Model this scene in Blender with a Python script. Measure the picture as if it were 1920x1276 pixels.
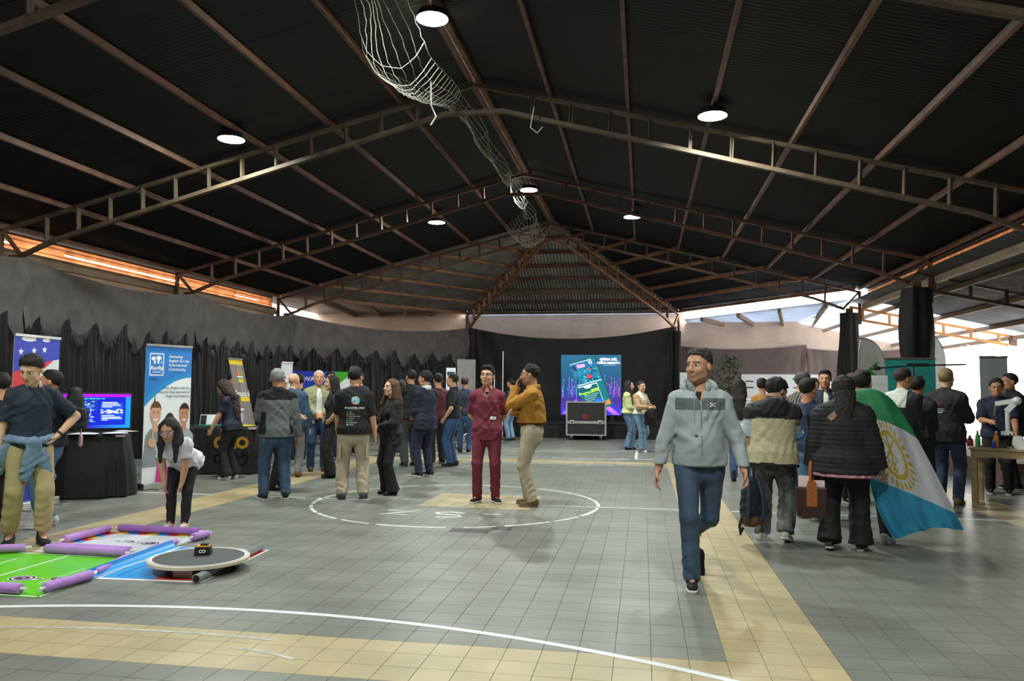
import bpy, bmesh, math, random
import numpy as np
from mathutils import Vector, Matrix
from mathutils.bvhtree import BVHTree

random.seed(7); np.random.seed(7)
for o in list(bpy.data.objects):
    bpy.data.objects.remove(o)
scene = bpy.context.scene
COL = scene.collection
PI = math.pi

# ------------------------------------------------------------------ camera
CAM_H = 1.46
cd = bpy.data.cameras.new('camera'); cam = bpy.data.objects.new('camera', cd); COL.objects.link(cam)
cd.sensor_width = 36.0; cd.lens = 1465.4 / 1920 * 36.0; cd.clip_start = 0.05; cd.clip_end = 300
yaw, pitch, roll = .16635, .06110, .0077
fw = Vector((-math.sin(yaw) * math.cos(pitch), math.cos(yaw) * math.cos(pitch), math.sin(pitch)))
rt = Vector((math.cos(yaw), math.sin(yaw), 0)); up = rt.cross(fw)
rt2 = math.cos(roll) * rt + math.sin(roll) * up; up2 = -math.sin(roll) * rt + math.cos(roll) * up
Mx = Matrix((rt2, up2, -fw)).transposed().to_4x4(); Mx.translation = Vector((0, 0, CAM_H))
cam.matrix_world = Mx
scene.camera = cam

# ------------------------------------------------------------------ world, exposure
w = bpy.data.worlds.new('World'); scene.world = w; w.use_nodes = True
bg = w.node_tree.nodes['Background']
bg.inputs[0].default_value = (1.0, 0.975, 0.94, 1); bg.inputs[1].default_value = 12.0
vs = scene.view_settings
scene.display_settings.display_device = 'sRGB'
vs.view_transform = 'Standard'; vs.look = 'None'; vs.exposure = 0.18; vs.gamma = 1.0; vs.use_curve_mapping = False
scene.cycles.max_bounces = 6; scene.cycles.diffuse_bounces = 3; scene.cycles.glossy_bounces = 3
scene.cycles.transmission_bounces = 4; scene.cycles.sample_clamp_indirect = 6.0
scene.cycles.caustics_reflective = False; scene.cycles.caustics_refractive = False
LAMP_W = 160.0          # watts of one high-bay lamp

# hall layout (metres): ridge along Y
XR = -2.53              # ridge
HS = 7.75               # half span to the truss feet
FR = [1.25, 6.35, 11.43, 16.49, 21.6]   # truss frames
YB = -7.0               # back wall
YA = 27.2               # far corners of the polygonal end
DXA = 3.57
def roof_z(dx): return 6.14 - .25 * abs(dx)     # purlin underside

# ------------------------------------------------------------------ materials
_M = {}
def mat(name, col=(.5, .5, .5), rough=.6, var=.12, scale=8., bump=0., bscale=40., metal=0., emit=0., trans=0., spec=.5, coat=0., aniso=None, tl=0., objrand=0., bdist=.004, pos=False):
    if name in _M: return _M[name]
    m = bpy.data.materials.new(name); m.use_nodes = True; nt = m.node_tree; N = nt.nodes; Lk = nt.links
    b = N['Principled BSDF']; out = N['Material Output']
    b.inputs['Roughness'].default_value = rough; b.inputs['Metallic'].default_value = metal
    b.inputs['Specular IOR Level'].default_value = spec
    tc = N.new('ShaderNodeTexCoord')
    mp = N.new('ShaderNodeMapping'); Lk.new(N.new('ShaderNodeNewGeometry').outputs['Position'] if pos else tc.outputs['Object'], mp.inputs[0])
    if aniso: mp.inputs['Scale'].default_value = aniso
    nz = N.new('ShaderNodeTexNoise'); nz.inputs['Scale'].default_value = scale; nz.inputs['Detail'].default_value = 4
    Lk.new(mp.outputs[0], nz.inputs['Vector'])
    rp = N.new('ShaderNodeValToRGB'); Lk.new(nz.outputs['Fac'], rp.inputs[0])
    c0 = [max(0, c * (1 - var)) for c in col]; c1 = [min(1, c * (1 + var)) for c in col]
    rp.color_ramp.elements[0].position = .3; rp.color_ramp.elements[1].position = .7
    rp.color_ramp.elements[0].color = (*c0, 1); rp.color_ramp.elements[1].color = (*c1, 1)
    last = rp.outputs[0]
    if objrand:
        oi = N.new('ShaderNodeObjectInfo'); gi = N.new('ShaderNodeNewGeometry')
        ad = N.new('ShaderNodeMath'); ad.operation = 'ADD'; Lk.new(oi.outputs['Random'], ad.inputs[0]); Lk.new(gi.outputs['Random Per Island'], ad.inputs[1])
        fr = N.new('ShaderNodeMath'); fr.operation = 'FRACT'; Lk.new(ad.outputs[0], fr.inputs[0])
        mr = N.new('ShaderNodeMapRange'); mr.inputs['To Min'].default_value = 1 - objrand; mr.inputs['To Max'].default_value = 1 + objrand
        Lk.new(fr.outputs[0], mr.inputs[0])
        vm = N.new('ShaderNodeVectorMath'); vm.operation = 'SCALE'; Lk.new(last, vm.inputs[0]); Lk.new(mr.outputs[0], vm.inputs['Scale']); last = vm.outputs[0]
    Lk.new(last, b.inputs['Base Color'])
    if emit:
        Lk.new(last, b.inputs['Emission Color']); b.inputs['Emission Strength'].default_value = emit
    if trans: b.inputs['Transmission Weight'].default_value = trans
    if coat: b.inputs['Coat Weight'].default_value = coat
    if bump:
        n2 = N.new('ShaderNodeTexNoise'); n2.inputs['Scale'].default_value = bscale; n2.inputs['Detail'].default_value = 3
        Lk.new(mp.outputs[0], n2.inputs['Vector'])
        bp = N.new('ShaderNodeBump'); bp.inputs['Strength'].default_value = bump; bp.inputs['Distance'].default_value = bdist
        Lk.new(n2.outputs['Fac'], bp.inputs['Height']); Lk.new(bp.outputs[0], b.inputs['Normal'])
    if tl:
        t = N.new('ShaderNodeBsdfTranslucent'); Lk.new(last, t.inputs[0])
        mx = N.new('ShaderNodeMixShader'); mx.inputs[0].default_value = tl
        Lk.new(b.outputs[0], mx.inputs[1]); Lk.new(t.outputs[0], mx.inputs[2]); Lk.new(mx.outputs[0], out.inputs[0])
    _M[name] = m
    return m
def hexc(h, k=1.0):
    r = [int(h[i:i + 2], 16) / 255 for i in (0, 2, 4)]
    return tuple((c / 12.92 if c <= .04045 else ((c + .055) / 1.055) ** 2.4) * k for c in r)
def flat(name, h, rough=.5, emit=0.):               # print colours
    return mat(name, hexc(h), rough, .03, 3., emit=emit)

# ------------------------------------------------------------------ mesh building
class MB:
    def __init__(s): s.v = []; s.f = []; s.m = []; s.cur = 0
    def add(s, vs, fs, m=None):
        n = len(s.v); s.v.extend([tuple(p) for p in vs]); s.f.extend([tuple(i + n for i in f) for f in fs])
        s.m.extend([s.cur if m is None else m] * len(fs)); return s
    def box(s, c, d, R=None, m=None, taper=1.0):
        h = [x / 2 for x in d]; P = []
        for z in (-1, 1):
            t = taper if z > 0 else 1
            for x, y in ((-1, -1), (1, -1), (1, 1), (-1, 1)): P.append(Vector((x * h[0] * t, y * h[1] * t, z * h[2])))
        if R is not None: P = [R @ p for p in P]
        c = Vector(c)
        return s.add([p + c for p in P], [(3, 2, 1, 0), (4, 5, 6, 7), (0, 1, 5, 4), (1, 2, 6, 5), (2, 3, 7, 6), (3, 0, 4, 7)], m)
    def bar(s, a, b, wd, ht, upv=(0, 0, 1), m=None):     # rectangular bar from a to b
        a, b = Vector(a), Vector(b); d = b - a; L = d.length
        if L < 1e-6: return s
        d.normalize(); u = Vector(upv); r = d.cross(u)
        if r.length < 1e-4: r = d.cross(Vector((1, 0, 0)))
        r.normalize(); u = r.cross(d)
        R = Matrix((r, d, u)).transposed()
        return s.box((a + b) / 2, (wd, L, ht), R, m)
    def tube(s, pts, r, n=8, m=None, cap=True):
        pts = [Vector(p) for p in pts]; rr = r if isinstance(r, (list, tuple)) else [r] * len(pts)
        V = []; prev = None
        for i, p in enumerate(pts):
            t = (pts[min(i + 1, len(pts) - 1)] - pts[max(i - 1, 0)]).normalized()
            if prev is None:
                a = Vector((0, 0, 1)) if abs(t.z) < .9 else Vector((1, 0, 0)); u = t.cross(a).normalized()
            else: u = (prev - t * prev.dot(t)); u = u.normalized() if u.length > 1e-6 else t.orthogonal().normalized()
            prev = u; v = t.cross(u)
            for k in range(n):
                a = 2 * PI * k / n; V.append(p + rr[i] * (math.cos(a) * u + math.sin(a) * v))
        F = []
        for i in range(len(pts) - 1):
            for k in range(n): F.append((i * n + k, i * n + (k + 1) % n, (i + 1) * n + (k + 1) % n, (i + 1) * n + k))
        if cap: F.append(tuple(range(n - 1, -1, -1))); F.append(tuple((len(pts) - 1) * n + k for k in range(n)))
        return s.add(V, F, m)
    def lathe(s, prof, c=(0, 0, 0), n=16, m=None, R=None, sx=1., sy=1., cap=True):
        V = []; c = Vector(c)
        for r, z in prof:
            for k in range(n):
                a = 2 * PI * k / n; p = Vector((r * math.cos(a) * sx, r * math.sin(a) * sy, z)); V.append((R @ p if R else p) + c)
        F = []
        for i in range(len(prof) - 1):
            for k in range(n): F.append((i * n + k, i * n + (k + 1) % n, (i + 1) * n + (k + 1) % n, (i + 1) * n + k))
        if cap: F.append(tuple(range(n - 1, -1, -1))); F.append(tuple((len(prof) - 1) * n + k for k in range(n)))
        return s.add(V, F, m)
    def prism(s, poly, z0, z1, m=None, fn=None):      # poly of (x, y) -> extruded in z; fn maps the point
        n = len(poly); V = [(x, y, z0) for x, y in poly] + [(x, y, z1) for x, y in poly]
        if fn: V = [fn(*p) for p in V]
        F = [tuple(range(n - 1, -1, -1)), tuple(range(n, 2 * n))] + [(i, (i + 1) % n, n + (i + 1) % n, n + i) for i in range(n)]
        return s.add(V, F, m)
    def grid(s, fn, nu, nv, m=None, mf=None, close_u=False):
        V = [fn(i / nu, j / nv) for j in range(nv + 1) for i in range(nu + 1)]; F = []; n0 = len(s.f)
        for j in range(nv):
            for i in range(nu):
                a = j * (nu + 1) + i; F.append((a, a + 1, a + nu + 2, a + nu + 1))
        s.add(V, F, m)
        if mf:
            q = 0
            for j in range(nv):
                for i in range(nu): s.m[n0 + q] = mf((i + .5) / nu, (j + .5) / nv); q += 1
        return s
    def mesh(s, name, mats, smooth=False):
        me = bpy.data.meshes.new(name); me.from_pydata(s.v, [], s.f)
        for m in (mats if isinstance(mats, (list, tuple)) else [mats]): me.materials.append(m)
        if len(me.materials) > 1: me.polygons.foreach_set('material_index', s.m)
        if smooth: me.polygons.foreach_set('use_smooth', [True] * len(me.polygons))
        me.update(); return me
    def build(s, name, mats, parent=None, smooth=False, loc=None, rot=None):
        return link(name, s.mesh(name, mats, smooth), parent, loc, rot)
def link(name, me, parent=None, loc=None, rot=None):
    o = bpy.data.objects.new(name, me); COL.objects.link(o)
    if parent is not None: o.parent = parent
    if loc is not None: o.location = loc
    if rot is not None: o.rotation_euler = rot
    return o
def tag(o, label=None, cat=None, group=None, kind=None):
    if label: o['label'] = label
    if cat: o['category'] = cat
    if group: o['group'] = group
    if kind: o['kind'] = kind
    return o
def thing(name, label, cat, loc=(0, 0, 0), rz=0., group=None, kind=None):
    o = bpy.data.objects.new(name, None); COL.objects.link(o); o.location = loc; o.rotation_euler = (0, 0, rz)
    o.empty_display_size = .1
    return tag(o, label, cat, group, kind)
def bevel(o, wd=.008, seg=2):
    md = o.modifiers.new('bevel', 'BEVEL'); md.width = wd; md.segments = seg; md.limit_method = 'ANGLE'; return o
def solid(o, t=.006):
    md = o.modifiers.new('solid', 'SOLIDIFY'); md.thickness = t; md.offset = 0; return o
_fc = [None]
def text_mesh(txt, size=.1, bold=0., align='CENTER', ext=0., shear=0., sx=1.0):
    c = bpy.data.curves.new('t', 'FONT'); c.body = txt; c.size = size; c.align_x = align; c.align_y = 'CENTER'
    c.offset = bold * size; c.extrude = ext; c.shear = shear; c.resolution_u = 2
    o = bpy.data.objects.new('t', c); COL.objects.link(o)
    dg = bpy.context.evaluated_depsgraph_get(); me = bpy.data.meshes.new_from_object(o.evaluated_get(dg))
    bpy.data.objects.remove(o); bpy.data.curves.remove(c)
    me.materials.clear()
    if sx != 1.0:
        for v in me.vertices: v.co.x *= sx
    return me
def print_text(name, txt, size, m, parent, loc, rot=(PI / 2, 0, 0), bold=0., align='CENTER', shear=0., sx=1.0):
    me = text_mesh(txt, size, bold, align, 0, shear, sx); me.materials.append(m); me.name = name
    return link(name, me, parent, loc, rot)

# shared materials
M_steel = mat('rusty brown steel', (.14, .07, .04), .65, .35, 5., bump=.3)
M_purlin = mat('red oxide purlin', (.145, .072, .042), .6, .35, 4., bump=.3)
M_olive = mat('olive brown steel', (.095, .066, .038), .65, .35, 5., bump=.3)  # darker olive tone for the nearer trusses and some beams
M_black = mat('black cloth', (.014, .0135, .0135), .75, .3, 5., bump=.5, bscale=220., spec=.4)
M_blk = mat('black plastic', (.012, .012, .013), .45, .1)
M_white = mat('white paint', (.75, .75, .73), .5, .04)
M_chrome = mat('brushed aluminium', (.6, .6, .58), .35, .1, metal=1.)
# ================================================================== STRUCTURE
# ---- floor: tiles of 20 cm
T = .2; X0 = .44; Y0t = 4.44
M_floor_grey = mat('grey floor tile', (.182, .188, .160), .40, .20, 1.3, bump=.35, bscale=30., objrand=.045, spec=.5, pos=True, aniso=(1, 2.2, 1))
M_floor_yel = mat('sand yellow floor tile', (.43, .345, .19), .40, .16, 2.0, bump=.35, bscale=30., objrand=.05, spec=.5, pos=True)
M_floor_dark = mat('charcoal floor tile', (.05, .053, .05), .45, .15, 3.5, bump=.35, bscale=30., objrand=.1)
M_joint = mat('dark joint', (.135, .138, .115), .8, .2)
M_conc = mat('concrete slab', (.19, .20, .185), .6, .15, 2.)
fl = MB(); fl.box((-1, 10.5, -.054), (26, 36, .1)).build('f', M_joint)
floor = bpy.data.objects['f']; floor.name = 'floor'; tag(floor, kind='structure')
EPS = 1e-4
def tile_kind(cx, cy):
    inx = lambda a, b: a - EPS < cx < b + EPS
    iny = lambda a, b: a - EPS < cy < b + EPS
    if inx(.44, 1.04) and iny(-3, 16.04): return 1
    if inx(-5.76, -5.16) and iny(-3, 16.04): return 1
    if inx(-5.76, 1.04) and (iny(3.84, 4.44) or iny(15.44, 16.04)): return 1
    if inx(-2.76, -1.36) and iny(9.44, 10.64): return 1
    if inx(4.04, 4.64) and iny(4.84, 22): return 1
    if (inx(-1.96, -1.56) and iny(7.84, 8.04)) or (inx(-1.56, -1.36) and iny(8.04, 8.24)): return 2
    h = math.sin(cx * 127.1 + cy * 311.7) * 43758.5453; h -= math.floor(h)
    return 0
def tile_shape(b, cx, cy, m):
    g = .0009; e = .0019; h = T / 2
    V = [(cx + sx * (h - g), cy + sy * (h - g), -.006) for sx, sy in ((-1, -1), (1, -1), (1, 1), (-1, 1))] + \
        [(cx + sx * (h - e), cy + sy * (h - e), 0) for sx, sy in ((-1, -1), (1, -1), (1, 1), (-1, 1))]
    b.add(V, [(4, 5, 6, 7), (0, 1, 5, 4), (1, 2, 6, 5), (2, 3, 7, 6), (3, 0, 4, 7)], m)
tms = []
for mm in (M_floor_grey, M_floor_yel, M_floor_dark):
    b = MB(); tile_shape(b, 0, 0, 0); tms.append(b.mesh('tile', mm))
fld = MB(); cand = []
fx, fy = fw.x, fw.y
for i in range(-44, 28):
    for j in range(-14, 92):
        cx = X0 + (i + .5) * T; cy = Y0t + (j + .5) * T; k = tile_kind(cx, cy)
        d = Vector((cx, cy, -CAM_H)); z = d.dot(fw)
        px = 960 + 1465.4 * d.dot(rt2) / z if z > .1 else 1e9; py = 638 - 1465.4 * d.dot(up2) / z if z > .1 else 1e9
        seen = -20 < px < 1940 and py < 1300
        cand.append((z if seen else 1e6, cx, cy, k))
cand.sort()
for n, (z, cx, cy, k) in enumerate(cand):
    if n < 300: link('tile', tms[k], floor, (cx, cy, 0))
    else: tile_shape(fld, cx, cy, k)
tf = fld.build('tile_field', [M_floor_grey, M_floor_yel, M_floor_dark], floor); tf['kind'] = 'stuff'
b = MB()      # plain slab round the tiled court
xa, xb, ya, yb = X0 - 44 * T, X0 + 28 * T, Y0t - 14 * T, Y0t + 92 * T
for c, d in (((xa / 2 - 7, 10.5), (14 + xa, 35.8)), ((xb / 2 + 6, 10.5), (12 - xb, 35.8)), (((xa + xb) / 2, (yb + 28.4) / 2), (xb - xa, 28.4 - yb)), (((xa + xb) / 2, (ya - 7.4) / 2), (xb - xa, ya + 7.4))):
    b.box((c[0], c[1], -.004), (d[0], d[1], .008))
b.build('slab', M_conc, floor)
# outside ground
tag(MB().box((0, 10, -.35), (160, 160, .3)).build('ground', mat('pale outside ground', (.45, .43, .38), .8, .1, 1.)), kind='structure')

# ---- painted court lines
M_line = mat('worn white court paint', (.62, .66, .62), .5, .25, 9.)
M_tape = mat('white court tape', (.72, .76, .76), .45, .08, 9.)
M_faint = mat('faded court paint', (.42, .43, .38), .55, .3, 9.)
def ribbon(name, pts, wd, m=M_line, z=.0012, parent=floor):
    b = MB(); P = [Vector((p[0], p[1], 0)) for p in pts]; V = []
    for i, p in enumerate(P):
        t = (P[min(i + 1, len(P) - 1)] - P[max(i - 1, 0)]).normalized(); n = Vector((-t.y, t.x, 0)) * wd / 2
        V += [(p.x + n.x, p.y + n.y, z), (p.x - n.x, p.y - n.y, z)]
    b.add(V, [(2 * i, 2 * i + 1, 2 * i + 3, 2 * i + 2) for i in range(len(P) - 1)])
    return b.build(name, m, parent)
def arc(cx, cy, r, a0, a1, n=40): return [(cx + r * math.cos(math.radians(a0 + (a1 - a0) * i / n)), cy + r * math.sin(math.radians(a0 + (a1 - a0) * i / n))) for i in range(n + 1)]
ribbon('court_line', arc(-2.45, -1.42, 6.28, 52, 128, 90), .05, M_tape)
for a0, a1 in ((20, 62), (64, 118), (121, 150), (152, 196), (199, 206), (208, 219), (221, 236), (239, 252), (255, 280), (286, 297), (300, 318), (320, 334), (336, 352), (353, 379)):
    ribbon('court_line', arc(-2.355, 9.84, 1.8, a0, a1, 24), .042 if a0 % 3 else .055)
for x0_, x1_ in ((-9.5, -5.76), (-5.16, -4.4), (-4.25, -3.5), (-1.25, .44), (1.04, 4.2)):
    ribbon('court_line', [(x0_, 9.83), (x1_, 9.83)], .04)
ribbon('court_line', [(-7.2, 15.25), (.44, 15.25)], .045)
for x0_, x1_, y in ((-6.5, -2.2, 16.55), (-1.9, .2, 16.6), (-2.4, -1.2, 18.6)):
    ribbon('court_line', [(x0_, y), (x1_, y)], .05)
ribbon('court_line', arc(-2.4, 21.8, 3.6, 205, 318, 40), .045); ribbon('court_line', arc(-2.4, 22.4, 6.2, 236, 296, 40), .045)
ribbon('court_line', [(-.15, 16.55), (-.15, 18.9)], .06); ribbon('court_line', [(-4.55, 16.55), (-4.55, 21)], .06)
ribbon('court_line', [(-4.55, 18.9), (-2.9, 18.9)], .05)
# the painted characters near the centre circle
def stroke(pts, wd=.055): ribbon('court_lettering', pts, wd, M_line)
stroke([(-3.0, 9.05), (-2.62, 9.12), (-3.02, 8.72), (-2.7, 8.78)])
stroke([(-2.05, 9.0), (-2.22, 9.07), (-2.4, 9.0), (-2.33, 8.9), (-2.1, 8.87), (-2.05, 8.76), (-2.2, 8.68), (-2.32, 8.7)])
stroke([(-1.84, 9.0), (-1.62, 9.02)], .035); stroke([(-1.84, 8.72), (-1.8, 8.725)], .03)
ribbon('court_line', arc(-2.7, -1.2, 5.55, 84, 108, 20), .03, M_faint)
ribbon('court_line', arc(-2.3, 3.2, .95, 62, 88, 10), .03, M_faint)

# ---- walls
def brick_mat(name, c, sc=1.0):
    m = mat(name, c, .9, .12, 1.2, bump=.8, bscale=6., bdist=.02); nt = m.node_tree; N = nt.nodes; Lk = nt.links
    br = N.new('ShaderNodeTexBrick'); br.inputs['Scale'].default_value = 1; br.inputs['Brick Width'].default_value = .27; br.inputs['Row Height'].default_value = .075
    br.inputs['Mortar Size'].default_value = .012; br.inputs['Mortar Smooth'].default_value = .4
    tc = N.new('ShaderNodeTexCoord'); mp = N.new('ShaderNodeMapping'); mp.inputs['Rotation'].default_value = (PI / 2, 0, 0)
    Lk.new(tc.outputs['Object'], mp.inputs[0]); Lk.new(mp.outputs[0], br.inputs['Vector'])
    bp = N.new('ShaderNodeBump'); bp.inputs['Strength'].default_value = .5; bp.inputs['Distance'].default_value = .012; bp.invert = True
    Lk.new(br.outputs['Fac'], bp.inputs['Height'])
    for l in list(nt.links):
        if l.to_socket.name == 'Normal' and l.to_node.type == 'BSDF_PRINCIPLED': Lk.new(l.from_socket, bp.inputs['Normal'])
    Lk.new(bp.outputs[0], N['Principled BSDF'].inputs['Normal'])
    return m
M_brick = brick_mat('limewashed pink brick', (.70, .53, .41))
M_plaster = mat('grey plaster', (.42, .37, .33), .9, .15, 1.5, bump=.3)
def wall(name, b, m): return tag(b.build(name, m), kind='structure')
YE = 28.5; XW = 9.3; XWL = -10.9
wall('wall_back', MB().box((-9.9, YE + .12, 2.2), (6.6, .24, 4.4)).box((-2.5, YE + .12, 2.11), (8.2, .24, 4.22)).box((5.9, YE + .12, 1.95), (8.6, .24, 3.9)), M_brick)
wall('wall_left', MB().box((XWL - .12, 7.3, 1.83), (.24, 29, 3.66)).box((-13.0, 25, 2.15), (.24, 7, 4.3)).box((-12, 21.5, 1.83), (2.2, .2, 3.66)), M_plaster)
wall('wall_front', MB().box((-1, YB - .12, 3.1), (21, .24, 6.2)), M_plaster)
# outer wall of the open side aisle: low parapet near, wide opening far
wall('wall_right', MB().box((XW + .1, 5.5, 1.5), (.2, 25, 3.0)).box((XW + .1, 23.2, 2.9), (.2, 10.6, .16)), M_plaster)

# ---- roof
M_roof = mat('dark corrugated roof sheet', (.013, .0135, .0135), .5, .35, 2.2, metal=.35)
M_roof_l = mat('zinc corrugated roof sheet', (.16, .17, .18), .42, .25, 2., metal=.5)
M_clear = mat('translucent white roof sheet', (.50, .56, .66), .5, .12, 2., tl=.34)
ceiling = thing('ceiling', None, None, kind='structure')
PITCH = .0765
def sheet_mesh(width, length, pitch=PITCH, amp=.011, m=M_roof, seg=8):
    b = MB(); n = int(round(width / pitch)) * seg
    V = []
    for j in range(2):
        for i in range(n + 1):
            y = width * i / n; V.append((j * length, y, amp * math.sin(2 * PI * y / pitch)))
    b.add(V, [(i, i + 1, n + 2 + i, n + 1 + i) for i in range(n)])
    return b.mesh('roof_sheet', m, True)
slope = math.atan(.25); SL = 8.75 / math.cos(slope)
sw = PITCH * 13; sm = sheet_mesh(sw + PITCH, SL)
ny = int((FR[4] - YB) / sw) + 1
for i in range(ny):
    y = FR[4] - (i + 1) * sw
    for s in (1, -1):
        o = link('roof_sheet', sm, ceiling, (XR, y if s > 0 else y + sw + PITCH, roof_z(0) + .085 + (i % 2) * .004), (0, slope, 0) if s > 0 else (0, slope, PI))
# polygonal end facets
APX = Vector((XR, FR[4], roof_z(0) + .09)); EV = 8.35
zE = roof_z(8.12) + .085
def cornr(s): return Vector((XR + s * DXA * 1.06, FR[4] + (YA - FR[4]) * 1.06, zE))
EL, ER = Vector((XR - 8.2, FR[4], zE)), Vector((XR + 8.2, FR[4], zE)); CL, CR = cornr(-1), cornr(1)
def facet(name, A, B, pitch, m, amp=.016):
    e = (B - A); L = e.length; e.normalize(); nrm = e.cross(APX - A).normalized(); nrm = nrm if nrm.z > 0 else -nrm
    d = (APX - A) - e * (APX - A).dot(e); Hh = d.length; d.normalize(); sp = (APX - A).dot(e)
    n = int(L / pitch) * 6; V = []
    for i in range(n + 1):
        s = L * i / n; h = Hh * (s / sp if s < sp else (L - s) / (L - sp)) if 0 < sp < L else 0
        off = nrm * amp * math.sin(2 * PI * s / pitch)
        V += [A + e * s + off - d * .12, A + e * s + d * max(h, .001) + off]
    return MB().add(V, [(2 * i, 2 * i + 2, 2 * i + 3, 2 * i + 1) for i in range(n)]).build(name, m, ceiling, True)
# slope of frame 3 eave seen by the side facets: apex projects beyond the eave end, so clip by triangles
def facet_tri(name, A, B, pitch, m, amp=.016):
    e = (B - A); L = e.length; e.normalize(); nrm = e.cross(APX - A).normalized(); nrm = nrm if nrm.z > 0 else -nrm
    d = (APX - A) - e * (APX - A).dot(e); d.normalize()
    # 2-D coordinates (s along eave, t up the slope)
    P = [(0, 0), (L, 0), ((APX - A).dot(e), (APX - A).dot(d))]
    smin, smax = min(p[0] for p in P), max(p[0] for p in P); n = int((smax - smin) / pitch) * 6; V = []; F = []
    for i in range(n + 1):
        s = smin + (smax - smin) * i / n; hits = []
        for k in range(3):
            (s0, t0), (s1, t1) = P[k], P[(k + 1) % 3]
            if abs(s1 - s0) > 1e-6 and min(s0, s1) - 1e-9 <= s <= max(s0, s1) + 1e-9: hits.append(t0 + (t1 - t0) * (s - s0) / (s1 - s0))
        lo, hi = (min(hits), max(hits)) if hits else (0, 0)
        off = nrm * amp * math.sin(2 * PI * s / pitch)
        V += [A + e * s + d * (lo - (.12 if lo < .01 else 0)) + off, A + e * s + d * max(hi, lo + .001) + off]
    return MB().add(V, [(2 * i, 2 * i + 2, 2 * i + 3, 2 * i + 1) for i in range(n)]).build(name, m, ceiling, True)
M_apse = mat('brightened zinc sheet', (.34, .32, .30), .6, .3, 2.)  # paler than the main roof: light on the far end put into the colour
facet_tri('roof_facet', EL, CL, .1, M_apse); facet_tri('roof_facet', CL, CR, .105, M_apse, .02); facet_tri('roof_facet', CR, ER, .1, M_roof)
for s_ in (-1, 1):
    c_ = CL if s_ < 0 else CR
    MB().bar(APX + Vector((0, 0, .06)), c_ + Vector((0, 0, .05)), .55, .02).build('leak_cover', M_roof, ceiling)  # unseen strips added over the roof joints to stop light leaking in
    MB().bar((XR + s_ * .1, FR[4] + .02, roof_z(0) + .16), (XR + s_ * 8.4, FR[4] + .02, roof_z(8.3) + .13), .5, .02).build('leak_cover', M_roof, ceiling)
MB().box((XR, (CL.y + YE) / 2, zE - .02), (DXA * 2 + .9, YE - CL.y + .5, .02)).build('lean_to_sheet', M_clear, ceiling)  # strip added to close the sky gap, translucent so daylight reaches the brick
M_hip = mat('brightened orange brown steel', (.30, .14, .065), .6, .3, 5.)  # orange brown steel, its colour raised to carry the light on the hips
# purlins
def purlin(a, b, m=M_purlin, wd=.05, ht=.085):
    o = MB().bar(a, b, wd, ht).build('purlin', m, ceiling); return o
for k in range(-7, 8):
    dx = k * 1.16; z = roof_z(dx) + .03
    for j in range(len(FR)):
        ya_ = FR[j - 1] if j else YB
        if k == 0: MB().bar((XR - .06, ya_, z), (XR - .06, FR[j], z), .06, .1).bar((XR + .06, ya_, z), (XR + .06, FR[j], z), .06, .1).build('ridge_beam', M_purlin, ceiling)
        else: purlin((XR + dx, ya_, z), (XR + dx, FR[j], z))
def hip(s, f, dz=0.): # point on a hip line: f=0 apex, 1 eave corner
    c = CL if s < 0 else CR; p = APX.lerp(c, f); return Vector((p.x, p.y, p.z + dz))
for k in range(1, 8):
    f = k / 7.15; dz = -.09
    for s in (-1, 1):
        a = Vector((XR + s * 8.2 * f, FR[4], roof_z(8.2 * f) + .03)); purlin(a, hip(s, f, dz), M_hip, .05, .09)
    purlin(hip(-1, f, dz), hip(1, f, dz), M_steel, .06, .1)
MB().bar(hip(-1, .57, -.5), hip(1, .57, -.5), .1, .14).build('tie_beam', M_olive, ceiling)

# ---- trusses
def truss(label, org, rz, half, olive=False, one_sided=False, dz=0.):
    r = thing('roof_truss', label, 'truss', org, rz); ms = M_olive if olive else (M_hip if one_sided else M_steel)
    f = half / HS
    lo = lambda dx: (5.65 if dx < .45 else 5.65 - .268 * (dx - .45) if dx < 7 else 3.894 - .39 * (dx - 7)) + dz
    hi = lambda dx: 6.08 - .25 * dx + dz
    for s in ((1,) if one_sided else (1, -1)):
        g = lambda dx, z, y=0: (s * dx * f, y, z)
        MB().bar(g(.0, hi(0)), g(8.15, hi(8.15)), .07, .055).build('upper_chord', ms, r)
        b = MB(); P = [0, .45, 7, 7.75]
        for a, c in zip(P, P[1:]): b.bar(g(a, lo(a)), g(c, lo(c)), .085, .06)
        b.build('lower_chord', ms, r)
        for k in range(0 if (s < 0) else (1 if not one_sided else 1), 14):
            dx = .29 + .58 * k
            if dx > 7.7: break
            b = MB()
            b.bar(g(dx, lo(dx), -.022), g(dx + .02, hi(dx + .02), -.022), .05, .012, (1, 0, 0)).bar(g(dx, lo(dx), .022), g(dx + .02, hi(dx + .02), .022), .05, .012, (1, 0, 0))
            b.bar(g(dx + .025, lo(dx), 0), g(dx + .045, hi(dx + .02), 0), .04, .01, (0, 1, 0))
            b.build('web_post', ms, r)
        MB().bar(g(7.72, lo(7.72)), g(8.12, hi(8.12)), .06, .05).build('knee_strut', ms, r)
        MB().bar(g(8.13, hi(8.13) + .03), g(8.13, 3.2), .07, .07).build('eave_post', ms, r)
    return r
names = ['steel lattice roof truss directly above the viewer', 'near steel lattice truss cut by the top corners of the picture',
         'steel lattice truss nearest the three big lamps, spanning the whole picture', 'middle steel lattice truss behind the first fully seen one', 'far steel lattice truss where the ridge ends above the polygonal end']
for y, nm, ol in zip(FR, names, (1, 1, 1, 0, 0)): truss(nm, (XR, y, 0), 0, HS, ol)
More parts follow.
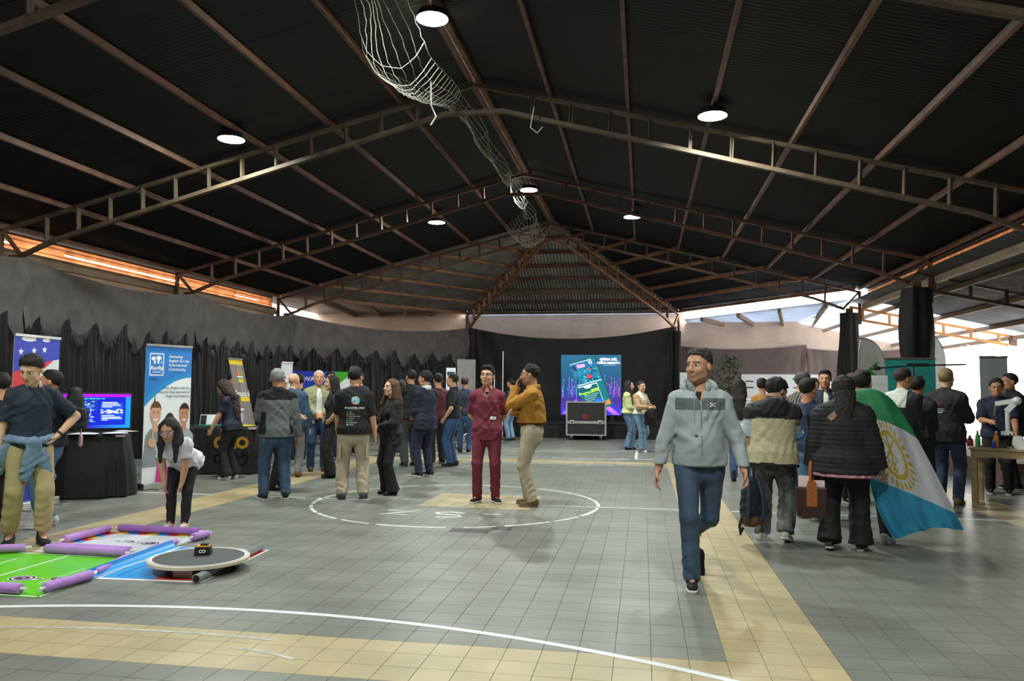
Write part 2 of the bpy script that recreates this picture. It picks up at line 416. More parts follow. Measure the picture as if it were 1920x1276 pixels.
for s, nm in ((-1, 'hip truss descending from ridge end to the post beside the draped far wall, left one'), (1, 'ladder-like orange hip truss descending towards the bright clerestory')):
    c = Vector((XR + s * DXA, YA, 0)); d = c - Vector((XR, FR[4], 0)); truss(nm, (XR, FR[4], 0), math.atan2(d.y, d.x), d.length, one_sided=True)
# ---- columns
def column(x, y, top=3.62): return tag(MB().bar((x, y, 0), (x, y, top), .16, .1, (0, 1, 0)).build('column', M_steel), kind='structure')
for y in FR:
    column(XR - HS - .1, y)
    column(XR + HS + .12, y)
for s in (-1, 1): column(XR + s * (DXA + .02), YA + .12)

# ---- eave strips of translucent orange panels (left) / pinkish on the aisle side
M_tile = mat('orange translucent eave tile', (.82, .50, .31), .5, .2, 4., tl=.7)
M_beam = mat('weathered timber beam', (.30, .21, .14), .7, .25, 4., bump=.3, aniso=(8, .6, 8))
trimn = [0]
def trim(b, m, smooth=False):
    trimn[0] += 1; return tag(b.build('trim_%d' % trimn[0], m, None, smooth), kind='structure')
def eave_strip(s, ya_, yb_, gaps):
    xo = XR + s * 8.35
    def row(z0, z1, y0, y1, bulge=.035):
        b = MB(); b.grid(lambda u, v: (xo + s * (-bulge * math.sin(PI * v)), y0 + (y1 - y0) * u, z0 + (z1 - z0) * v), 2, 5)
        return solid(b.build('eave_panel', M_tile, er, True), .01)
    er = thing('trim_eave', None, None, kind='structure')
    trimn[0] += 1; er.name = 'trim_%d' % trimn[0]
    y = ya_
    while y < yb_ - .05:
        y2 = min(y + 1.26, yb_)
        row(3.935, 4.07, y, y2 - .006); row(3.79, 3.93 if not any(a < (y + y2) / 2 < c for a, c in gaps) else 3.905, y, y2 - .006)
        y = y2
    trim(MB().bar((xo - s * .02, ya_, 4.085), (xo - s * .02, yb_, 4.085), .04, .03).bar((xo - s * .03, ya_, 3.865), (xo - s * .03, yb_, 3.865), .012, .012).bar((xo - s * .03, ya_, 4.0), (xo - s * .03, yb_, 4.0), .012, .012).bar((xo - s * .1, ya_, 3.76), (xo - s * .1, yb_, 3.76), .1, .05), M_steel)
    trim(MB().bar((xo - s * .12, ya_, 3.66), (xo - s * .12, yb_, 3.66), .1, .13), M_beam)
eave_strip(-1, YB, FR[4], ((13, 16.4), (11, 12.1), (20, 21)))
eave_strip(1, YB, FR[4], ())

# ---- side aisle roof and its beams (right)
zA = lambda x: 3.72 - .235 * (x - 5.3)
def aisle_sheet(y0, y1, x0, x1, m, z0=None):
    b = MB(); n = max(2, int((x1 - x0) / .7)); pit = PITCH; seg = 6; ns = max(6, int((y1 - y0) / pit) * seg); V = []
    for i in range(ns + 1):
        y = y0 + (y1 - y0) * i / ns; o = .011 * math.sin(2 * PI * y / pit); V += [(x0, y, zA(x0) + .1 + o), (x1, y, zA(x1) + .1 + o)]
    return b.add(V, [(2 * i, 2 * i + 1, 2 * i + 3, 2 * i + 2) for i in range(ns)]).build('roof_sheet', m, ceiling, True)
yy = YB
while yy < 28.4:
    y2 = min(yy + 1.07, 28.5); far = yy > 20.3
    aisle_sheet(yy, y2, 5.35, 9.7, M_clear if far else M_roof_l); yy = y2
for x in (6.2, 7.3, 8.4, 9.25): purlin((x, YB, zA(x) + .04), (x, 28.5, zA(x) + .04), M_beam, .06, .1)
# flat strip roofs between the polygonal end and the brick wall
for s in (1, -1):
    xo = XR + s * 7.95
    poly = [(xo, FR[4]), (XR + s * (DXA + .35), YA + .15), (XR + s * (DXA + .5), YE), (xo + s * 2.0, YE), (xo + s * 2.0, FR[4])] if s < 0 else [(xo, FR[4]), (XR + s * (DXA + .35), YA + .15), (XR + s * (DXA + .5), YE), (xo, YE)]
    zq = 3.86 if s > 0 else 4.28; b = MB(); b.prism(poly, zq, zq + .008); b.build('lean_to_sheet', M_clear if s > 0 else M_roof_l, ceiling)
    for f in (.12, .37, .62, .87):
        a = Vector((xo, FR[4] + .1, zq - .06)).lerp(Vector((XR + s * (DXA + .35), YA, zq - .06)), f); q = Vector((a.x + s * .9, YE, zq - .08)); purlin(a, q, M_beam, .09, .14)
def lattice(name, label, a, b_, m, dpt=.32, n=7):
    a, b_ = Vector(a), Vector(b_); r = thing('lattice_beam', label, 'beam', (a.x, a.y, 0)); A = Vector((0, 0, a.z)); B = b_ - Vector((a.x, a.y, 0))
    MB().bar(A, B, .06, .06).build('upper_chord', m, r); dz = Vector((0, 0, -dpt))
    MB().bar(A + dz, B + dz * .75, .06, .06).build('lower_chord', m, r)
    for k in range(n):
        f = (k + .5) / n; p = A.lerp(B, f); q = (A + dz).lerp(B + dz * .75, f); MB().bar(p, q, .07, .05).build('web_post', m, r)
    return r
M_orange = mat('orange painted steel', (.55, .23, .05), .55, .2, 5.)
lattice('l', 'orange lattice beam carrying the bright translucent aisle roof', (5.35, 21.6, 3.66), (9.25, 21.6, 2.86), M_orange, .3, 6)
lattice('l', 'brown lattice beam from wrapped post to the picture edge', (5.35, 16.49, 3.8), (9.25, 16.49, 2.9), M_olive, .3, 6)
lattice('l', 'brown lattice beam of the side aisle outside the picture', (5.35, 11.43, 3.8), (9.25, 11.43, 2.9), M_olive, .3, 6)
for y in (11.43, 16.49, 21.6): column(XW - .05, y, 2.95)

# ---- lamps
def lamp(label, x, y, z, tilt=0.):
    r = thing('high_bay_lamp', label, 'lamp', (x, y, z)); r.rotation_euler = (0, tilt, 0)
    MB().lathe([(.06, .1), (.17, .08), (.185, .02), (.2, 0), (.2, -.008)], n=24).build('housing', M_blk, r, True)
    MB().lathe([(.19, -.004), (.192, -.014), (.12, -.03), (.0, -.036)], n=24).build('lens', mat('lit lamp lens', (1, 1, .96), .4, 0, emit=40.), r, True)
    MB().tube([(0, 0, .08), (0, 0, .26)], .012).build('hanger', M_chrome, r)
    ld = bpy.data.lights.new('lamp_light', 'AREA'); ld.shape = 'DISK'; ld.size = .3; ld.energy = LAMP_W; ld.color = (.93, 1.0, .93)
    lo = bpy.data.objects.new('lamp_light', ld); COL.objects.link(lo); lo.parent = r; lo.location = (0, 0, -.05)
    return r
for lb, x, y, z in (('bright round lamp hanging from the ridge beside the net', XR + .02, 8.93, 5.93), ('round lamp near the first truss, over the banner tables', -6.05, 10.6, 5.14),
                    ('round lamp under the dark roof slope on the open-aisle side, before the first truss', .93, 10.6, 5.14), ('small lamp on the ridge where the net hangs lowest', XR, 17.2, 5.93),
                    ('small tilted lamp behind the middle truss, over the crowd', -4.8, 17.7, 5.36), ('small glowing lamp on a purlin high above the screen', -.23, 17.7, 5.36),
                    ('ridge lamp behind the viewer', XR, 1.2, 5.93), ('lamp behind the viewer on the banner side', -6.05, 3.2, 5.14), ('lamp behind the viewer on the aisle side', .93, 3.2, 5.14)):
    lamp(lb, x, y, z, .0)

# raised plinth at the back of the aisle
tag(MB().box((7.4, 17.0, .17), (3.6, 7.0, .34)).box((7.2, 13.3, .08), (3.2, .5, .16)).build('floor_plinth', mat('red brown step', (.16, .09, .08), .7, .2, 3.)), kind='structure')
# ================================================================== FIGURES: bodies and clothes as smooth distance fields, meshed by surface nets
def _axis(lo, hi, h, fine=None):
    if fine is None: return np.arange(lo, hi + h, h)
    a, b, hf = fine; a = max(a, lo); b = min(b, hi)
    parts = []
    if a > lo: parts.append(np.linspace(lo, a, max(2, int((a - lo) / h) + 1))[:-1])
    parts.append(np.linspace(a, b, max(2, int((b - a) / hf) + 1)))
    if b < hi: parts.append(np.linspace(b, hi, max(2, int((hi - b) / h) + 1))[1:])
    return np.concatenate(parts)
class Field:
    def __init__(s, lo, hi, h, fine=None):
        s.ax = [_axis(lo[i], hi[i], h, None if fine is None else (fine[0][i], fine[1][i], fine[2])) for i in range(3)]
        s.F = np.full([len(a) for a in s.ax], .3, np.float32)
    def _sub(s, lo, hi):
        sl = []
        for i in range(3):
            a = max(0, np.searchsorted(s.ax[i], lo[i]) - 1); b = min(len(s.ax[i]), np.searchsorted(s.ax[i], hi[i]) + 1)
            if b - a < 1: return None
            sl.append(slice(a, b))
        X = s.ax[0][sl[0]][:, None, None].astype(np.float32); Y = s.ax[1][sl[1]][None, :, None].astype(np.float32); Z = s.ax[2][sl[2]][None, None, :].astype(np.float32)
        return tuple(sl), X, Y, Z
    def _join(s, sl, d, k, op):
        A = s.F[sl]
        if op == 'u':
            if k <= 0: s.F[sl] = np.minimum(A, d)
            else:
                h = np.clip(.5 + .5 * (d - A) / k, 0, 1); s.F[sl] = d * (1 - h) + A * h - k * h * (1 - h)
        else:   # subtract d
            h = np.clip(.5 - .5 * (A + d) / max(k, 1e-6), 0, 1); s.F[sl] = A * (1 - h) - d * h + k * h * (1 - h)
    def loft(s, p0, p1, ts, a, b=None, u=(1, 0, 0), k=.02, flat=(0, 0), op='u'):
        p0 = np.array(p0, float); p1 = np.array(p1, float); ax = p1 - p0; L = np.linalg.norm(ax); ax = ax / L
        b = a if b is None else b
        u = np.array(u, float); u = u - ax * u.dot(ax); n = np.linalg.norm(u)
        if n < 1e-4:
            u = np.array((0, 1., 0)); u = u - ax * u.dot(ax); n = np.linalg.norm(u)
        u /= n; v = np.cross(ax, u)
        m = max(max(a), max(b)) + .07
        r = s._sub(np.minimum(p0, p1) - m, np.maximum(p0, p1) + m)
        if r is None: return s
        sl, X, Y, Z = r; X = X - p0[0]; Y = Y - p0[1]; Z = Z - p0[2]
        t = (X * ax[0] + Y * ax[1] + Z * ax[2]); x = X * u[0] + Y * u[1] + Z * u[2]; y = X * v[0] + Y * v[1] + Z * v[2]
        tc = np.clip(t, 0, L); ov = t - tc
        A = np.interp(tc / L, ts, a).astype(np.float32); B = np.interp(tc / L, ts, b).astype(np.float32); mn = np.minimum(A, B)
        e2 = (x / A) ** 2 + (y / B) ** 2
        d = (np.sqrt(e2 + (ov / mn) ** 2) - 1) * mn
        if flat[0] or flat[1]:
            ds = (np.sqrt(e2) - 1) * mn; df = np.maximum(ds, np.abs(ov))
            if flat[0]: d = np.where(t < 0, df, d)
            if flat[1]: d = np.where(t > L, df, d)
        s._join(sl, d, k, op); return s
    def ell(s, c, r, R=None, k=.02, op='u'):
        c = np.array(c, float); m = max(r) + .06
        q = s._sub(c - m, c + m)
        if q is None: return s
        sl, X, Y, Z = q; X = X - c[0]; Y = Y - c[1]; Z = Z - c[2]
        if R is not None: X, Y, Z = (X * R[0, 0] + Y * R[1, 0] + Z * R[2, 0], X * R[0, 1] + Y * R[1, 1] + Z * R[2, 1], X * R[0, 2] + Y * R[1, 2] + Z * R[2, 2])
        k0 = np.sqrt((X / r[0]) ** 2 + (Y / r[1]) ** 2 + (Z / r[2]) ** 2); k1 = np.sqrt((X / r[0] ** 2) ** 2 + (Y / r[1] ** 2) ** 2 + (Z / r[2] ** 2) ** 2)
        d = k0 * (k0 - 1) / np.maximum(k1, 1e-6)
        s._join(sl, d, k, op); return s
    def keep(s, n, c):      # keep the half space n.p < n.c
        n = np.array(n, float); n /= np.linalg.norm(n); X = s.ax[0][:, None, None]; Y = s.ax[1][None, :, None]; Z = s.ax[2][None, None, :]
        s.F = np.maximum(s.F, ((X - c[0]) * n[0] + (Y - c[1]) * n[1] + (Z - c[2]) * n[2]).astype(np.float32)); return s
    def noise(s, fn):
        s.F = s.F + fn(s.ax[0][:, None, None].astype(np.float32), s.ax[1][None, :, None].astype(np.float32), s.ax[2][None, None, :].astype(np.float32)); return s
    def mesh(s):
        F = s.F.copy(); F[0] = F[-1] = .1; F[:, 0] = F[:, -1] = .1; F[:, :, 0] = F[:, :, -1] = .1
        S = F < 0; nx, ny, nz = F.shape
        c = [S[i:nx - 1 + i, j:ny - 1 + j, k:nz - 1 + k] for i in (0, 1) for j in (0, 1) for k in (0, 1)]
        cnt = sum(x.astype(np.int8) for x in c); act = (cnt > 0) & (cnt < 8)
        I, J, K = np.nonzero(act); idx = -np.ones(act.shape, np.int64); idx[I, J, K] = np.arange(len(I))
        val = np.stack([F[I + i, J + j, K + k] for i in (0, 1) for j in (0, 1) for k in (0, 1)], 1)
        off = np.array([(i, j, k) for i in (0, 1) for j in (0, 1) for k in (0, 1)], float)
        acc = np.zeros((len(I), 3)); n = np.zeros(len(I))
        for a in range(8):
            for b in range(a + 1, 8):
                if abs(off[a] - off[b]).sum() != 1: continue
                va, vb = val[:, a], val[:, b]; ch = (va < 0) != (vb < 0)
                t = np.where(ch, va / np.where(ch, va - vb, 1), 0)
                acc += np.where(ch[:, None], off[a] + t[:, None] * (off[b] - off[a]), 0); n += ch
        fr = acc / n[:, None]
        V = np.stack([s.ax[d][q] + fr[:, d] * (s.ax[d][q + 1] - s.ax[d][q]) for d, q in enumerate((I, J, K))], 1)
        Q = []
        e = S[:-1, 1:-1, 1:-1] != S[1:, 1:-1, 1:-1]; i, j, k = np.nonzero(e); fl_ = S[i, j + 1, k + 1]
        q = np.stack([idx[i, j, k], idx[i, j + 1, k], idx[i, j + 1, k + 1], idx[i, j, k + 1]], 1); q[~fl_] = q[~fl_][:, ::-1]; Q.append(q)
        e = S[1:-1, :-1, 1:-1] != S[1:-1, 1:, 1:-1]; i, j, k = np.nonzero(e); fl_ = S[i + 1, j, k + 1]
        q = np.stack([idx[i, j, k], idx[i, j, k + 1], idx[i + 1, j, k + 1], idx[i + 1, j, k]], 1); q[~fl_] = q[~fl_][:, ::-1]; Q.append(q)
        e = S[1:-1, 1:-1, :-1] != S[1:-1, 1:-1, 1:]; i, j, k = np.nonzero(e); fl_ = S[i + 1, j + 1, k]
        q = np.stack([idx[i, j, k], idx[i + 1, j, k], idx[i + 1, j + 1, k], idx[i, j + 1, k]], 1); q[~fl_] = q[~fl_][:, ::-1]; Q.append(q)
        return V, np.concatenate(Q)
def np_mesh(name, V, Q, mats, mi=None, col=None):
    me = bpy.data.meshes.new(name); me.vertices.add(len(V)); me.vertices.foreach_set('co', V.astype(np.float32).ravel())
    me.loops.add(Q.size); me.loops.foreach_set('vertex_index', Q.astype(np.int32).ravel())
    me.polygons.add(len(Q)); me.polygons.foreach_set('loop_start', np.arange(0, Q.size, 4, dtype=np.int32))
    me.polygons.foreach_set('use_smooth', np.ones(len(Q), bool))
    for m in (mats if isinstance(mats, (list, tuple)) else [mats]): me.materials.append(m)
    if mi is not None: me.polygons.foreach_set('material_index', mi.astype(np.int32))
    if col is not None:
        at = me.color_attributes.new('tone', 'FLOAT_COLOR', 'POINT'); at.data.foreach_set('color', col.astype(np.float32).ravel())
    me.update(); me.validate(); return me
_SK = {}
def skin_mat(col):
    key = tuple(round(c, 3) for c in col)
    if key in _SK: return _SK[key]
    m = mat('skin %d' % len(_SK), col, .6, .08, 25., bump=.15, bscale=120., bdist=.002); nt = m.node_tree; N = nt.nodes; b = N['Principled BSDF']
    l = [x for x in nt.links if x.to_socket == b.inputs['Base Color']][0]; src = l.from_socket
    at = N.new('ShaderNodeVertexColor'); at.layer_name = 'tone'
    mx = N.new('ShaderNodeMix'); mx.data_type = 'RGBA'; mx.blend_type = 'MULTIPLY'; mx.inputs[0].default_value = 1
    nt.links.new(src, mx.inputs[6]); nt.links.new(at.outputs[0], mx.inputs[7]); nt.links.new(mx.outputs[2], b.inputs['Base Color'])
    b.inputs['Subsurface Weight'].default_value = .0
    _SK[key] = m; return m
_CM = {}
def cloth(h, rough=.8, kind='weave', var=.12):
    key = (h, kind, var)
    if key in _CM: return _CM[key]
    n = 'cloth %s %s' % (h, kind); c = hexc(h)
    if kind == 'denim':
        m = mat(n, c, .8, .4, 6., bump=.4, bscale=160., aniso=(1.5, 1.5, .5))
    elif kind == 'fleece': m = mat(n, c, .95, .18, 90., bump=.9, bscale=140., bdist=.006)
    elif kind == 'acid': m = mat(n, c, .85, .75, 9., bump=.5, bscale=90., aniso=(1.6, 1.6, .35))
    else: m = mat(n, c, rough, var, 9., bump=.35, bscale=220.)
    _CM[key] = m; return m
def stripes_mat(name, c0, c1, period, duty=.5, axis='Z', bump=0.):
    if name in _M: return _M[name]
    m = bpy.data.materials.new(name); m.use_nodes = True; nt = m.node_tree; N = nt.nodes; b = N['Principled BSDF']; b.inputs['Roughness'].default_value = .75
    tc = N.new('ShaderNodeTexCoord'); sp = N.new('ShaderNodeSeparateXYZ'); nt.links.new(tc.outputs['Object'], sp.inputs[0])
    d = N.new('ShaderNodeMath'); d.operation = 'DIVIDE'; nt.links.new(sp.outputs[axis], d.inputs[0]); d.inputs[1].default_value = period
    f = N.new('ShaderNodeMath'); f.operation = 'FRACT'; nt.links.new(d.outputs[0], f.inputs[0])
    r = N.new('ShaderNodeValToRGB'); r.color_ramp.interpolation = 'CONSTANT'; nt.links.new(f.outputs[0], r.inputs[0])
    r.color_ramp.elements[0].color = (*c0, 1); r.color_ramp.elements[1].position = duty; r.color_ramp.elements[1].color = (*c1, 1)
    nt.links.new(r.outputs[0], b.inputs['Base Color']); _M[name] = m; return m
def rotz(a): c, s_ = math.cos(a), math.sin(a); return np.array([[c, -s_, 0], [s_, c, 0], [0, 0, 1]])
def rotx(a): c, s_ = math.cos(a), math.sin(a); return np.array([[1, 0, 0], [0, c, -s_], [0, s_, c]])
def roty(a): c, s_ = math.cos(a), math.sin(a); return np.array([[c, 0, s_], [0, 1, 0], [-s_, 0, c]])
def ik(a, t, l1, l2, pole):
    a = np.array(a, float); t = np.array(t, float); d = t - a; D = np.linalg.norm(d); mx = (l1 + l2) * .999
    if D > mx: t = a + d / D * mx; D = mx; d = t - a
    d = d / D; x = (l1 * l1 - l2 * l2 + D * D) / (2 * D); h = math.sqrt(max(l1 * l1 - x * x, 0))
    p = np.array(pole, float); p = p - d * p.dot(d); p /= max(np.linalg.norm(p), 1e-6)
    return a + d * x + p * h, t
POSE = {  # wrist target for the right arm (x to the right, y forward), pole of the elbow; mirrored for the left
    'down': ((.265, .03, .84), (.35, -1, 0)), 'swing_f': ((.27, .2, .9), (.3, -1, 0)), 'swing_b': ((.28, -.16, .87), (.4, -1, 0)),
    'clasp': ((.035, .235, 1.0), (.8, -1, -.2)), 'back': ((.06, -.2, .93), (1, -.2, 0)), 'hip': ((.215, .07, 1.0), (1, -.35, 0)),
    'pocket': ((.20, .1, .90), (.7, -1, 0)), 'hold': ((.10, .33, 1.12), (.6, -.8, -.6)), 'chin': ((.03, .19, 1.46), (.35, .55, -1)),
    'cross': ((-.11, .21, 1.17), (.8, .2, -.6)), 'belly': ((.0, .2, 1.04), (.9, -.5, -.2)), 'reach': ((.2, .5, 1.2), (.5, -.3, -1)), 'low': ((.2, .28, .88), (.5, -1, 0)),
    'knee': ((.10, .2, .60), (1, -.2, .2))}
_shoe = {}
def shoe_meshes(kind, far_=False):
    key = (kind, far_)
    if key in _shoe: return _shoe[key]
    h_ = .014 if far_ else .0105
    f = Field((-.07, -.11, -.01), (.07, .21, .16 if kind != 'boot' else .22), h_)
    f.loft((0, -.045, .045), (0, .14, .03), (0, .3, .7, 1), (.036, .038, .042, .034), (.042, .038, .03, .026), u=(1, 0, 0), k=.02)
    f.loft((0, -.03, .06), (0, -.03, .098 if kind != 'boot' else .2), (0, 1), (.040, .037), (.05, .044), k=.03, flat=(0, 1))
    f.keep((0, 0, -1), (0, 0, .016)); V, Q = f.mesh(); up_ = (V, Q)
    g = Field((-.07, -.12, -.02), (.07, .22, .06), h_)
    g.loft((0, -.045, .012), (0, .14, .012), (0, .3, .7, 1), (.042, .041, .047, .038), (.03, .03, .03, .03), k=.01)
    g.keep((0, 0, -1), (0, 0, 0)); g.keep((0, 0, 1), (0, 0, .026 if kind != 'flat' else .014)); _shoe[key] = (up_, g.mesh()); return _shoe[key]
_eye = [None]
def eye_mesh():
    if _eye[0] is None:
        b = MB(); R = Matrix.Rotation(-PI / 2, 3, 'X')
        b.lathe([(.0125 * math.sin(a), .0125 * math.cos(a)) for a in np.linspace(.62, PI - .02, 7)], n=12, m=0, R=R)
        b.lathe([(.0126 * math.sin(a), .0126 * math.cos(a)) for a in np.linspace(.02, .62, 4)], n=12, m=1, R=R)
        _eye[0] = b.mesh('eye', [mat('eye white', (.7, .68, .64), .25, .02), mat('dark iris', (.025, .014, .008), .15, .1)], True)
    return _eye[0]
PEOPLE = []
def wrinkle(amp, zlo=None, zhi=None, seed=0., wl=.09, tilt=.6):
    def fn(X, Y, Z):
        q = X * 7.3 + Y * 9.1 + seed
        g1 = .5 + .5 * np.sin(X * 15 + Z * 12 + seed * 3 + 1.5 * np.sin(Y * 13 + Z * 5)); g2 = .5 + .5 * np.sin(Z * 17 - X * 19 + Y * 11 + seed)
        a = np.sin((Z * .8 + tilt * .8 * X + .7 * Y) * 2 * PI / wl + 2.2 * np.sin(q * 1.7 + Z * 7.) + seed) * g1 + np.sin((Z * .5 - X * 1.1 - Y * .8) * 2 * PI / (wl * 1.25) + 2.4 * np.sin(Z * 9 + seed)) * g2 + .35 * np.sin(Z * 2 * PI / (wl * .55) + 4 * np.sin(X * 12 + seed)) * g1 * g2
        w_ = 1.0
        if zlo is not None: w_ = np.clip((zhi - Z) / max(zhi - zlo, 1e-3), .12, 1)
        return (amp * w_ * a).astype(np.float32)
    return fn
def person(label, pos, face, H=1.72, top=None, bottom=None, shoes=None, hair=None, skin='c98f6b', wd=1., fem=False, arms=('down', 'down'), legs=None,
           lean=0., side=0., head=(0, 0), res=.014, stubble=0., belly=0., glasses=None, eyes=True, extra=None, group=None, mask=None, child=False, sink=0.):
    far_ = res >= .0134; bres = res * 1.3 if far_ else res * 1.12; res = res * 1.12 if far_ else res
    s = H / 1.75; root = thing('person', label, 'person', (pos[0], pos[1], 0), math.radians(face), group)
    hs = (.5 + .5 * s) * (1.06 if child else 1.) * 1.10
    w = wd * (.5 + .5 * s)
    J = lambda x, y, z: np.array((x * w, y * w, z * s))
    PEL = J(0, 0, .93); PEL = PEL + np.array((0, -sink, 0))
    Rt = rotx(-math.radians(lean)) @ roty(math.radians(side))
    Tq = lambda x, y, z: PEL + Rt @ (J(x, y, z) - J(0, 0, .93))
    ux = Rt @ np.array((1, 0, 0))
    sh = .170 if not fem else .148
    # legs
    legs = legs or ((.105, .0, 0, 0), (-.105, .02, 0, 0))     # x, y, toe-out degrees, heel lift
    LEG = []
    for sd, (lx, ly, toe, lift) in zip((1, -1), legs):
        hip_ = PEL + J(sd * .088, 0, -.02); ank = np.array((lx * w, ly * s, (.085 + lift) * s))
        kn, ank = ik(hip_, ank, .425 * s, .425 * s, (sd * .12 + .0, 1, 0)); LEG.append((hip_, kn, ank, toe, lift, sd))
    ARM = []
    for sd, p in zip((1, -1), arms):
        if isinstance(p, str): wt, pole = POSE[p]; wt = (wt[0] * sd, wt[1], wt[2]); pole = (pole[0] * sd, pole[1], pole[2])
        else: wt, pole = p
        S_ = Tq(sd * sh, -.01, 1.362); tgt = J(*wt)
        if isinstance(p, str) and lean and p not in ('knee', 'down'): tgt = Tq(*wt)
        e, wr = ik(S_, tgt, .285 * s, .25 * s, pole); ARM.append((S_, e, wr, sd))
    # head frame
    hy, hp = head; NB = Tq(0, -.005, 1.455); Rh = Rt if lean < 25 else rotx(-math.radians(lean * .55))
    Rh = Rh @ rotz(math.radians(hy)) @ rotx(math.radians(hp))
    HC = NB + (Rt if lean < 25 else rotx(-math.radians(lean * .8))) @ np.array((0, .018 * s, .03 * s)) + Rh @ np.array((0, .012, .128)) * hs
    hl = lambda x, y, z: HC + Rh @ (np.array((x, y, z)) * hs)
    hr = lambda *r: tuple(q * hs for q in r)
    allp = np.array([HC, PEL] + [q for L in LEG for q in L[:3]] + [q for A in ARM for q in A[:3]])
    lo = allp.min(0) - .27; hi = allp.max(0) + .27; lo[2] = -.02
    # ---------------- body
    fineb = (HC - np.array((.1, .115, .14)), HC + np.array((.1, .125, .14)), .0125 if far_ else (.008 if res < .0112 else .0095))
    B = Field(lo, hi, bres, fineb)
    mz = np.array((.86, .95, 1.05, 1.2, 1.31, 1.385, 1.45)); tz = (mz - .86) / .59
    Wm = np.array((.158, .158, .140, .152, .160, .138, .075)) if not fem else np.array((.168, .172, .128, .134, .142, .122, .07))
    Dm = np.array((.105, .112, .10 + belly, .108 + belly * .6, .112, .092, .062)) if not fem else np.array((.108, .112, .09, .104, .104, .082, .055))
    B.loft(Tq(0, 0, .86), Tq(0, 0, 1.45), tz, Wm * w, Dm * w, u=ux, k=.03)
    for hip_, kn, ank, toe, lift, sd in LEG:
        B.loft(hip_, kn, (0, .5, 1), (.082 * w, .068 * w, .05 * w), k=.03); B.loft(kn, ank, (0, .35, 1), (.05 * w, .053 * w, .035 * w), k=.02)
        B.loft(ank, ank + rotz(-math.radians(toe * sd)) @ np.array((0, .1, -.052)) * s, (0, 1), (.026, .02), k=.01)
    HAND = []
    for S_, e, wr, sd in ARM:
        B.loft(S_, e, (0, .4, 1), (.048 * w, .044 * w, .037 * w), k=.02); B.loft(e, wr, (0, .3, 1), (.04 * w, .041 * w, .027 * w), k=.02)
        ad = (wr - e) / np.linalg.norm(wr - e); q = .88 * s + .12
        # palm normal towards the body's inside
        pn = np.array((-sd, .15, 0.)); 
        if ad[2] > -.5: pn = np.array((-sd * .45, -.6, -.5)) if ad[2] < .5 else np.array((-sd * .2, -1, 0))
        pn = pn - ad * pn.dot(ad); pn /= np.linalg.norm(pn); sw_ = np.cross(ad, pn)   # across the palm
        if sw_[1] < 0: sw_ = -sw_
        pc = wr + ad * .05 * q; kf = .006
        B.loft(wr, wr + ad * .085 * q, (0, .4, 1), (.024 * q, .034 * q, .038 * q), (.018 * q, .015 * q, .013 * q), u=sw_, k=.012)
        curl = .75
        for fi, (ofs, ln, r_) in enumerate(((.029, .068, .0088), (.010, .076, .0092), (-.010, .071, .0088), (-.028, .055, .0078))):
            a0 = wr + (ad * .083 + sw_ * ofs) * q; c1 = ad * math.cos(.35) + pn * math.sin(.35); a1 = a0 + c1 * ln * .55 * q
            c2 = ad * math.cos(.35 + curl) + pn * math.sin(.35 + curl); a2 = a1 + c2 * ln * .55 * q
            B.loft(a0, a1, (0, 1), (r_ * q, r_ * q * .95), k=kf); B.loft(a1, a2, (0, 1), (r_ * q * .95, r_ * q * .8), k=kf)
        t0 = wr + (ad * .025 + sw_ * .024) * q; t1 = t0 + (ad * .75 + sw_ * .6 + pn * .35) * .04 * q; t2 = t1 + (ad * .9 + sw_ * .1 + pn * .45) * .033 * q
        B.loft(t0, t1, (0, 1), (.0125 * q, .011 * q), k=.012); B.loft(t1, t2, (0, 1), (.011 * q, .008 * q), k=kf)
        HAND.append(dict(wrist=wr, ad=ad, pn=pn, sw=sw_, grip=wr + (ad * .085 + pn * .03) * q))
    for sd in (1, -1): B.loft(Tq(sd * .03, -.015, 1.425), Tq(sd * sh * .92, -.012, 1.362), (0, 1), (.036 * w, .042 * w), k=.02)
    # neck and head
    nk = (.052 if not fem else .043) * (.6 + .4 * w) * (1.12 if belly else 1.)
    B.loft(Tq(0, -.012, 1.42), hl(0, -.02, -.05), (0, .5, 1), (nk * 1.15, nk, nk * .98), k=.03)
    fw_ = .95 if fem else 1.02
    B.ell(hl(0, -.012, .03), hr(.0745, .094, .083), Rh, .01); B.ell(hl(0, .02, -.04), hr(.058 * fw_, .068, .076), Rh, .03)
    B.ell(hl(0, .066, -.098), hr(.024 * fw_, .022, .018), Rh, .03)
    B.ell(hl(0, .073, .026), hr(.05, .018, .013), Rh, .02)
    for sd in (1, -1):
        B.ell(hl(sd * .036, .06, -.03), hr(.022, .02, .022), Rh, .02); B.ell(hl(sd * .041, .02, -.075), hr(.017 * fw_, .03, .022), Rh, .03)
        B.ell(hl(sd * .0305, .1, .006), hr(.017, .016, .0115), Rh, .012, op='s')
        B.ell(hl(sd * .078, -.012, -.012), hr(.0105, .02, .031), Rh, .008)
    B.loft(hl(0, .09, .012), hl(0, .108, -.03), (0, 1), (.0085 * hs, .0125 * hs), u=Rh @ np.array((1, 0, 0)), k=.012)
    for sd in (1, -1): B.ell(hl(sd * .011, .097, -.034), hr(.008, .009, .0075), Rh, .008)
    B.ell(hl(0, .089, -.061), hr(.024, .01, .0065), Rh, .01); B.ell(hl(0, .087, -.073), hr(.02, .01, .0065), Rh, .008)
    V, Q = B.mesh(); P = (V - HC) @ Rh / hs
    col = np.ones((len(V), 4)); ax_, ay, az = np.abs(P[:, 0]), P[:, 1], P[:, 2]
    lips = (ay > .078) & (az < -.054) & (az > -.079) & (ax_ < .024 - np.abs(az + .066) * .6); col[lips, :3] = (.86, .64, .60)
    brow = (ay > .06) & (az > .020) & (az < .028) & (ax_ > .012) & (ax_ < .048); hc = hexc(hair['col'] if hair and hair.get('col') else '20150f')
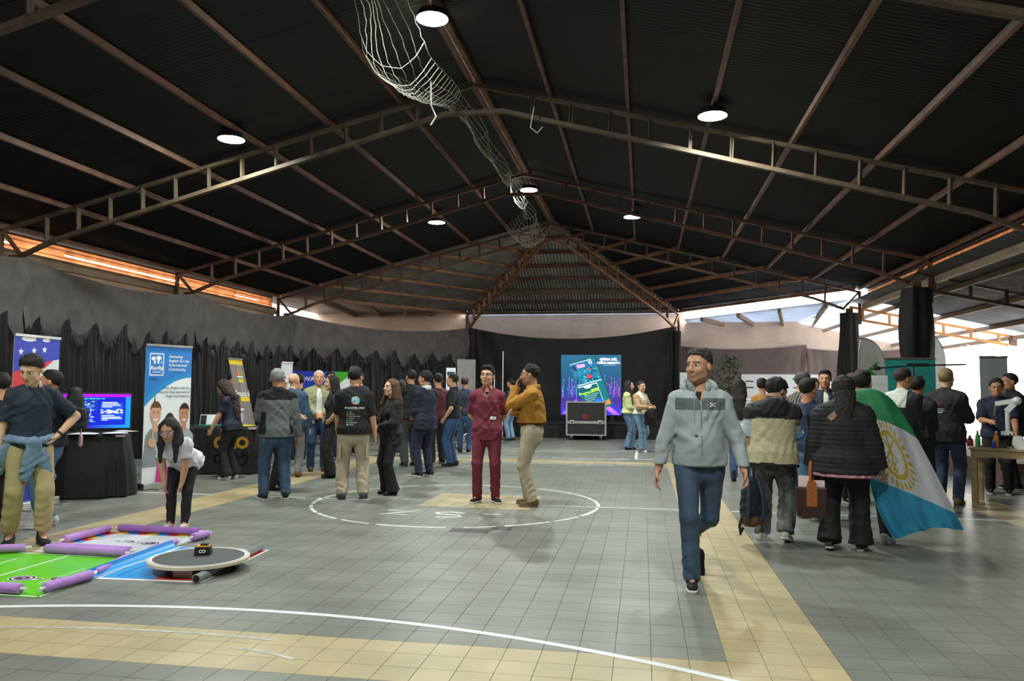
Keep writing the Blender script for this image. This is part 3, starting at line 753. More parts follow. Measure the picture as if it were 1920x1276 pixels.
    col[brow, :3] = np.clip(np.array(hc) / np.array(hexc(skin)) * 1.3, .08, .9)
    if stubble:
        st = (ay > -.02) & (az < -.045) & ~lips & (az > -.125); st |= (ay > .08) & (az < -.042) & (az > -.055) & (ax_ < .03); col[st, :3] *= 1 - stubble
    np_body = link('body', np_mesh('body', V, Q, skin_mat(hexc(skin)), None, col), root)
    if eyes:
        for sd in (1, -1):
            o = link('eye', eye_mesh(), root, hl(sd * .0305, .0725, .005)); o.scale = (hs,) * 3; o.rotation_euler = Matrix(Rh.tolist()).to_euler()
    # ---------------- trousers
    if bottom:
        bt = bottom; g = bt.get('loose', .012); fit = bt.get('fit', 'straight'); cuff = bt.get('cuff', .055)
        r_ = bt.get('res', res) * 1.12; f = Field((lo[0], lo[1], 0), (hi[0], hi[1], PEL[2] + .35), r_)
        wz = bt.get('waist', 1.03)
        tz2 = np.array((0, .35, .7, 1.)); 
        f.loft(Tq(0, 0, .84), Tq(0, 0, wz), tz2, (np.array((.160, .168, .158, .146)) * (1.04 if fem else 1.0) + g) * w, (np.array((.105, .12, .115, .108 + belly)) + g) * w, u=ux, k=.03, flat=(0, 1))
        for hip_, kn, ank, toe, lift, sd in LEG:
            ck = dict(straight=(.060, .061, .057), slim=(.056, .056, .044), wide=(.074, .086, .10), flare=(.058, .066, .095), baggy=(.072, .077, .068), jog=(.07, .072, .05))[fit]
            th = {'wide': .096, 'baggy': .096}.get(fit, .087)
            dv = ank - kn; an2 = ank + dv / np.linalg.norm(dv) * (.075 - cuff)
            f.loft(hip_ + np.array((0, 0, .02)), kn, (0, .3, 1), ((th + g * .6) * w, (th - .004 + g) * w, (ck[0] + g * .7) * w), k=.035)
            f.loft(kn, an2, (0, .45, 1), ((ck[0] + g * .7) * w, (ck[1] + g * .5) * w, (ck[2] + g * .3) * w), k=.025, flat=(0, 1))
        f.noise(wrinkle(bt.get('wr', .006) * .75, .12 * s, .8 * s, random.random() * 6, .085)); V, Q = f.mesh()
        mats = bt['m'] if isinstance(bt['m'], (list, tuple)) else [bt['m']]; mi = None
        if bt.get('paint'): mi = bt['paint'](V[Q].mean(1) / s)
        o = link(bt.get('name', 'trousers'), np_mesh('trousers', V, Q, mats, mi), root)
        if bt.get('belt'):
            b = MB(); n = 28; A = (.148 + g) * w; D = (.112 + belly + g) * w
            P_ = [Tq(0, 0, wz - .02) + Rt @ np.array((A * 1.03 * math.cos(2 * PI * i / n), D * 1.03 * math.sin(2 * PI * i / n), 0)) for i in range(n + 1)]
            V2 = []
            for p in P_: V2 += [p + Rt @ np.array((0, 0, -.018)), p + Rt @ np.array((0, 0, .018))]
            b.add(V2, [(2 * i, 2 * i + 2, 2 * i + 3, 2 * i + 1) for i in range(n)]); solid(b.build('belt', bt['belt'], root, True), .006)
    # ---------------- top garments
    TOPS = []
    for tp in ([top] if isinstance(top, dict) else (top or [])):
        g = tp.get('loose', .012); r_ = tp.get('res', res); f = Field((lo[0], lo[1], PEL[2] - .5), (hi[0], hi[1], min(hi[2], NB[2] + .3)), r_)
        hem = tp.get('hem', .9); neck = tp.get('neck', 1.47); bl = tp.get('blouse', 0.)
        z0 = min(hem, .86); mz2 = np.concatenate([[z0 - .01], mz, [1.458]]); Wn = np.concatenate([[Wm[0] + tp.get('flare', 0.)], Wm, [.048]]); Dn = np.concatenate([[Dm[0] + tp.get('flare', 0.)], Dm, [.046]])
        Wn = Wn + g; Dn = Dn + g
        if hem < .96: Wn[:3] += .022; Dn[:3] += .022; Wn[3] += .01; Dn[3] += .01
        if bl: Wn[2:4] += bl; Dn[2:4] += bl
        mz2 = mz2 - .012 * (mz2 > 1.3)
        f.loft(Tq(0, 0, mz2[0]), Tq(0, 0, mz2[-1]), (mz2 - mz2[0]) / (mz2[-1] - mz2[0]), Wn * w, Dn * w, u=ux, k=.03, flat=(1, 0))
        if fem:
            for sd in (1, -1): f.ell(Tq(sd * .065, .085, 1.24), (.062 * w, .05 * w, .062 * w), Rt, .035)
        if belly: f.ell(Tq(0, .06, 1.06), (.13 * w, .10 * w, .14 * w), Rt, .05)
        sl_ = tp.get('sleeve', 1.)
        for sd in (1, -1): f.loft(Tq(sd * .03, -.015, 1.425), Tq(sd * sh * .95, -.012, 1.365), (0, 1), ((.04 + g) * w, (.05 + g) * w), k=.02)
        for ai, (S_, e, wr, sd) in enumerate(ARM):
            sv = sl_ if not isinstance(sl_, (tuple, list)) else sl_[ai]
            if sv <= 0: f.ell(S_ - ux * sd * .015, (.055 * w, .06 * w, .06 * w), None, .03); continue
            ra = (.050 + g * .9) * w
            u_ = min(1, sv / .55)
            f.loft(S_ - ux * sd * .02, S_ + (e - S_) * u_, (0, .2, .5, 1), (ra * .93, ra * 1.0, ra * .97, ra * (.95 if u_ < 1 else .82)), k=.03, flat=(0, 1 if u_ < 1 else 0))
            if sv > .55:
                v_ = min(1, (sv - .55) / .45); f.loft(e, e + (wr - e) * v_ * 1.02, (0, .4, 1), (ra * .83, ra * .8, ra * (.62 if tp.get('cuffed') else .68)), k=.03, flat=(0, 1))
        f.noise(wrinkle(tp.get('wr', .0045), None, None, random.random() * 6, tp.get('wl', .085), 1.))
        if lean < 30: f.keep(Rt @ np.array((0, 0, -1.)), Tq(0, 0, hem))
        if tp.get('vneck'):
            f.ell(Tq(0, .12, 1.45), (.045, .07, tp['vneck'] if tp['vneck'] is not True else .09), Rt, .01, op='s')
        if tp.get('open'):   # open front: remove a wedge
            f.loft(Tq(0, .2, .7), Tq(0, .2, 1.5), (0, .6, 1), (tp['open'] * 1.0, tp['open'] * .8, tp['open'] * .7), (.17, .17, .15), u=ux, k=.01, op='s')
        if tp.get('ribs'): f.noise(lambda X, Y, Z: (-.007 * np.abs(np.sin(PI * Z / tp['ribs'])) + .004).astype(np.float32))
        V, Q = f.mesh()
        mats = tp['m'] if isinstance(tp['m'], (list, tuple)) else [tp['m']]; mi = None
        if tp.get('paint'):
            cc = V[Q].mean(1); loc_ = ((cc - PEL) @ Rt) ; loc_[:, 0] /= w; loc_[:, 1] /= w; loc_[:, 2] = loc_[:, 2] / s + .93
            # distance to arm axis tells sleeves from the body
            da = np.full(len(cc), 9.); sidea = np.zeros(len(cc))
            for S_, e, wr, sd in ARM:
                for a, b_ in ((S_ + (e - S_) * .25, e), (e, wr)):
                    ab = b_ - a; t = np.clip(((cc - a) @ ab) / ab.dot(ab), 0, 1); dd = np.linalg.norm(cc - a - t[:, None] * ab, axis=1); da = np.minimum(da, dd)
            mi = tp['paint'](loc_, da < (.075 + g) * w)
        me = np_mesh(tp.get('name', 'shirt'), V, Q, mats, mi); o = link(tp.get('name', 'shirt'), me, root); TOPS.append((o, V, Q))
        if tp.get('collar'):
            b = MB(); n = 20; ch = tp.get('collar_h', .045); rr = nk * 1.28 + .008; V2 = []
            for i in range(n + 1):
                a = PI / 2 + .45 + (2 * PI - .9) * i / n if tp.get('collar_open', True) else 2 * PI * i / n
                p = Tq(0, -.008, 1.45); q = np.array((rr * math.cos(a), rr * math.sin(a), 0)); dr = .012 * (math.sin(a))
                V2 += [p + Rt @ (q * 1.12 + np.array((0, 0, -.02 - dr))), p + Rt @ (q + np.array((0, 0, ch - dr)))]
            b.add(V2, [(2 * i, 2 * i + 2, 2 * i + 3, 2 * i + 1) for i in range(n)]); solid(b.build('collar', tp['collar'], root, True), .008)
    # ---------------- shoes
    if shoes:
        kind, cu, cs = shoes[:3]
        for hip_, kn, ank, toe, lift, sd in LEG:
            (V, Q), (V2, Q2) = shoe_meshes(kind, far_); k_ = s * .5 + .5; k_ *= shoes[3] if len(shoes) > 3 else (.9 if fem else 1.)
            Rf = rotz(-math.radians(toe * sd)); pit_ = rotx(-math.atan2(lift, .16)) if lift > 0 else np.eye(3)
            A = (V - np.array((0, .1, 0))) * k_ @ pit_.T + np.array((0, .1, 0)) * k_; A = A @ Rf.T + np.array((ank[0], ank[1], 0))
            A2 = (V2 - np.array((0, .1, 0))) * k_ @ pit_.T + np.array((0, .1, 0)) * k_; A2 = A2 @ Rf.T + np.array((ank[0], ank[1], 0))
            o = link('shoe', np_mesh('shoe', A, Q, cu), root); link('sole', np_mesh('sole', A2, Q2, cs), o)
    # ---------------- hair
    if hair and hair.get('kind') != 'bald':
        kd = hair['kind']; hres = .0085 if res < .0112 else (.0105 if not far_ else .014)
        ln_ = hair.get('len', .4); lo2 = HC - .2; hi2 = HC + .2
        if kd in ('long', 'tied'): lo2 = lo2 - np.array((.05, .12, ln_)); hi2 = hi2 + np.array((.05, .05, 0))
        f = Field(lo2, hi2, hres); vol = hair.get('vol', 1.)
        f.ell(hl(0, -.02, .034), hr(.0815 * vol, .099 * vol, .089 * vol), Rh, .01)
        if hair.get('quiff'): f.ell(hl(0, .045, .098), hr(.06, .045, .03), Rh, .03)
        n = Rh @ np.array((0, hair.get('tilt', .85), -1.)); c = hl(0, .052 if kd != 'long' else .058, hair.get('line', .055))
        f.keep(n, c)
        if hair.get('recede'): 
            for sd in (1, -1): f.ell(hl(sd * .045, .085, .08), hr(.03, .045, .04), Rh, .01, op='s')
        if kd in ('short', 'tied', 'bun') and not hair.get('recede'):
            rq = random.Random(int(abs(HC[0]) * 999) + len(PEOPLE))
            for _ in range(26):
                th_ = rq.uniform(-1.9, 1.9); el = rq.uniform(.35, 1.3); d_ = (math.sin(th_) * math.cos(el), math.cos(th_) * math.cos(el), math.sin(el))
                if d_[1] > 0 and d_[2] < .45: continue
                f.ell(hl(d_[0] * .076 * vol, -.02 + d_[1] * .093 * vol, .036 + d_[2] * .082 * vol), hr(rq.uniform(.012, .022), rq.uniform(.012, .026), rq.uniform(.01, .016)), Rh, .008)
        if kd == 'long':
            f.ell(hl(0, .105, -.03), hr(.066, .05, .09), Rh, .02, op='s')
            for sd in (1, -1): f.loft(hl(sd * .07, .0, .04), hl(sd * .085, -.03, -.14), (0, 1), (.03, .034), (.05, .05), u=Rh @ np.array((1, 0, 0)), k=.03)
            dn = Rt @ np.array((0, 0, -1.)) if lean < 25 else Rt @ np.array((0, -.12, -1.))
            a = hl(0, -.06, -.02); m_ = NB + (Rt if lean < 25 else Rh) @ np.array((0, -.095 * w, -.03)); e_ = m_ + dn * ln_ + (Rt @ np.array((0, -.03, 0)))
            f.loft(a, m_, (0, 1), (.092 * hs, .09), (.06 * hs, .04), u=Rh @ np.array((1, 0, 0)), k=.03); f.loft(m_, e_, (0, .6, 1), (.095, .085, .05), (.042, .036, .02), u=ux, k=.03)
            for q in hair.get('front', ()):
                st = hl(q * .075, .01, -.03); mid = Tq(q * .10, .10, 1.38) if lean < 25 else st + np.array((0, .01, -.1)); en = Tq(q * .11, .14, 1.38 - ln_ * .75) if lean < 25 else mid + np.array((0, .0, -ln_ * .55)); f.loft(st, mid, (0, 1), (.03, .035), k=.02); f.loft(mid, en, (0, 1), (.038, .018), (.022, .014), u=ux, k=.02)
        if kd == 'tied': 
            tt = hl(0, -.115, .0); f.ell(tt, hr(.035, .035, .035), Rh, .01); f.loft(tt, tt + np.array((0, 0, -ln_)) + Rt @ np.array((0, -.03, 0)), (0, .4, 1), (.03, .045, .02), (.025, .035, .015), u=ux, k=.02)
        if kd == 'bun': f.ell(hl(0, -.12, .04), hr(.04, .04, .04), Rh, .01)
        amp = hair.get('amp', .0045 if kd != 'curly' else .010); fq = 260 if kd != 'curly' else 120
        sd_ = random.random() * 9
        if kd == 'curly' or hair.get('wavy'): f.noise(lambda X, Y, Z: (amp * (np.sin(X * fq + 3 * np.sin(Z * 60)) * np.sin(Y * fq + sd_) * np.sin(Z * fq * .8) + .5 * np.sin(X * 70 + Z * 50 + sd_) * np.sin(Y * 75))).astype(np.float32))
        else: f.noise(lambda X, Y, Z: (amp * np.sin(X * 190 + 2 * np.sin(Z * 22 + sd_)) * np.sin(Y * 170 + 2 * np.sin(Z * 18))).astype(np.float32))
        V, Q = f.mesh(); hm = mat('hair ' + hair['col'], hexc(hair['col']), .72, .4, 30., bump=.9, bscale=90., aniso=(3, 3, .4), bdist=.004)
        link('hair', np_mesh('hair', V, Q, hm), root)
    if glasses:
        b = MB()
        for sd in (1, -1):
            b.tube([hl(sd * .032 + .021 * math.cos(a), .1, .004 + .016 * math.sin(a)) for a in np.linspace(0, 2 * PI, 13)], .0022, 5, cap=False)
            b.tube([hl(sd * .053, .1, .008), hl(sd * .08, .0, .008)], .0022, 5)
        b.tube([hl(-.011, .1, .008), hl(.011, .1, .008)], .0022, 5)
        b.build('glasses', glasses, root)
    inf = dict(root=root, s=s, w=w, Tq=Tq, hl=hl, hands=HAND, tops=TOPS, arm=ARM, leg=LEG, Rh=Rh, Rt=Rt, HC=HC, NB=NB, PEL=PEL, hs=hs, face=face, pos=pos, ux=ux)
    PEOPLE.append(inf); return inf
def toworld(p, q):      # local point of a person -> world
    a = math.radians(p['face']); c, s_ = math.cos(a), math.sin(a); return Vector((p['pos'][0] + c * q[0] - s_ * q[1], p['pos'][1] + s_ * q[0] + c * q[1], q[2]))
def decal(p, ti, me_or_mb, m, org, right, upv, nrm, name, off=.004):
    """wrap a flat outline (x right, y up) onto a garment by casting along -nrm"""
    o, V, Q = p['tops'][ti]; bv = BVHTree.FromPolygons([tuple(v) for v in V], [tuple(int(i) for i in q) for q in Q])
    org, right, upv, nrm = (Vector(tuple(map(float, x))) for x in (org, right, upv, nrm))
    if isinstance(me_or_mb, MB): me = me_or_mb.mesh(name, m)
    else: me = me_or_mb; me.materials.append(m)
    bm = bmesh.new(); bm.from_mesh(me)
    for v in bm.verts:
        st = org + right * v.co.x + upv * v.co.y + nrm * .35; hit = bv.ray_cast(st, -nrm)
        v.co = (hit[0] + nrm * off) if hit[0] is not None else st - nrm * .35
    bm.to_mesh(me); bm.free(); me.update()
    return link(name, me, o)
def rect(x0, x1, y0, y1, n=1):
    b = MB(); b.grid(lambda u, v: (x0 + (x1 - x0) * u, y0 + (y1 - y0) * v, 0), n, n); return b
def disc(cx, cy, r, n=24, r0=0.):
    b = MB(); V = []
    for k in range(n): a = 2 * PI * k / n; V += [(cx + r0 * math.cos(a), cy + r0 * math.sin(a), 0), (cx + r * math.cos(a), cy + r * math.sin(a), 0)]
    b.add(V, [(2 * k, 2 * k + 1, (2 * k + 3) % (2 * n), (2 * k + 2) % (2 * n)) for k in range(n)]); return b
# ================================================================== DRAPES
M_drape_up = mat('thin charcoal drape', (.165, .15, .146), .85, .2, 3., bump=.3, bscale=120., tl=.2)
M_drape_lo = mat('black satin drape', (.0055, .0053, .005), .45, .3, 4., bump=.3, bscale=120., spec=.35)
def drape_upper(label, A, B, zt=3.58, sag=.22, zb=2.0, nin=1., m=M_drape_up, group=None, pleats=6):
    A, B = Vector((A[0], A[1], 0)), Vector((B[0], B[1], 0)); e = B - A; L = e.length; e.normalize(); n = Vector((-e.y, e.x, 0)) * nin
    def fn(u, v):
        top = zt - sag * 4 * u * (1 - u); z = top + (zb - top) * v; ed = min(u, 1 - u) * L
        d = .05 * math.exp(-ed / .35) * math.sin(ed * 26 / (1 + v)) * (.35 + .65 * v) + .02 * math.sin(v * 9 + u * L * 3.1) * v * (1 - math.exp(-ed))
        d += .018 * math.sin(u * L * 2.3 + v * 4) * (1 - v * .3) + .03 * math.sin((u * L + (1 - v) * 1.6 * (1 if u < .5 else -1)) * 7) * math.exp(-ed / 1.1)
        q = A + e * (u * L) + n * d; return (q.x, q.y, z)
    o = MB().grid(fn, int(L * 26), 22).build('drape', m, None, True); return tag(o, label, 'drape', group)
def drape_lower(label, A, B, pins, zp=2.62, sag=.46, nin=1., m=M_drape_lo):
    A, B = Vector((A[0], A[1], 0)), Vector((B[0], B[1], 0)); e = B - A; L = e.length; e.normalize(); n = Vector((-e.y, e.x, 0)) * nin
    V = []; per = 26; nv = 18; rnd = random.Random(3); cols = 0
    for i in range(len(pins) - 1):
        z0 = zp + rnd.uniform(-.05, .05) if i == 0 else z1; z1 = zp + rnd.uniform(-.05, .05); ph = rnd.uniform(0, 6)
        for k in range(per + (1 if i == len(pins) - 2 else 0)):
            t = k / per; x = pins[i] + (pins[i + 1] - pins[i]) * t; top = z0 + (z1 - z0) * t - sag * math.sin(PI * t) ** 1.15 * (.85 + .3 * math.sin(ph))
            dd = min(t, 1 - t)
            for j in range(nv + 1):
                v = (j / nv) ** 1.3; z = top * (1 - v) + .02 * v; h = zp - z
                d = .10 * math.exp(-dd * 9 / (1 + h * .7)) + .035 * math.cos(2 * PI * 4 * t + ph * .3 + h * .8) * min(1, .3 + h) + .02 * math.sin(2 * PI * 7 * t + ph) * min(1, h * .6)
                d += .05 * math.exp(-((h - sag * math.sin(PI * t) ** 1.15) / .1) ** 2) * math.sin(PI * t)
                q = A + e * x + n * d; V.append((q.x, q.y, z))
            cols += 1
    F = [(c * (nv + 1) + j, (c + 1) * (nv + 1) + j, (c + 1) * (nv + 1) + j + 1, c * (nv + 1) + j + 1) for c in range(cols - 1) for j in range(nv)]
    o = MB().add(V, F).build('drape', m, None, True); return tag(o, label, 'drape')
XD = XR - HS + .02
pins_all = [(6.35, 0)]
def lpins(a, b, n, seed):
    r = random.Random(seed); return [(b - a) * i / n + (r.uniform(-.08, .08) if 0 < i < n else 0) for i in range(n + 1)]
for (a, b, nm, k) in ((FR[1], FR[2], 'beside the picture edge and the star banner', 1), (FR[2], FR[3], 'behind the television and the blue banner', 2), (FR[3], FR[4], 'behind the yellow-topped banner', 3)):
    drape_upper('charcoal upper drape on the banner-side wall, ' + nm, (XD + .1, b), (XD + .1, a), 3.58, .2)
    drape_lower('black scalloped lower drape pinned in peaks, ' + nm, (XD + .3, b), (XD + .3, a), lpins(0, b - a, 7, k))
CLp = (XR - DXA - .02, YA - .02); CRp = (XR + DXA + .02, YA - .02)
drape_upper('greyish backlit upper drape on the slanted far wall behind the crowd', CLp, (XD + .05, FR[4]), 3.6, .28)
LL = (Vector(CLp) - Vector((XD + .1, FR[4]))).length
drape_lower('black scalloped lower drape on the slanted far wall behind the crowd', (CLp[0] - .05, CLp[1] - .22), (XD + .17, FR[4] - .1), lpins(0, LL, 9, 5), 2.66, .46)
drape_upper('wide black drape behind the stage and screen', CRp, CLp, 3.62, .42, .02, 1., mat('black stage drape', (.017, .015, .014), .6, .3, 3., bump=.4, bscale=90., tl=.06))
drape_upper('brownish drape hung on the far brick wall behind the plant', (5.6, YE - .12), (CRp[0] - .1, YE - .12), 3.05, .16, .02, 1., mat('brown drape', (.12, .085, .075), .8, .15, 3., bump=.3, bscale=90.))  # plain brown cloth
drape_upper('brownish drape on the far brick wall beside the feather flag', (9.0, YE - .12), (5.6, YE - .12), 2.92, .1, .02, 1., mat('brown drape', (.11, .085, .08)))
# posts wrapped in black cloth
def wrap(label, x, y, r, top, seed):
    rn = random.Random(seed); ph = [rn.uniform(0, 6) for _ in range(4)]
    def fn(u, v):
        a = 2 * PI * u; z = top * (1 - v); q = r * (1 + .12 * math.sin(3 * v * 3 + ph[0]) + .1 * math.sin(5 * a + ph[1] + 3 * v) + .06 * math.sin(9 * a + ph[2])) * (.82 + .25 * math.sin(v * PI * .9 + ph[3]) * .5)
        return (x + q * math.cos(a), y + q * .8 * math.sin(a), z)
    return tag(MB().grid(fn, 48, 40).build('wrapped_post_cloth', M_black, None, True), label, 'drape')
wrap('black cloth wrapped round the nearer aisle post', XR + HS + .12, FR[3], .29, 3.5, 2)
wrap('black cloth wrapped round the farther aisle post by the feather flag', XR + HS + .12, FR[4], .30, 3.5, 5)
wrap('black cloth gathered on the post where the hip truss lands beside the screen', XR + DXA + .1, YA - .12, .16, 3.45, 8)
# beige cloths in the bright aisle opening
M_beige = mat('thin beige cloth', (.62, .5, .42), .8, .1, 2., tl=.55)
def swag(label, pts, m, th=.0):
    P = [Vector(p) for p in pts]
    def fn(u, v):
        a = P[0].lerp(P[1], u); b = P[2].lerp(P[3], u); q = a.lerp(b, v); s_ = math.sin(PI * u) * .18 * (1 - v); return (q.x + .04 * math.sin(u * 22 + v * 6), q.y, q.z - s_)
    return tag(MB().grid(fn, 40, 16).build('cloth_sheet', m, None, True), label, 'cloth')
swag('beige cloth sagging across the bright aisle opening', [(9.17, 28.2, 2.84), (9.17, 24.6, 2.84), (9.17, 28.2, 2.25), (9.17, 24.7, 2.15)], M_beige)
swag('pale cloth hanging in a point beside the glare', [(9.17, 24.3, 2.84), (9.17, 22.3, 2.84), (9.12, 23.0, 1.6), (9.12, 22.3, 1.2)], mat('pale cloth', (.75, .7, .68), .8, .05, tl=.6))
swag('white sheet across the aisle opening at the picture edge', [(9.1, 22.0, 2.72), (9.1, 18.2, 2.72), (9.1, 22.0, .9), (9.1, 18.2, .9)], mat('white sheet', (.85, .85, .86), .8, .03, tl=.7))
MB().tube([(9.02, 22.2, 1.72), (9.02, 18, 1.72)], .02)
tag(MB().tube([(9.0, 22.2, 1.72), (9.0, 18.0, 1.72)], .02).build('rail', M_chrome), 'thin metal rail in front of the white sheet', 'rail')

# ---- net slung under the ridge
M_net = mat('white net cord', (.62, .62, .52), .7, .15)
nb = MB(); rn = random.Random(11); NS = 9
def netp(i, y):
    f = i / (NS - 1)
    b1 = math.exp(-((y - 9.6) / 1.5) ** 2); b2 = math.exp(-((y - 20.5) / .9) ** 2); w_ = .28 + .6 * b1 + .6 * b2
    x = XR - .12 - w_ * (1 - f) * 1.05 + .03 * math.sin(y * 3 + i); z = 5.98 - (.18 + .32 * b1 + .38 * b2 + .12 * math.sin(y * .8) ** 2) * math.sin(PI * min(1, .15 + .85 * (1 - f) * .9)) - .1 * b2
    if y < 8.2: x -= (8.2 - y) * .12 * (1 - f)
    return Vector((x + rn.uniform(-.012, .012), y, z + rn.uniform(-.012, .012)))
ys = [6.6 + k * .14 for k in range(int((21.4 - 6.6) / .14) + 1)]
grid_ = [[netp(i, y) for y in ys] for i in range(NS)]
for i in range(NS): nb.tube(grid_[i], .003, 4)
for k, y in enumerate(ys):
    if 9.5 < y < 11.2 or y > 19.6 or k % 9 == 0: nb.tube([grid_[i][k] - Vector((0, 0, .02 * (i % 2))) for i in range(NS)], .0028, 4)
nb.tube([(XR - .4, 10.4, 5.75), (XR - .42, 10.5, 5.45), (XR - .36, 10.55, 5.3), (XR - .45, 10.6, 5.2)], .012, 5)
tag(nb.build('net', M_net), 'white sports net bundled and slung along the ridge', 'net')
hl_ = MB(); hl_.tube([(XR + .95, 11.2, 5.6), (XR + .9, 11.2, 5.3), (XR + 1.0, 11.22, 5.22), (XR + 1.08, 11.2, 5.3)], .008, 5)
tag(hl_.build('loose_wire', M_net), 'loose wire loop dangling from the first fully seen truss', 'wire')

# ================================================================== BANNERS
def poly_flat(name, pts, m, parent, z, fn=None):
    n = len(pts); V = [(x, y, z) for x, y in pts]; return MB().add(V, [tuple(range(n))]).build(name, m, parent)
class Board:
    """flat printed panel; local x right, y up, +z towards the viewer; stands on base"""
    def __init__(s, label, L, R, h, mback, cat='banner', lean=(0, 0), name='roll_up_banner', base=True, z0=.09, top=True, group=None):
        L, R = Vector((L[0], L[1], 0)), Vector((R[0], R[1], 0)); e = (R - L); s.w = e.length; e.normalize(); s.h = h
        s.root = thing(name, label, cat, (L.x, L.y, 0), 0, group); lv = Vector((lean[0], lean[1], h)); s.up = lv.normalized(); s.e = e
        n = e.cross(s.up).normalized(); s.n = n
        R3 = Matrix((e, s.up, n)).transposed(); s.R = R3.to_euler(); s.z0 = z0; s.lay = 0
        o = MB().box((s.w / 2, z0 + (h - z0) / 2, -.003), (s.w, h - z0, .006)).build('panel', mback, s.root); o.rotation_euler = s.R; s.panel = o
        if base:
            o = MB().box((s.w / 2, .045, -.0), (s.w + .04, .09, .16)).build('base', M_chrome, s.root); o.rotation_euler = s.R; bevel(o, .015)
            for x in (.12, s.w - .12):
                q = MB().box((x, .012, .1), (.06, .02, .28)).build('foot', M_chrome, s.root); q.rotation_euler = s.R
        if not base:
            for x in (.04, s.w - .04): q = MB().box((x, z0 / 2, -.01), (.03, z0, .03)).box((x, .01, -.01), (.05, .02, .34)).build('post', M_chrome, s.root); q.rotation_euler = s.R
        if top: o = MB().box((s.w / 2, h + .008, 0), (s.w + .01, .03, .03)).build('top_rail', M_chrome, s.root); o.rotation_euler = s.R
    def poly(s, pts, m, name='print'):     # pts in fractions of width / height
        s.lay += 1; o = poly_flat(name, [(x * s.w, s.z0 + y * (s.h - s.z0)) for x, y in pts], m, s.root, .0008 + s.lay * .0003); o.rotation_euler = s.R; return o
    def text(s, t, x, y, size, m, align='CENTER', bold=.02, shear=0, sx=1.):
        s.lay += 1; q = Matrix.Identity(3); p = s.R.to_matrix() @ Vector((x * s.w, s.z0 + y * (s.h - s.z0), .0008 + s.lay * .0003))
        return print_text('lettering', t, size, m, s.root, p, s.R, bold, align, shear, sx)
def ell_pts(cx, cy, rx, ry, n=20, a0=0, a1=360): return [(cx + rx * math.cos(math.radians(a0 + (a1 - a0) * i / n)), cy + ry * math.sin(math.radians(a0 + (a1 - a0) * i / n))) for i in range(n + (a1 - a0 < 360))]
Pw = flat('print white', 'eef1f4', .35); Pblue = flat('print blue', '2a7fd0', .3); Pcy = flat('print cyan', '1c93d6', .3); Pnavy = flat('print navy', '24385f', .4); Pred = flat('print red', 'd8262c', .35)
Pdb = flat('print royal blue', '2438b8', .35); Pgrey = flat('print grey', 'd5dadf', .35); Pskin = flat('print skin', 'd9a586', .4); Pskin2 = flat('print skin tan', 'c48e6c', .4); Phair = flat('print hair', '3a281e', .4); Phair2 = flat('print hair brown', '6a4528', .4)
Ppink = flat('print pink', 'e83a98', .4); Pgreen = flat('print green', '3fae2a', .4); Pyel = flat('print yellow', 'e8c81e', .4); Pdark = flat('print charcoal', '2a2a2c', .4); Pteal = flat('print teal', '1a7a72', .4); Pplaid = flat('print plaid', '8a9196', .4); Ptee = flat('print tee grey', 'aab6bc', .4)
def star(cx, cy, r, asp): return [(cx + (r if i % 2 == 0 else r * .4) * math.sin(PI * i / 5) , cy + (r if i % 2 == 0 else r * .4) * math.cos(PI * i / 5) * asp) for i in range(10)]
# star banner
b = Board('white roll-up banner with stars on blue, behind the teenager in khaki', (-7.17, 7.95), (-7.21, 8.71), 2.03, Pgrey)
b.poly([(0, .78), (.25, .80), (.6, .83), (.85, .86), (1, .87), (1, 1), (0, 1)], Pdb); b.poly([(0, .63), (.35, .72), (.88, .865), (.5, .83), (0, .78)], Pred)
for x, y in ((.14, .905), (.42, .915), (.65, .925)): b.poly(star(x, y, .065, .37), Pw)
b.poly(ell_pts(.3, .985, .16, .016), Pw); b.poly(ell_pts(.68, .985, .09, .012), Pw)
b.text('T', .8, .50, .17, Pred, bold=.05); b.text('T', .45, .50, .17, Pred, bold=.05); b.text('T', .1, .50, .17, Pred, bold=.05)
b.poly([(0, 0), (1, 0), (1, .07), (0, .12)], Pdb); b.poly([(0, .12), (1, .07), (1, .11), (0, .2)], Pred)
# blue English-exam banner with three young people
b = Board('blue and white roll-up banner printed with three smiling young people giving thumbs up', (-6.92, 10.02), (-6.68, 10.77), 2.03, Pw, lean=(.05, .155))
b.poly([(0, .55)] + [(t, .55 + .22 * math.sin(t * PI / 2) ** .9) for t in np.linspace(0, 1, 14)] + [(1, 1), (0, 1)], Pcy); b.poly([(0, .60)] + [(t, .60 + .20 * math.sin(t * PI / 2) ** .8) for t in np.linspace(0, 1, 14)] + [(1, 1), (0, 1)], Pblue)
b.poly([(.08, .78), (.38, .78), (.38, .945), (.08, .945)], Pw); b.poly([(.10, .788), (.36, .788), (.36, .937), (.10, .937)], Pblue)
for pts in (ell_pts(.16, .905, .045, .016, 9), ell_pts(.185, .88, .02, .018, 8), ell_pts(.27, .91, .06, .017, 9), ell_pts(.26, .885, .025, .02, 8), ell_pts(.32, .878, .015, .008, 6)): b.poly(pts, Pw)
b.text('Anglia', .23, .835, .088, Pw, bold=.03); b.poly([(.13, .803), (.33, .803), (.33, .808), (.13, .808)], Pw); b.text('CCG', .17, .755, .06, Pnavy)
for i, t in enumerate(('Assessing', 'English for the', 'International', 'Community')): b.text(t, .48, .925 - i * .032, .062, Pw, 'LEFT', .015, .2)
for i, t in enumerate(('Learn English with the', 'Step-by-Step approach of', 'Anglia Examinations')): b.text(t, .97, .69 - i * .031, .052, Pnavy, 'RIGHT', .004)
b.poly([(.55, .16), (1, .27), (1, 0), (.3, 0)], Pcy)
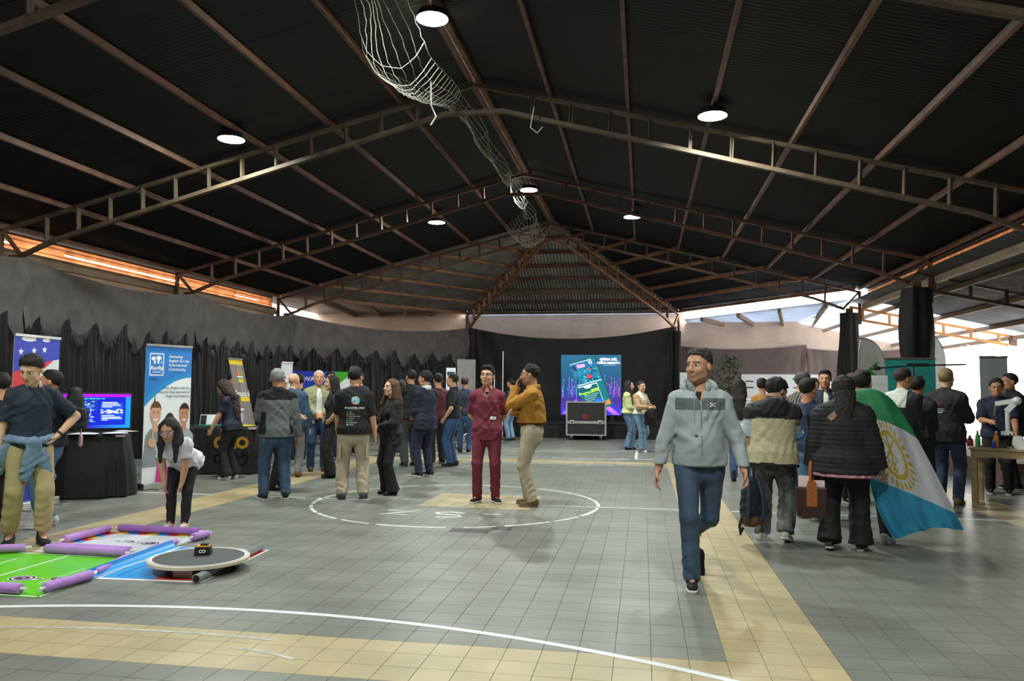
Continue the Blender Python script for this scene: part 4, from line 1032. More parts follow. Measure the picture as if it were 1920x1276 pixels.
def printed_person(cx, cy, sc, skin, hairm, shirt, longh=False, spike=False):
    a = .385
    if longh: b.poly(ell_pts(cx + .02 * sc, cy - .04 * sc * a * 2, .17 * sc, .30 * sc * a * 1.6), hairm)
    b.poly([(cx - .2 * sc, cy - .42 * sc * a), (cx - .1 * sc, cy - .30 * sc * a), (cx + .1 * sc, cy - .30 * sc * a), (cx + .24 * sc, cy - .45 * sc * a), (cx + .26 * sc, cy - 1.05 * sc * a), (cx - .26 * sc, cy - 1.05 * sc * a)], shirt)
    b.poly([(cx - .06 * sc, cy - .36 * sc * a), (cx + .06 * sc, cy - .36 * sc * a), (cx + .05 * sc, cy - .1 * sc * a), (cx - .05 * sc, cy - .1 * sc * a)], skin)
    b.poly(ell_pts(cx, cy, .115 * sc, .17 * sc * a * 1.25), skin)
    hp = [(cx + .125 * sc * math.cos(t), cy + (.06 + .16 * math.sin(t) * 1.2) * sc * a) for t in np.linspace(0, PI, 12)]
    if spike: hp.insert(7, (cx - .02 * sc, cy + .40 * sc * a))
    hp += [(cx - .09 * sc, cy + .12 * sc * a), (cx + .09 * sc, cy + .12 * sc * a)]
    b.poly(hp, hairm)
    b.poly(ell_pts(cx, cy - .105 * sc * a, .05 * sc, .02 * sc * a * 2, 10, 180, 360), Pw)
    for q in (-.045, .045): b.poly(ell_pts(cx + q * sc, cy + .03 * sc * a, .014 * sc, .008 * sc * a * 2, 8), Pdark)
printed_person(.24, .50, .95, Pskin, Phair2, Pplaid, spike=True); printed_person(.86, .49, .9, Pskin2, Phair, Ptee); printed_person(.52, .36, .95, Pskin, Phair, Ppink, longh=True)
b.poly([(.27, .16), (.38, .17), (.40, .33), (.29, .33)], Pgreen); b.poly([(.62, .14), (.70, .14), (.70, .21), (.62, .21)], Pyel)
for x, y in ((.17, .29), (.77, .30)):
    b.poly(ell_pts(x, y, .08, .035), Pskin); b.poly([(x - .015, y + .02), (x + .025, y + .02), (x + .03, y + .085), (x, y + .085)], Pskin)
b.poly(ell_pts(.53, .19, .08, .03), Pskin)
# yellow-topped grey banner
Pwood = mat('print grey curtain folds', (.22, .19, .18), .4, .5, 3., aniso=(9, .3, 1))
b = Board('leaning grey-brown roll-up banner with yellow top strip, beside the lettered black table', (-6.85, 13.0), (-6.93, 13.62), 2.0, Pwood, lean=(-.52, .38))
b.poly([(0, .95), (1, .95), (1, 1), (0, 1)], Pyel); b.poly([(0, 0), (1, 0), (1, .2), (0, .2)], Pyel)
for i, h in enumerate(('d8452a', 'e8a81e', 'd8262c', '7bc043')): b.poly([(.38 + i * .1, .845), (.46 + i * .1, .845), (.46 + i * .1, .885), (.38 + i * .1, .885)], flat('pr' + h, h))
b.poly([(.36, .825), (.8, .825), (.8, .838), (.36, .838)], Pw); b.poly([(.4, .775), (.78, .775), (.78, .81), (.4, .81)], Pyel); b.text('Empezá el', .52, .665, .16, Pw, bold=.02); b.poly([(.3, .59), (.95, .59), (.95, .635), (.3, .635)], Pyel)
for i in range(4): b.poly([(.15, .15 - i * .035), (.75 - .1 * (i % 2), .15 - i * .035), (.75 - .1 * (i % 2), .163 - i * .035), (.15, .163 - i * .035)], Pwood)
Board('narrow pale grey banner just behind the grey-haired man in fleece', (-7.35, 15.1), (-7.22, 15.35), 1.95, Pgrey)
b = Board('dark blue display panel behind the white-haired man', (-9.1, 18.6), (-7.75, 19.3), 1.86, Pdb, 'panel', base=False, name='display_stand', z0=.5, top=False); b.text('INNOVACIÓN', .5, .85, .16, Pw)
b = Board('white display panel with a green top wave beside the man in the printed black tee', (-7.7, 18.6), (-7.2, 18.75), 1.84, Pw, 'panel', base=False, name='display_stand', z0=.5, top=False)
b.poly([(0, .72), (.25, .74), (.55, .84), (.8, .92), (1, .94), (1, 1), (0, 1)], Pgreen)
b.poly([(.42, .42), (.5, .42), (.5, .52), (.42, .52)], flat('print ochre', 'b0793a')); b.poly(ell_pts(.46, .56, .06, .03), Pred); b.poly(ell_pts(.47, .4, .04, .02), Pdark)
b = Board('small white notice panel above the dark-polo man', (-4.85, 19.0), (-4.62, 19.05), 1.96, Pgrey, 'panel', base=False, name='notice_stand', z0=1.0, top=False); b.poly([(.1, .8), (.9, .8), (.9, .9), (.1, .9)], Pnavy)
Board('slanting grey partition board at the edge of the stage drape', (-5.05, 21.0), (-4.6, 21.3), 2.25, mat('grey board', (.2, .19, .19), .7), 'panel', base=False, name='display_stand', z0=.4, top=False)
Board('slim white panel seen just beside the jacket man shoulder', (1.1, 24.2), (1.32, 24.25), 1.98, Pw, 'panel', base=False, name='display_stand', z0=.3, top=False)
b = Board('long white board with small coloured icons behind the vest wearer', (3.0, 25.0), (5.35, 25.0), 1.95, Pw, 'panel', base=False, name='display_stand', z0=1.0, top=False)
for x, y, h in ((.28, .8, 'd8262c'), (.33, .82, 'e8c81e'), (.3, .6, '1a9a92'), (.66, .85, '2fae7a'), (.78, .6, '2a7fd0'), (.55, .55, '9a9aa0')): b.poly(ell_pts(x, y, .02, .05), flat('pi' + h, h))
for x, y in ((.1, .75), (.1, .55), (.5, .8), (.47, .6), (.85, .8), (.7, .55)): b.poly([(x - .05, y), (x + .05, y), (x + .05, y + .04), (x - .05, y + .04)], Pdark)
b = Board('small pale board with a pink strip behind the suited man facing us', (5.05, 25.2), (5.95, 25.2), 1.8, Pw, 'panel', base=False, name='display_stand', z0=1.0, top=False); b.poly([(0, .6), (1, .6), (1, .7), (0, .7)], flat('print rose', 'e88aa0'))
# feather flags
def feather(label, x, y, h, wd, rz, marks):
    r = thing('feather_flag', label, 'flag', (x, y, 0), rz); n = 24
    P = [(0, .25)] + [(wd * min(1, 1.0) * (1 if t < .72 else math.cos((t - .72) / .28 * PI / 2) ** .8), .25 + (h - .25) * (t if t < .72 else .72 + .28 * math.sin((t - .72) / .28 * PI / 2))) for t in np.linspace(0, 1, n)]
    solid(MB().add([(a, 0.015 * math.sin(z * 5), z) for a, z in P], [tuple(range(len(P)))]).build('sail', mat('white flag fabric', (.85, .87, .85), .7, .04, tl=.3), r), .004)
    MB().tube([(-.01, 0, 0), (-.012, 0, h * .75), (.0, 0, h * .9), (.05, 0, h * .985)], .012, 6).build('pole', M_chrome, r)
    MB().tube([(wd, 0, .25)] + [(a + .006, 0, z) for a, z in P[1:]], .01, 5).build('edge_binding', mat('navy binding', (.05, .06, .13), .6), r)
    MB().box((0, 0, .02), (.35, .35, .04)).build('base', M_blk, r)
    for pts in marks: MB().add([(a, -.012, z) for a, z in pts], [tuple(range(len(pts)))]).build('print', flat('print flag green', '46b45a'), r); 
    return r
feather('white feather flag with a green arrow mark above the flag-draped person', 4.5, 17.5, 2.58, .52, .0, [[(.12, 1.86), (.36, 2.08), (.36, 1.98), (.24, 1.89), (.36, 1.8), (.36, 1.72)], [(.3, 1.62), (.38, 1.62), (.38, 1.5), (.3, 1.5)], [(.2, 1.4), (.36, 1.4), (.36, 1.3), (.2, 1.3)]])
feather('white feather flag half hidden by the nearer wrapped post', 6.45, 20.0, 2.92, .62, .0, [])

# ================================================================== SCREEN, CASE, STAGE
st = thing('stage', 'low black platform under the big screen', 'stage', (-2.6, 25.0, 0))
bevel(MB().box((0, 0, .43), (6.6, 3.6, .05)).build('deck', M_black, st), .01)
MB().grid(lambda u, v: (-3.3 + 6.6 * u, -1.78 + .025 * math.sin(u * 120) * (.3 + v), .41 * (1 - v)), 240, 4).build('skirt', M_black, st, True)
def screen_mat(name, ramp, strength, axis='Z', lo=0., hi=1., noise=.15):
    m = bpy.data.materials.new(name); m.use_nodes = True; nt = m.node_tree; N = nt.nodes; b = N['Principled BSDF']; b.inputs['Base Color'].default_value = (.01, .01, .01, 1); b.inputs['Roughness'].default_value = .3
    tc = N.new('ShaderNodeTexCoord'); sp = N.new('ShaderNodeSeparateXYZ'); nt.links.new(tc.outputs['Object'], sp.inputs[0]); mr = N.new('ShaderNodeMapRange'); mr.inputs[1].default_value = lo; mr.inputs[2].default_value = hi
    nz = N.new('ShaderNodeTexNoise'); nz.inputs['Scale'].default_value = 3.; nt.links.new(tc.outputs['Object'], nz.inputs['Vector'])
    nt.links.new(sp.outputs[axis], mr.inputs[0]); ad = N.new('ShaderNodeMath'); ad.operation = 'MULTIPLY_ADD'; nt.links.new(nz.outputs['Fac'], ad.inputs[0]); ad.inputs[1].default_value = noise; nt.links.new(mr.outputs[0], ad.inputs[2])
    r = N.new('ShaderNodeValToRGB'); nt.links.new(ad.outputs[0], r.inputs[0])
    while len(r.color_ramp.elements) < len(ramp): r.color_ramp.elements.new(.5)
    for e, (p, h) in zip(r.color_ramp.elements, ramp): e.position = p; e.color = (*hexc(h), 1)
    nt.links.new(r.outputs[0], b.inputs['Emission Color']); b.inputs['Emission Strength'].default_value = strength; return m
def em(h, k=1.): return flat('lit ' + h + str(k), h, .3, k)
sc_ = thing('led_screen', 'big upright lit screen showing a tilted programme leaflet on blue', 'screen', (-2.51, 24.2, .66))
MB().box((.925, .06, .925), (1.85, .1, 1.85)).build('cabinet', M_blk, sc_)
MB().box((.3, .3, -.1), (.1, .5, .2)).box((1.55, .3, -.1), (.1, .5, .2)).build('support', M_blk, sc_)
MB().add([(0, 0, 0), (1.85, 0, 0), (1.85, 0, 1.85), (0, 0, 1.85)], [(0, 1, 2, 3)]).build('picture', screen_mat('screen picture', [(0, '5a2ad0'), (.12, '3a3ae0'), (.3, '4a2aa0'), (.42, '173f8c'), (.7, '1a5a86'), (1, '1d6a92')], 1.0, 'Z', 0, 1.85), sc_)
def lit(pts, m, k, parent=sc_, name='picture_mark'): return MB().add([(x, -.0015 * k, z) for x, z in pts], [tuple(range(len(pts)))]).build(name, m, parent)
rn = random.Random(5)
for i in range(46):
    x = rn.choice([rn.uniform(.03, .5), rn.uniform(1.25, 1.82)]); z0 = .5 + rn.uniform(0, .15); z1 = z0 + rn.uniform(.1, .6); wv = .006
    lit([(x, z0), (x + wv, z0), (x + wv, z1), (x, z1)], em(rn.choice(['3a5ae8', '4a8af0', 'b04ae0', 'e04ab0', '6ac0f0']), 1.), 1); lit(ell_pts(x + wv / 2, z1, .012, .012, 8), em(rn.choice(['a0c8ff', 'ff7ad0', '6ae0f0'])), 1)
for i in range(14):
    t = i / 13; lit([(.02 + t * .2, .02), (.03 + t * .2, .02), (.5 + t * .05, .5 - .02 * i), (.48 + t * .05, .5 - .02 * i)], em(rn.choice(['5a7af8', 'b05af0', 'e070d0'])), 1); lit([(1.8 - t * .2, .02), (1.81 - t * .2, .02), (1.3 + t * .1, .45 - .02 * i), (1.28 + t * .1, .45 - .02 * i)], em(rn.choice(['5a7af8', 'b05af0', 'e070d0'])), 1)
def lf(u, v): # leaflet axes: u across, v up; tilted
    o_ = Vector((.78, .10)); ex = Vector((.79, .22)); ey = Vector((-.55, 1.50)); p = o_ + ex * u + ey * v; return (p.x, p.y)
def leaf(pts, m, k): return lit([lf(*p) for p in pts], m, k)
leaf([(0, -.02), (1.05, -.02), (1.05, 1), (0, 1)], em('0f5560', .9), 2); leaf([(0, 0), (.98, 0), (.98, .98), (0, .98)], em('12707a', .9), 3)
leaf([(.03, .53), (.95, .53), (.95, .95), (.03, .95)], em('1f6a9a', .9), 4); leaf([(.02, .515), (.96, .515), (.96, .53), (.02, .53)], em('e8f0f0', 1.), 5); leaf([(.02, .95), (.7, .95), (.7, .96), (.02, .96)], em('e8f0f0', 1.), 5)
for i in range(85):
    u = rn.uniform(.06, .92); v = rn.uniform(.55, .84); q = rn.uniform(.02, .045); leaf(ell_pts(u, v, q, q * .55, 7), em(rn.choice(['1a9a8a', '2ac0a8', '155a70', '0c2a40', '2ab0c8', '3a78b0', '104858']), .9), 6)
leaf(ell_pts(.56, .64, .09, .045, 9), em('d83a4a', .9), 7); leaf(ell_pts(.66, .78, .04, .025, 8), em('d83a4a', .9), 7); leaf(ell_pts(.12, .88, .07, .035), em('1a2a6a', 1.), 7); leaf([(.25, .85), (.55, .84), (.55, .9), (.25, .92)], em('e0a0d0', 1.), 7); leaf([(.72, .87), (.76, .87), (.76, .97), (.72, .97)], em('e8f0f0'), 7); leaf([(.8, .86), (.83, .86), (.83, .97), (.8, .97)], em('e8f0f0'), 7)
leaf([(.04, .1), (.74, .1), (.74, .48), (.04, .48)], em('0d5a64', .9), 6); leaf([(.03, .475), (.75, .475), (.75, .49), (.03, .49)], em('e8f0f0'), 7); leaf([(.735, .06), (.75, .06), (.75, .49), (.735, .49)], em('e8f0f0'), 7); leaf(ell_pts(.38, .46, .15, .035, 14), em('f2f4f4'), 8)
def ltext(t, u, v, size, m, k, rot=.27): 
    p = lf(u, v); me = text_mesh(t, size, .02); me.materials.append(m); me.name = 'lettering'; return link('lettering', me, sc_, (p[0], -.0015 * k, p[1]), (PI / 2, -rot, 0))
ltext('Programá', .25, .35, .12, em('b8f040', 1.1), 9); leaf([(.46, .335), (.74, .335), (.74, .39), (.46, .39)], em('b8f040'), 8); ltext('tu futuro', .6, .36, .075, em('0d5a64', .9), 9)
for i in range(4): leaf([(.12, .29 - i * .035), (.68 - .06 * i, .29 - i * .035), (.68 - .06 * i, .30 - i * .035), (.12, .30 - i * .035)], em('9ac8c8', .9), 8)
leaf(ell_pts(.55, .1, .2, .1, 18), em('2a5ac0', 1.), 8); leaf(ell_pts(.55, .1, .13, .07, 18), em('1a7ad0', 1.), 9); leaf([(.78, .03), (.98, .03), (.98, .12), (.78, .1)], em('f08030', 1.), 8)
tt = [('FERIA DEL', 1.50, 1.71, .105), ('CONOCIMIENTO', 1.46, 1.60, .09)]
for t, x, z, s_ in tt:
    me = text_mesh(t, s_, .03); me.materials.append(em('ffffff', 1.2)); me.name = 'lettering'; link('lettering', me, sc_, (x, -.012, z), (PI / 2, 0, 0))
me = text_mesh('S', .22, .03); me.materials.append(em('f0c0e8', 1.2)); link('lettering', me, sc_, (1.24, -.012, 1.66), (PI / 2, 0, 0)); lit([(1.3, 1.53), (1.7, 1.53), (1.7, 1.536), (1.3, 1.536)], em('e8f0f0'), 6)
# flight case
fc = thing('flight_case', 'black flight case with aluminium edges on castors in front of the screen', 'case', (-1.62, 22.75, 0), .04)
W_, D_, Z0_, Z1_ = 1.1, .62, .13, 1.1
bevel(MB().box((0, 0, (Z0_ + Z1_) / 2), (W_ - .02, D_ - .02, Z1_ - Z0_ - .02)).build('body', mat('black laminate', (.016, .016, .016), .55, .2, 30.), fc), .01)
eb = MB()
for z in (Z0_ + .02, .49, .525, Z1_ - .02):
    for y in (-1, 1): eb.bar((-W_ / 2, y * D_ / 2, z), (W_ / 2, y * D_ / 2, z), .04, .035)
    for x in (-1, 1): eb.bar((x * W_ / 2, -D_ / 2, z), (x * W_ / 2, D_ / 2, z), .04, .035)
for x in (-1, 1):
    for y in (-1, 1): eb.bar((x * W_ / 2, y * D_ / 2, Z0_), (x * W_ / 2, y * D_ / 2, Z1_), .045, .045, (0, 1, 0))
eb.build('edge_extrusion', M_chrome, fc)
for x in (-.4, .4):
    o = MB().box((x, -D_ / 2 - .025, .508), (.12, .015, .11)).build('latch', M_chrome, fc); bevel(o, .006); MB().box((x, -D_ / 2 - .036, .508), (.05, .01, .06)).build('latch_key', mat('dark metal', (.15, .15, .15), .4, metal=1.), o)
for x in (-.42, .42):
    for y in (-.22, .22):
        o = MB().box((x, y, .115), (.08, .08, .03)).box((x - .03, y, .075), (.008, .06, .07)).box((x + .03, y, .075), (.008, .06, .07)).build('castor', M_chrome, fc)
        MB().lathe([(.05, -.02), (.055, -.012), (.055, .012), (.05, .02)], (x, y, .056), 16, R=Matrix.Rotation(PI / 2, 3, 'Y')).build('wheel', M_blk, o, True)
MB().add([(-.03 + a, -D_ / 2 - .002 + .0, z + .03) for a, z in ell_pts(0, .64, .09, .08, 12)], [tuple(range(12))]).build('print', flat('dull red print', '7a1414'), fc)
for i in range(9): MB().add([(x_, -D_ / 2 - .003, z_) for x_, z_ in ell_pts(.14 + .05 * math.cos(i * 2.4) * i * .2, .67 + .04 * math.sin(i * 2.4), .012, .012, 6)], [tuple(range(6))]).build('print', flat('dull red print', '7a1414'), fc)
# poles by the drape
for lb, x, y, z0, z1 in (('thin white pole against the stage drape', -3.95, 22.0, 0, 2.52), ('short white pole behind the maroon uniform', -4.1, 21.5, 0, 1.95)):
    r = thing('thin_pole', lb, 'pole', (x, y, 0)); MB().tube([(0, 0, 0), (0, 0, z1)], .014, 6).build('rod', M_white, r); MB().lathe([(.16, 0), (.15, .02), (.02, .04)], n=14).build('base', M_blk, r)

# ================================================================== TABLES LEFT
def cloth_table(label, c, rz, w_, d_, h, rnd=.08, flare=.08, seed=1, m=None):
    r = thing('draped_table', label, 'table', (c[0], c[1], 0), rz); m = m or M_black; rn = random.Random(seed)
    MB().box((0, 0, h - .02), (w_ - .02, d_ - .02, .03)).build('table_top', mat('folding table board', (.6, .58, .55), .6), r)
    for x in (-1, 1):
        for y in (-1, 1): MB().tube([(x * (w_ / 2 - .1), y * (d_ / 2 - .1), 0), (x * (w_ / 2 - .1), y * (d_ / 2 - .1), h - .03)], .016, 8).build('leg', M_chrome, r)
    n = 220
    def rim(t, rr):     # superellipse outline
        a = 2 * PI * t; c_, s_ = math.cos(a), math.sin(a); p = 2 / 6.
        return (math.copysign(abs(c_) ** p, c_) * w_ / 2, math.copysign(abs(s_) ** p, s_) * d_ / 2)
    ph = [rn.uniform(0, 6) for _ in range(6)]
    def fn(u, v):
        x, y = rim(u, 0); L = math.hypot(x, y); ux_, uy_ = x / L, y / L
        if v < .2: f = v / .2; return (x * f, y * f, h + .003)
        q = (v - .2) / .8; per = u * 2 * (w_ + d_)
        f = flare * q * (.6 + .4 * math.sin(per * 2.1 + ph[0])) + (.035 * math.sin(per * 15 + ph[1] + 1.2 * math.sin(per * 3)) + .02 * math.sin(per * 27 + ph[2])) * min(1, q * 1.6) + .012
        return (x + ux_ * f, y + uy_ * f, h + .003 - (h - .015) * q - .01 * math.sin(per * 9 + ph[3]) * q * 0)
    MB().grid(fn, n, 24).build('tablecloth', m, r, True); return r
T1 = cloth_table('black-draped table carrying the television', (-7.42, 9.42), math.radians(30), 1.15, .85, .82, seed=2)
T2 = cloth_table('black-draped table with gold letters on its cloth', (-7.12, 12.45), math.radians(12), 1.35, .75, .78, seed=4)
for t, x in (('GH', .22), ('O', .5)):
    me = text_mesh(t, .26, .05); me.materials.append(flat('gold letter foil', 'b8862a', .35)); me.name = 'lettering'; link('lettering', me, T2, (x, -.50, .52), (PI / 2, 0, 0))
tv = thing('television', 'lit television showing a purple and blue slide on the draped table', 'television', (-7.15, 9.36, .823), math.radians(33))
bevel(MB().box((0, .02, .29), (.84, .05, .50)).build('housing', M_blk, tv), .01)
MB().add([(-.40, -.008, .07), (.40, -.008, .07), (.40, -.008, .52), (-.40, -.008, .52)], [(0, 1, 2, 3)]).build('picture', screen_mat('tv picture', [(0, 'b414d0'), (.22, 'a010d8'), (.45, '2a2ad8'), (.8, '1a8af0'), (1, '1aa0f0')], 1.0, 'X', -.4, .4, .1), tv)
MB().box((0, .02, .03), (.06, .04, .06)).box((0, .02, .008), (.42, .2, .016)).build('stand', M_blk, tv)
def tvl(pts, m, k): return lit(pts, m, k + 6, tv)
tvl([(-.4, .07), (-.33, .07), (-.33, .48), (.4, .48), (.4, .52), (-.4, .52)], em('a814d0', 1.), 1); tvl([(-.33, .11), (.34, .11), (.34, .48), (-.33, .48)], em('1220b0', 1.), 1); tvl([(-.33, .3), (.0, .3), (.0, .48), (-.33, .48)], em('143a9a', 1.), 2); tvl([(.04, .17), (.31, .17), (.31, .40), (.04, .40)], em('1a48b8', 1.), 2)
for i in range(16): x = -.29 + i * .024; tvl([(x, .452 + .006 * (i % 3)), (x + .022, .449 + .009 * (i % 2)), (x + .022, .465), (x, .462)], em('4ae0f0', 1.1), 3)
tvl([(x * 1.0, z) for x, z in ell_pts(-.17, .29, .105, .105, 30)], em('7ab8f8', 1.), 3); tvl(ell_pts(-.17, .29, .097, .097, 30), em('1030a8', 1.), 4)
rn = random.Random(9)
for i in range(60):
    x = rn.uniform(-.31, -.05); z = rn.uniform(.15, .42); l = rn.uniform(.01, .05); tvl([(x, z), (x + l, z), (x + l, z + .006), (x, z + .006)], em(rn.choice(['e8f0ff', '9ad0f8', '4ac8f0', 'd8a0f0']), 1.1), 5)
for z, l in ((.405, .18), (.385, .2), (.365, .22), (.345, .12), (.23, .15), (.21, .22), (.192, .24), (.172, .07)): tvl([(.06, z), (.06 + l, z), (.06 + l, z + .008), (.06, z + .008)], em('e8f0ff', 1.1), 5)
for i in range(26): x = .04 + rn.uniform(0, .25); z = .26 + rn.uniform(0, .05); tvl([(x, z), (x + .03, z), (x + .03, z + .012), (x, z + .012)], em(rn.choice(['f4f4f4', 'f0d890', 'e8f0ff']), 1.1), 6)
def paper(label, x, y, z, w_, h_, rz, m=Pw, name='paper_sheet', curl=.012):
    o = MB().grid(lambda u, v: ((u - .5) * w_, (v - .5) * h_, curl * math.sin(u * PI) * v), 6, 4).build(name, m, None, True, (x, y, z), (0, 0, rz)); solid(o, .002); return tag(o, label, 'paper')
paper('crumpled white paper at the table edge under the television', -7.1, 9.06, .835, .34, .2, .4); paper('second white paper beside the television foot', -6.83, 9.3, .835, .3, .16, .7)
paper('white leaflet at the corner of the television table', -6.98, 9.72, .835, .25, .2, 1.2)
# items on the second table
paper('green patterned leaflet stack on the lettered table', -7.3, 12.4, .79, .55, .3, .2, Pteal); paper('yellow-edged leaflet on the lettered table', -6.75, 12.45, .79, .4, .28, .1, Pyel)
r = thing('picture_stand', 'small tilted photo card standing on the lettered table', 'card', (-7.45, 12.6, .785), .2); MB().box((0, 0, .09), (.3, .02, .18), Matrix.Rotation(-.25, 3, 'X')).build('card', Pw, r); MB().box((-.09, -.014, .09), (.1, .004, .16), Matrix.Rotation(-.25, 3, 'X')).build('photo', Pdark, r); MB().box((0, .05, .04), (.03, .1, .08)).build('easel', Pgrey, r)
r = thing('dispenser_box', 'white box with a flared top on the lettered table', 'box', (-7.0, 12.72, .785), .1); MB().box((0, 0, .1), (.18, .14, .2)).build('box', Pgrey, r); MB().lathe([(.06, .2), (.1, .24), (.13, .27), (.12, .28)], n=16).build('flared_top', Pw, r, True)

# ================================================================== ROBOT MATS
M_foam = mat('lilac pool-noodle foam', (.46, .24, .62), .85, .1, 14., bump=.5, bscale=120.); M_foam2 = mat('deep purple pool-noodle foam', (.30, .12, .42), .85, .1, 14., bump=.5, bscale=120.)
M_pvc = mat('white pipe', (.72, .72, .72), .4, .05)
def noodle(label, a, b, z=.04, r_=.036, m=M_foam):
    a, b = Vector((a[0], a[1], z)), Vector((b[0], b[1], z)); d = b - a; c = (a + b) / 2; L = d.length; d.normalize()
    R = Matrix((d, Vector((-d.y, d.x, 0)), Vector((0, 0, 1)))).transposed()
    n = thing('foam_noodle', label, 'foam tube', (c.x, c.y, c.z), math.atan2(d.y, d.x), 'purple foam tubes round the mats')
    Ry = Matrix.Rotation(PI / 2, 3, 'Y')
    MB().lathe([(.014, -L / 2), (r_ * .93, -L / 2), (r_, -L / 2 + .008), (r_ * 1.02, -L / 6), (r_ * .98, L / 6), (r_, L / 2 - .008), (r_ * .93, L / 2), (.014, L / 2)], n=20, R=Ry).build('foam', m, n, True)
    MB().tube([(-L / 2 - .05, 0, 0), (L / 2 + .05, 0, 0)], .012, 8).build('pipe', M_pvc, n); return n
def mat_thing(label, c, rz, w_, d_, m): 
    r = thing('printed_floor_mat', label, 'mat', (c[0], c[1], 0), rz); MB().box((0, 0, .002), (w_, d_, .002)).build('sheet', m, r); return r
def mp(r, pts, m, k=1): return MB().add([(x, y, .0036 + .0004 * k) for x, y in pts], [tuple(range(len(pts)))]).build('print', m, r)
Pgm = flat('mat green', '63c81e', .3); Pmw = flat('mat white', 'd6dade', .3); Pmb = flat('mat blue', '2196e0', .3); Pmr = flat('mat red', 'd8342c', .3); Ppur = flat('print purple', '4a1a58', .4); Por = flat('print orange', 'e8a03a', .4)
def emblem(r, x, y, s_, fl=1):      # ring badge and winged shape, purple outlined
    R = lambda pts: [(x + px * s_ * fl, y + py * s_) for px, py in pts]
    mp(r, R(ell_pts(0, 0, 1.08, .9)), Pw, 1); mp(r, R(ell_pts(0, 0, 1.0, .82)), Ppur, 2); mp(r, R(ell_pts(0, 0, .8, .64)), Pw, 3); mp(r, R(ell_pts(0, 0, .66, .52)), Ppur, 4); mp(r, R(ell_pts(.1, .05, .15, .12)), Pw, 5)
    mp(r, R([(.95, -.1), (1.5, .35), (1.9, .2), (1.7, -.15), (1.3, -.35)]), Pw, 2); mp(r, R([(1.1, -.05), (1.5, .25), (1.75, .15), (1.55, -.1)]), Ppur, 3)
    mp(r, R([(2.0, .1), (2.3, .5), (2.5, .4), (2.15, .0)]), Por, 2)
    mp(r, R(ell_pts(3.1, .4, .85, .62)), Pw, 1); mp(r, R(ell_pts(3.1, .4, .78, .54)), Ppur, 2); mp(r, R(ell_pts(3.25, .3, .62, .34)), Pw, 3); mp(r, R([(2.6, .3), (3.6, .55), (3.7, .35), (2.8, .1)]), Ppur, 4)
    mp(r, R([(3.8, .3), (4.4, .55), (4.5, .4), (3.9, .1)]), Ppur, 2); mp(r, R([(4.6, .6), (5.1, .95), (5.15, .8), (4.7, .5)]), Por, 2)
gm = mat_thing('green football-pitch floor mat framed by purple tubes', (-4.84, 5.48), 0, 1.5, 1.26, Pgm)
for pts in ([(-.02, -.6), (.0, -.6), (.0, .6), (-.02, .6)], [(-.74, -.62), (.74, -.62), (.74, -.605), (-.74, -.605)], [(.72, -.62), (.74, -.62), (.74, .62), (.72, .62)], [(-.74, .6), (.74, .6), (.74, .615), (-.74, .615)], [(-.7, -.1), (-.35, -.1), (-.35, -.085), (-.7, -.085)], [(-.35, -.1), (-.335, -.1), (-.335, .4), (-.35, .4)], [(.45, -.3), (.46, -.3), (.46, .2), (.45, .2)]): mp(gm, pts, Pw)
emblem(gm, .22, -.18, .095); 
wm = mat_thing('white floor mat with coloured border squares framed by purple tubes', (-4.74, 6.66), 0, 1.06, 1.0, Pmw)
cols5 = [Pmb, Pmr, Pyel, Pmw]
for i in range(9):
    mp(wm, [(-.5 + i * .11, .38), (-.39 + i * .11, .38), (-.39 + i * .11, .46), (-.5 + i * .11, .46)], [Pmr, Pyel, Pmb][i % 3]); mp(wm, [(-.5, -.46 + i * .095), (-.4, -.46 + i * .095), (-.4, -.365 + i * .095), (-.5, -.365 + i * .095)], [Pyel, Pmb, Pmr][i % 3])
emblem(wm, .24, .02, .082, -1); 
bm_ = mat_thing('blue and red floor mat under the round arena', (-3.70, 6.02), .05, .86, 1.2, Pw)
mp(bm_, [(-.40, -.56), (.41, -.56), (.41, .58), (-.40, .58)], Pmb); mp(bm_, [(.02, -.56), (.41, -.56), (.41, .58), (.02, .2)], Pmr, 2); mp(bm_, [(-.31, -.5), (-.29, -.5), (-.29, .56), (-.31, .56)], flat('mat blue dark', '1a6ab0', .3), 2)
MB().grid(lambda u, v: (-.43 - .06 * math.sin(u * PI / 2), -.6 + 1.2 * v, .004 + .06 * (1 - math.cos(u * PI / 2))), 6, 4).build('curled_edge', Pmb, bm_, True)
for lb, a, b_, m in (('lilac foam tube along the far green mat edge', (-5.12, 6.13), (-4.34, 6.10), M_foam), ('lilac foam tube at the far corner of the green mat, cut by the frame', (-5.50, 6.02), (-5.32, 6.12), M_foam), ('lilac foam tube on the near side of the green mat edge towards the blue mat', (-4.13, 4.95), (-4.09, 5.36), M_foam),
                     ('thin lilac foam tube between green and blue mats', (-4.15, 5.5), (-4.27, 6.05), M_foam), ('lilac foam tube along the near green mat edge', (-4.9, 4.93), (-4.28, 4.90), M_foam), ('lilac foam tube on the teenager side of the white mat', (-5.25, 6.5), (-5.23, 7.08), M_foam),
                     ('deep purple foam tube at the girl side of the white mat', (-5.15, 7.14), (-4.28, 7.12), M_foam2), ('thin lilac foam tube between white mat and blue mat', (-4.25, 6.3), (-4.24, 6.68), M_foam), ('short lilac foam tube at the far corner of the white mat by the girl', (-4.17, 6.84), (-4.14, 7.04), M_foam), ('second lilac foam tube lying against the far green edge', (-5.14, 6.215), (-4.36, 6.19), M_foam)):
    noodle(lb, a, b_, r_=.026 if 'thin' in lb else .037, z=.03 if 'thin' in lb else .042, m=m)
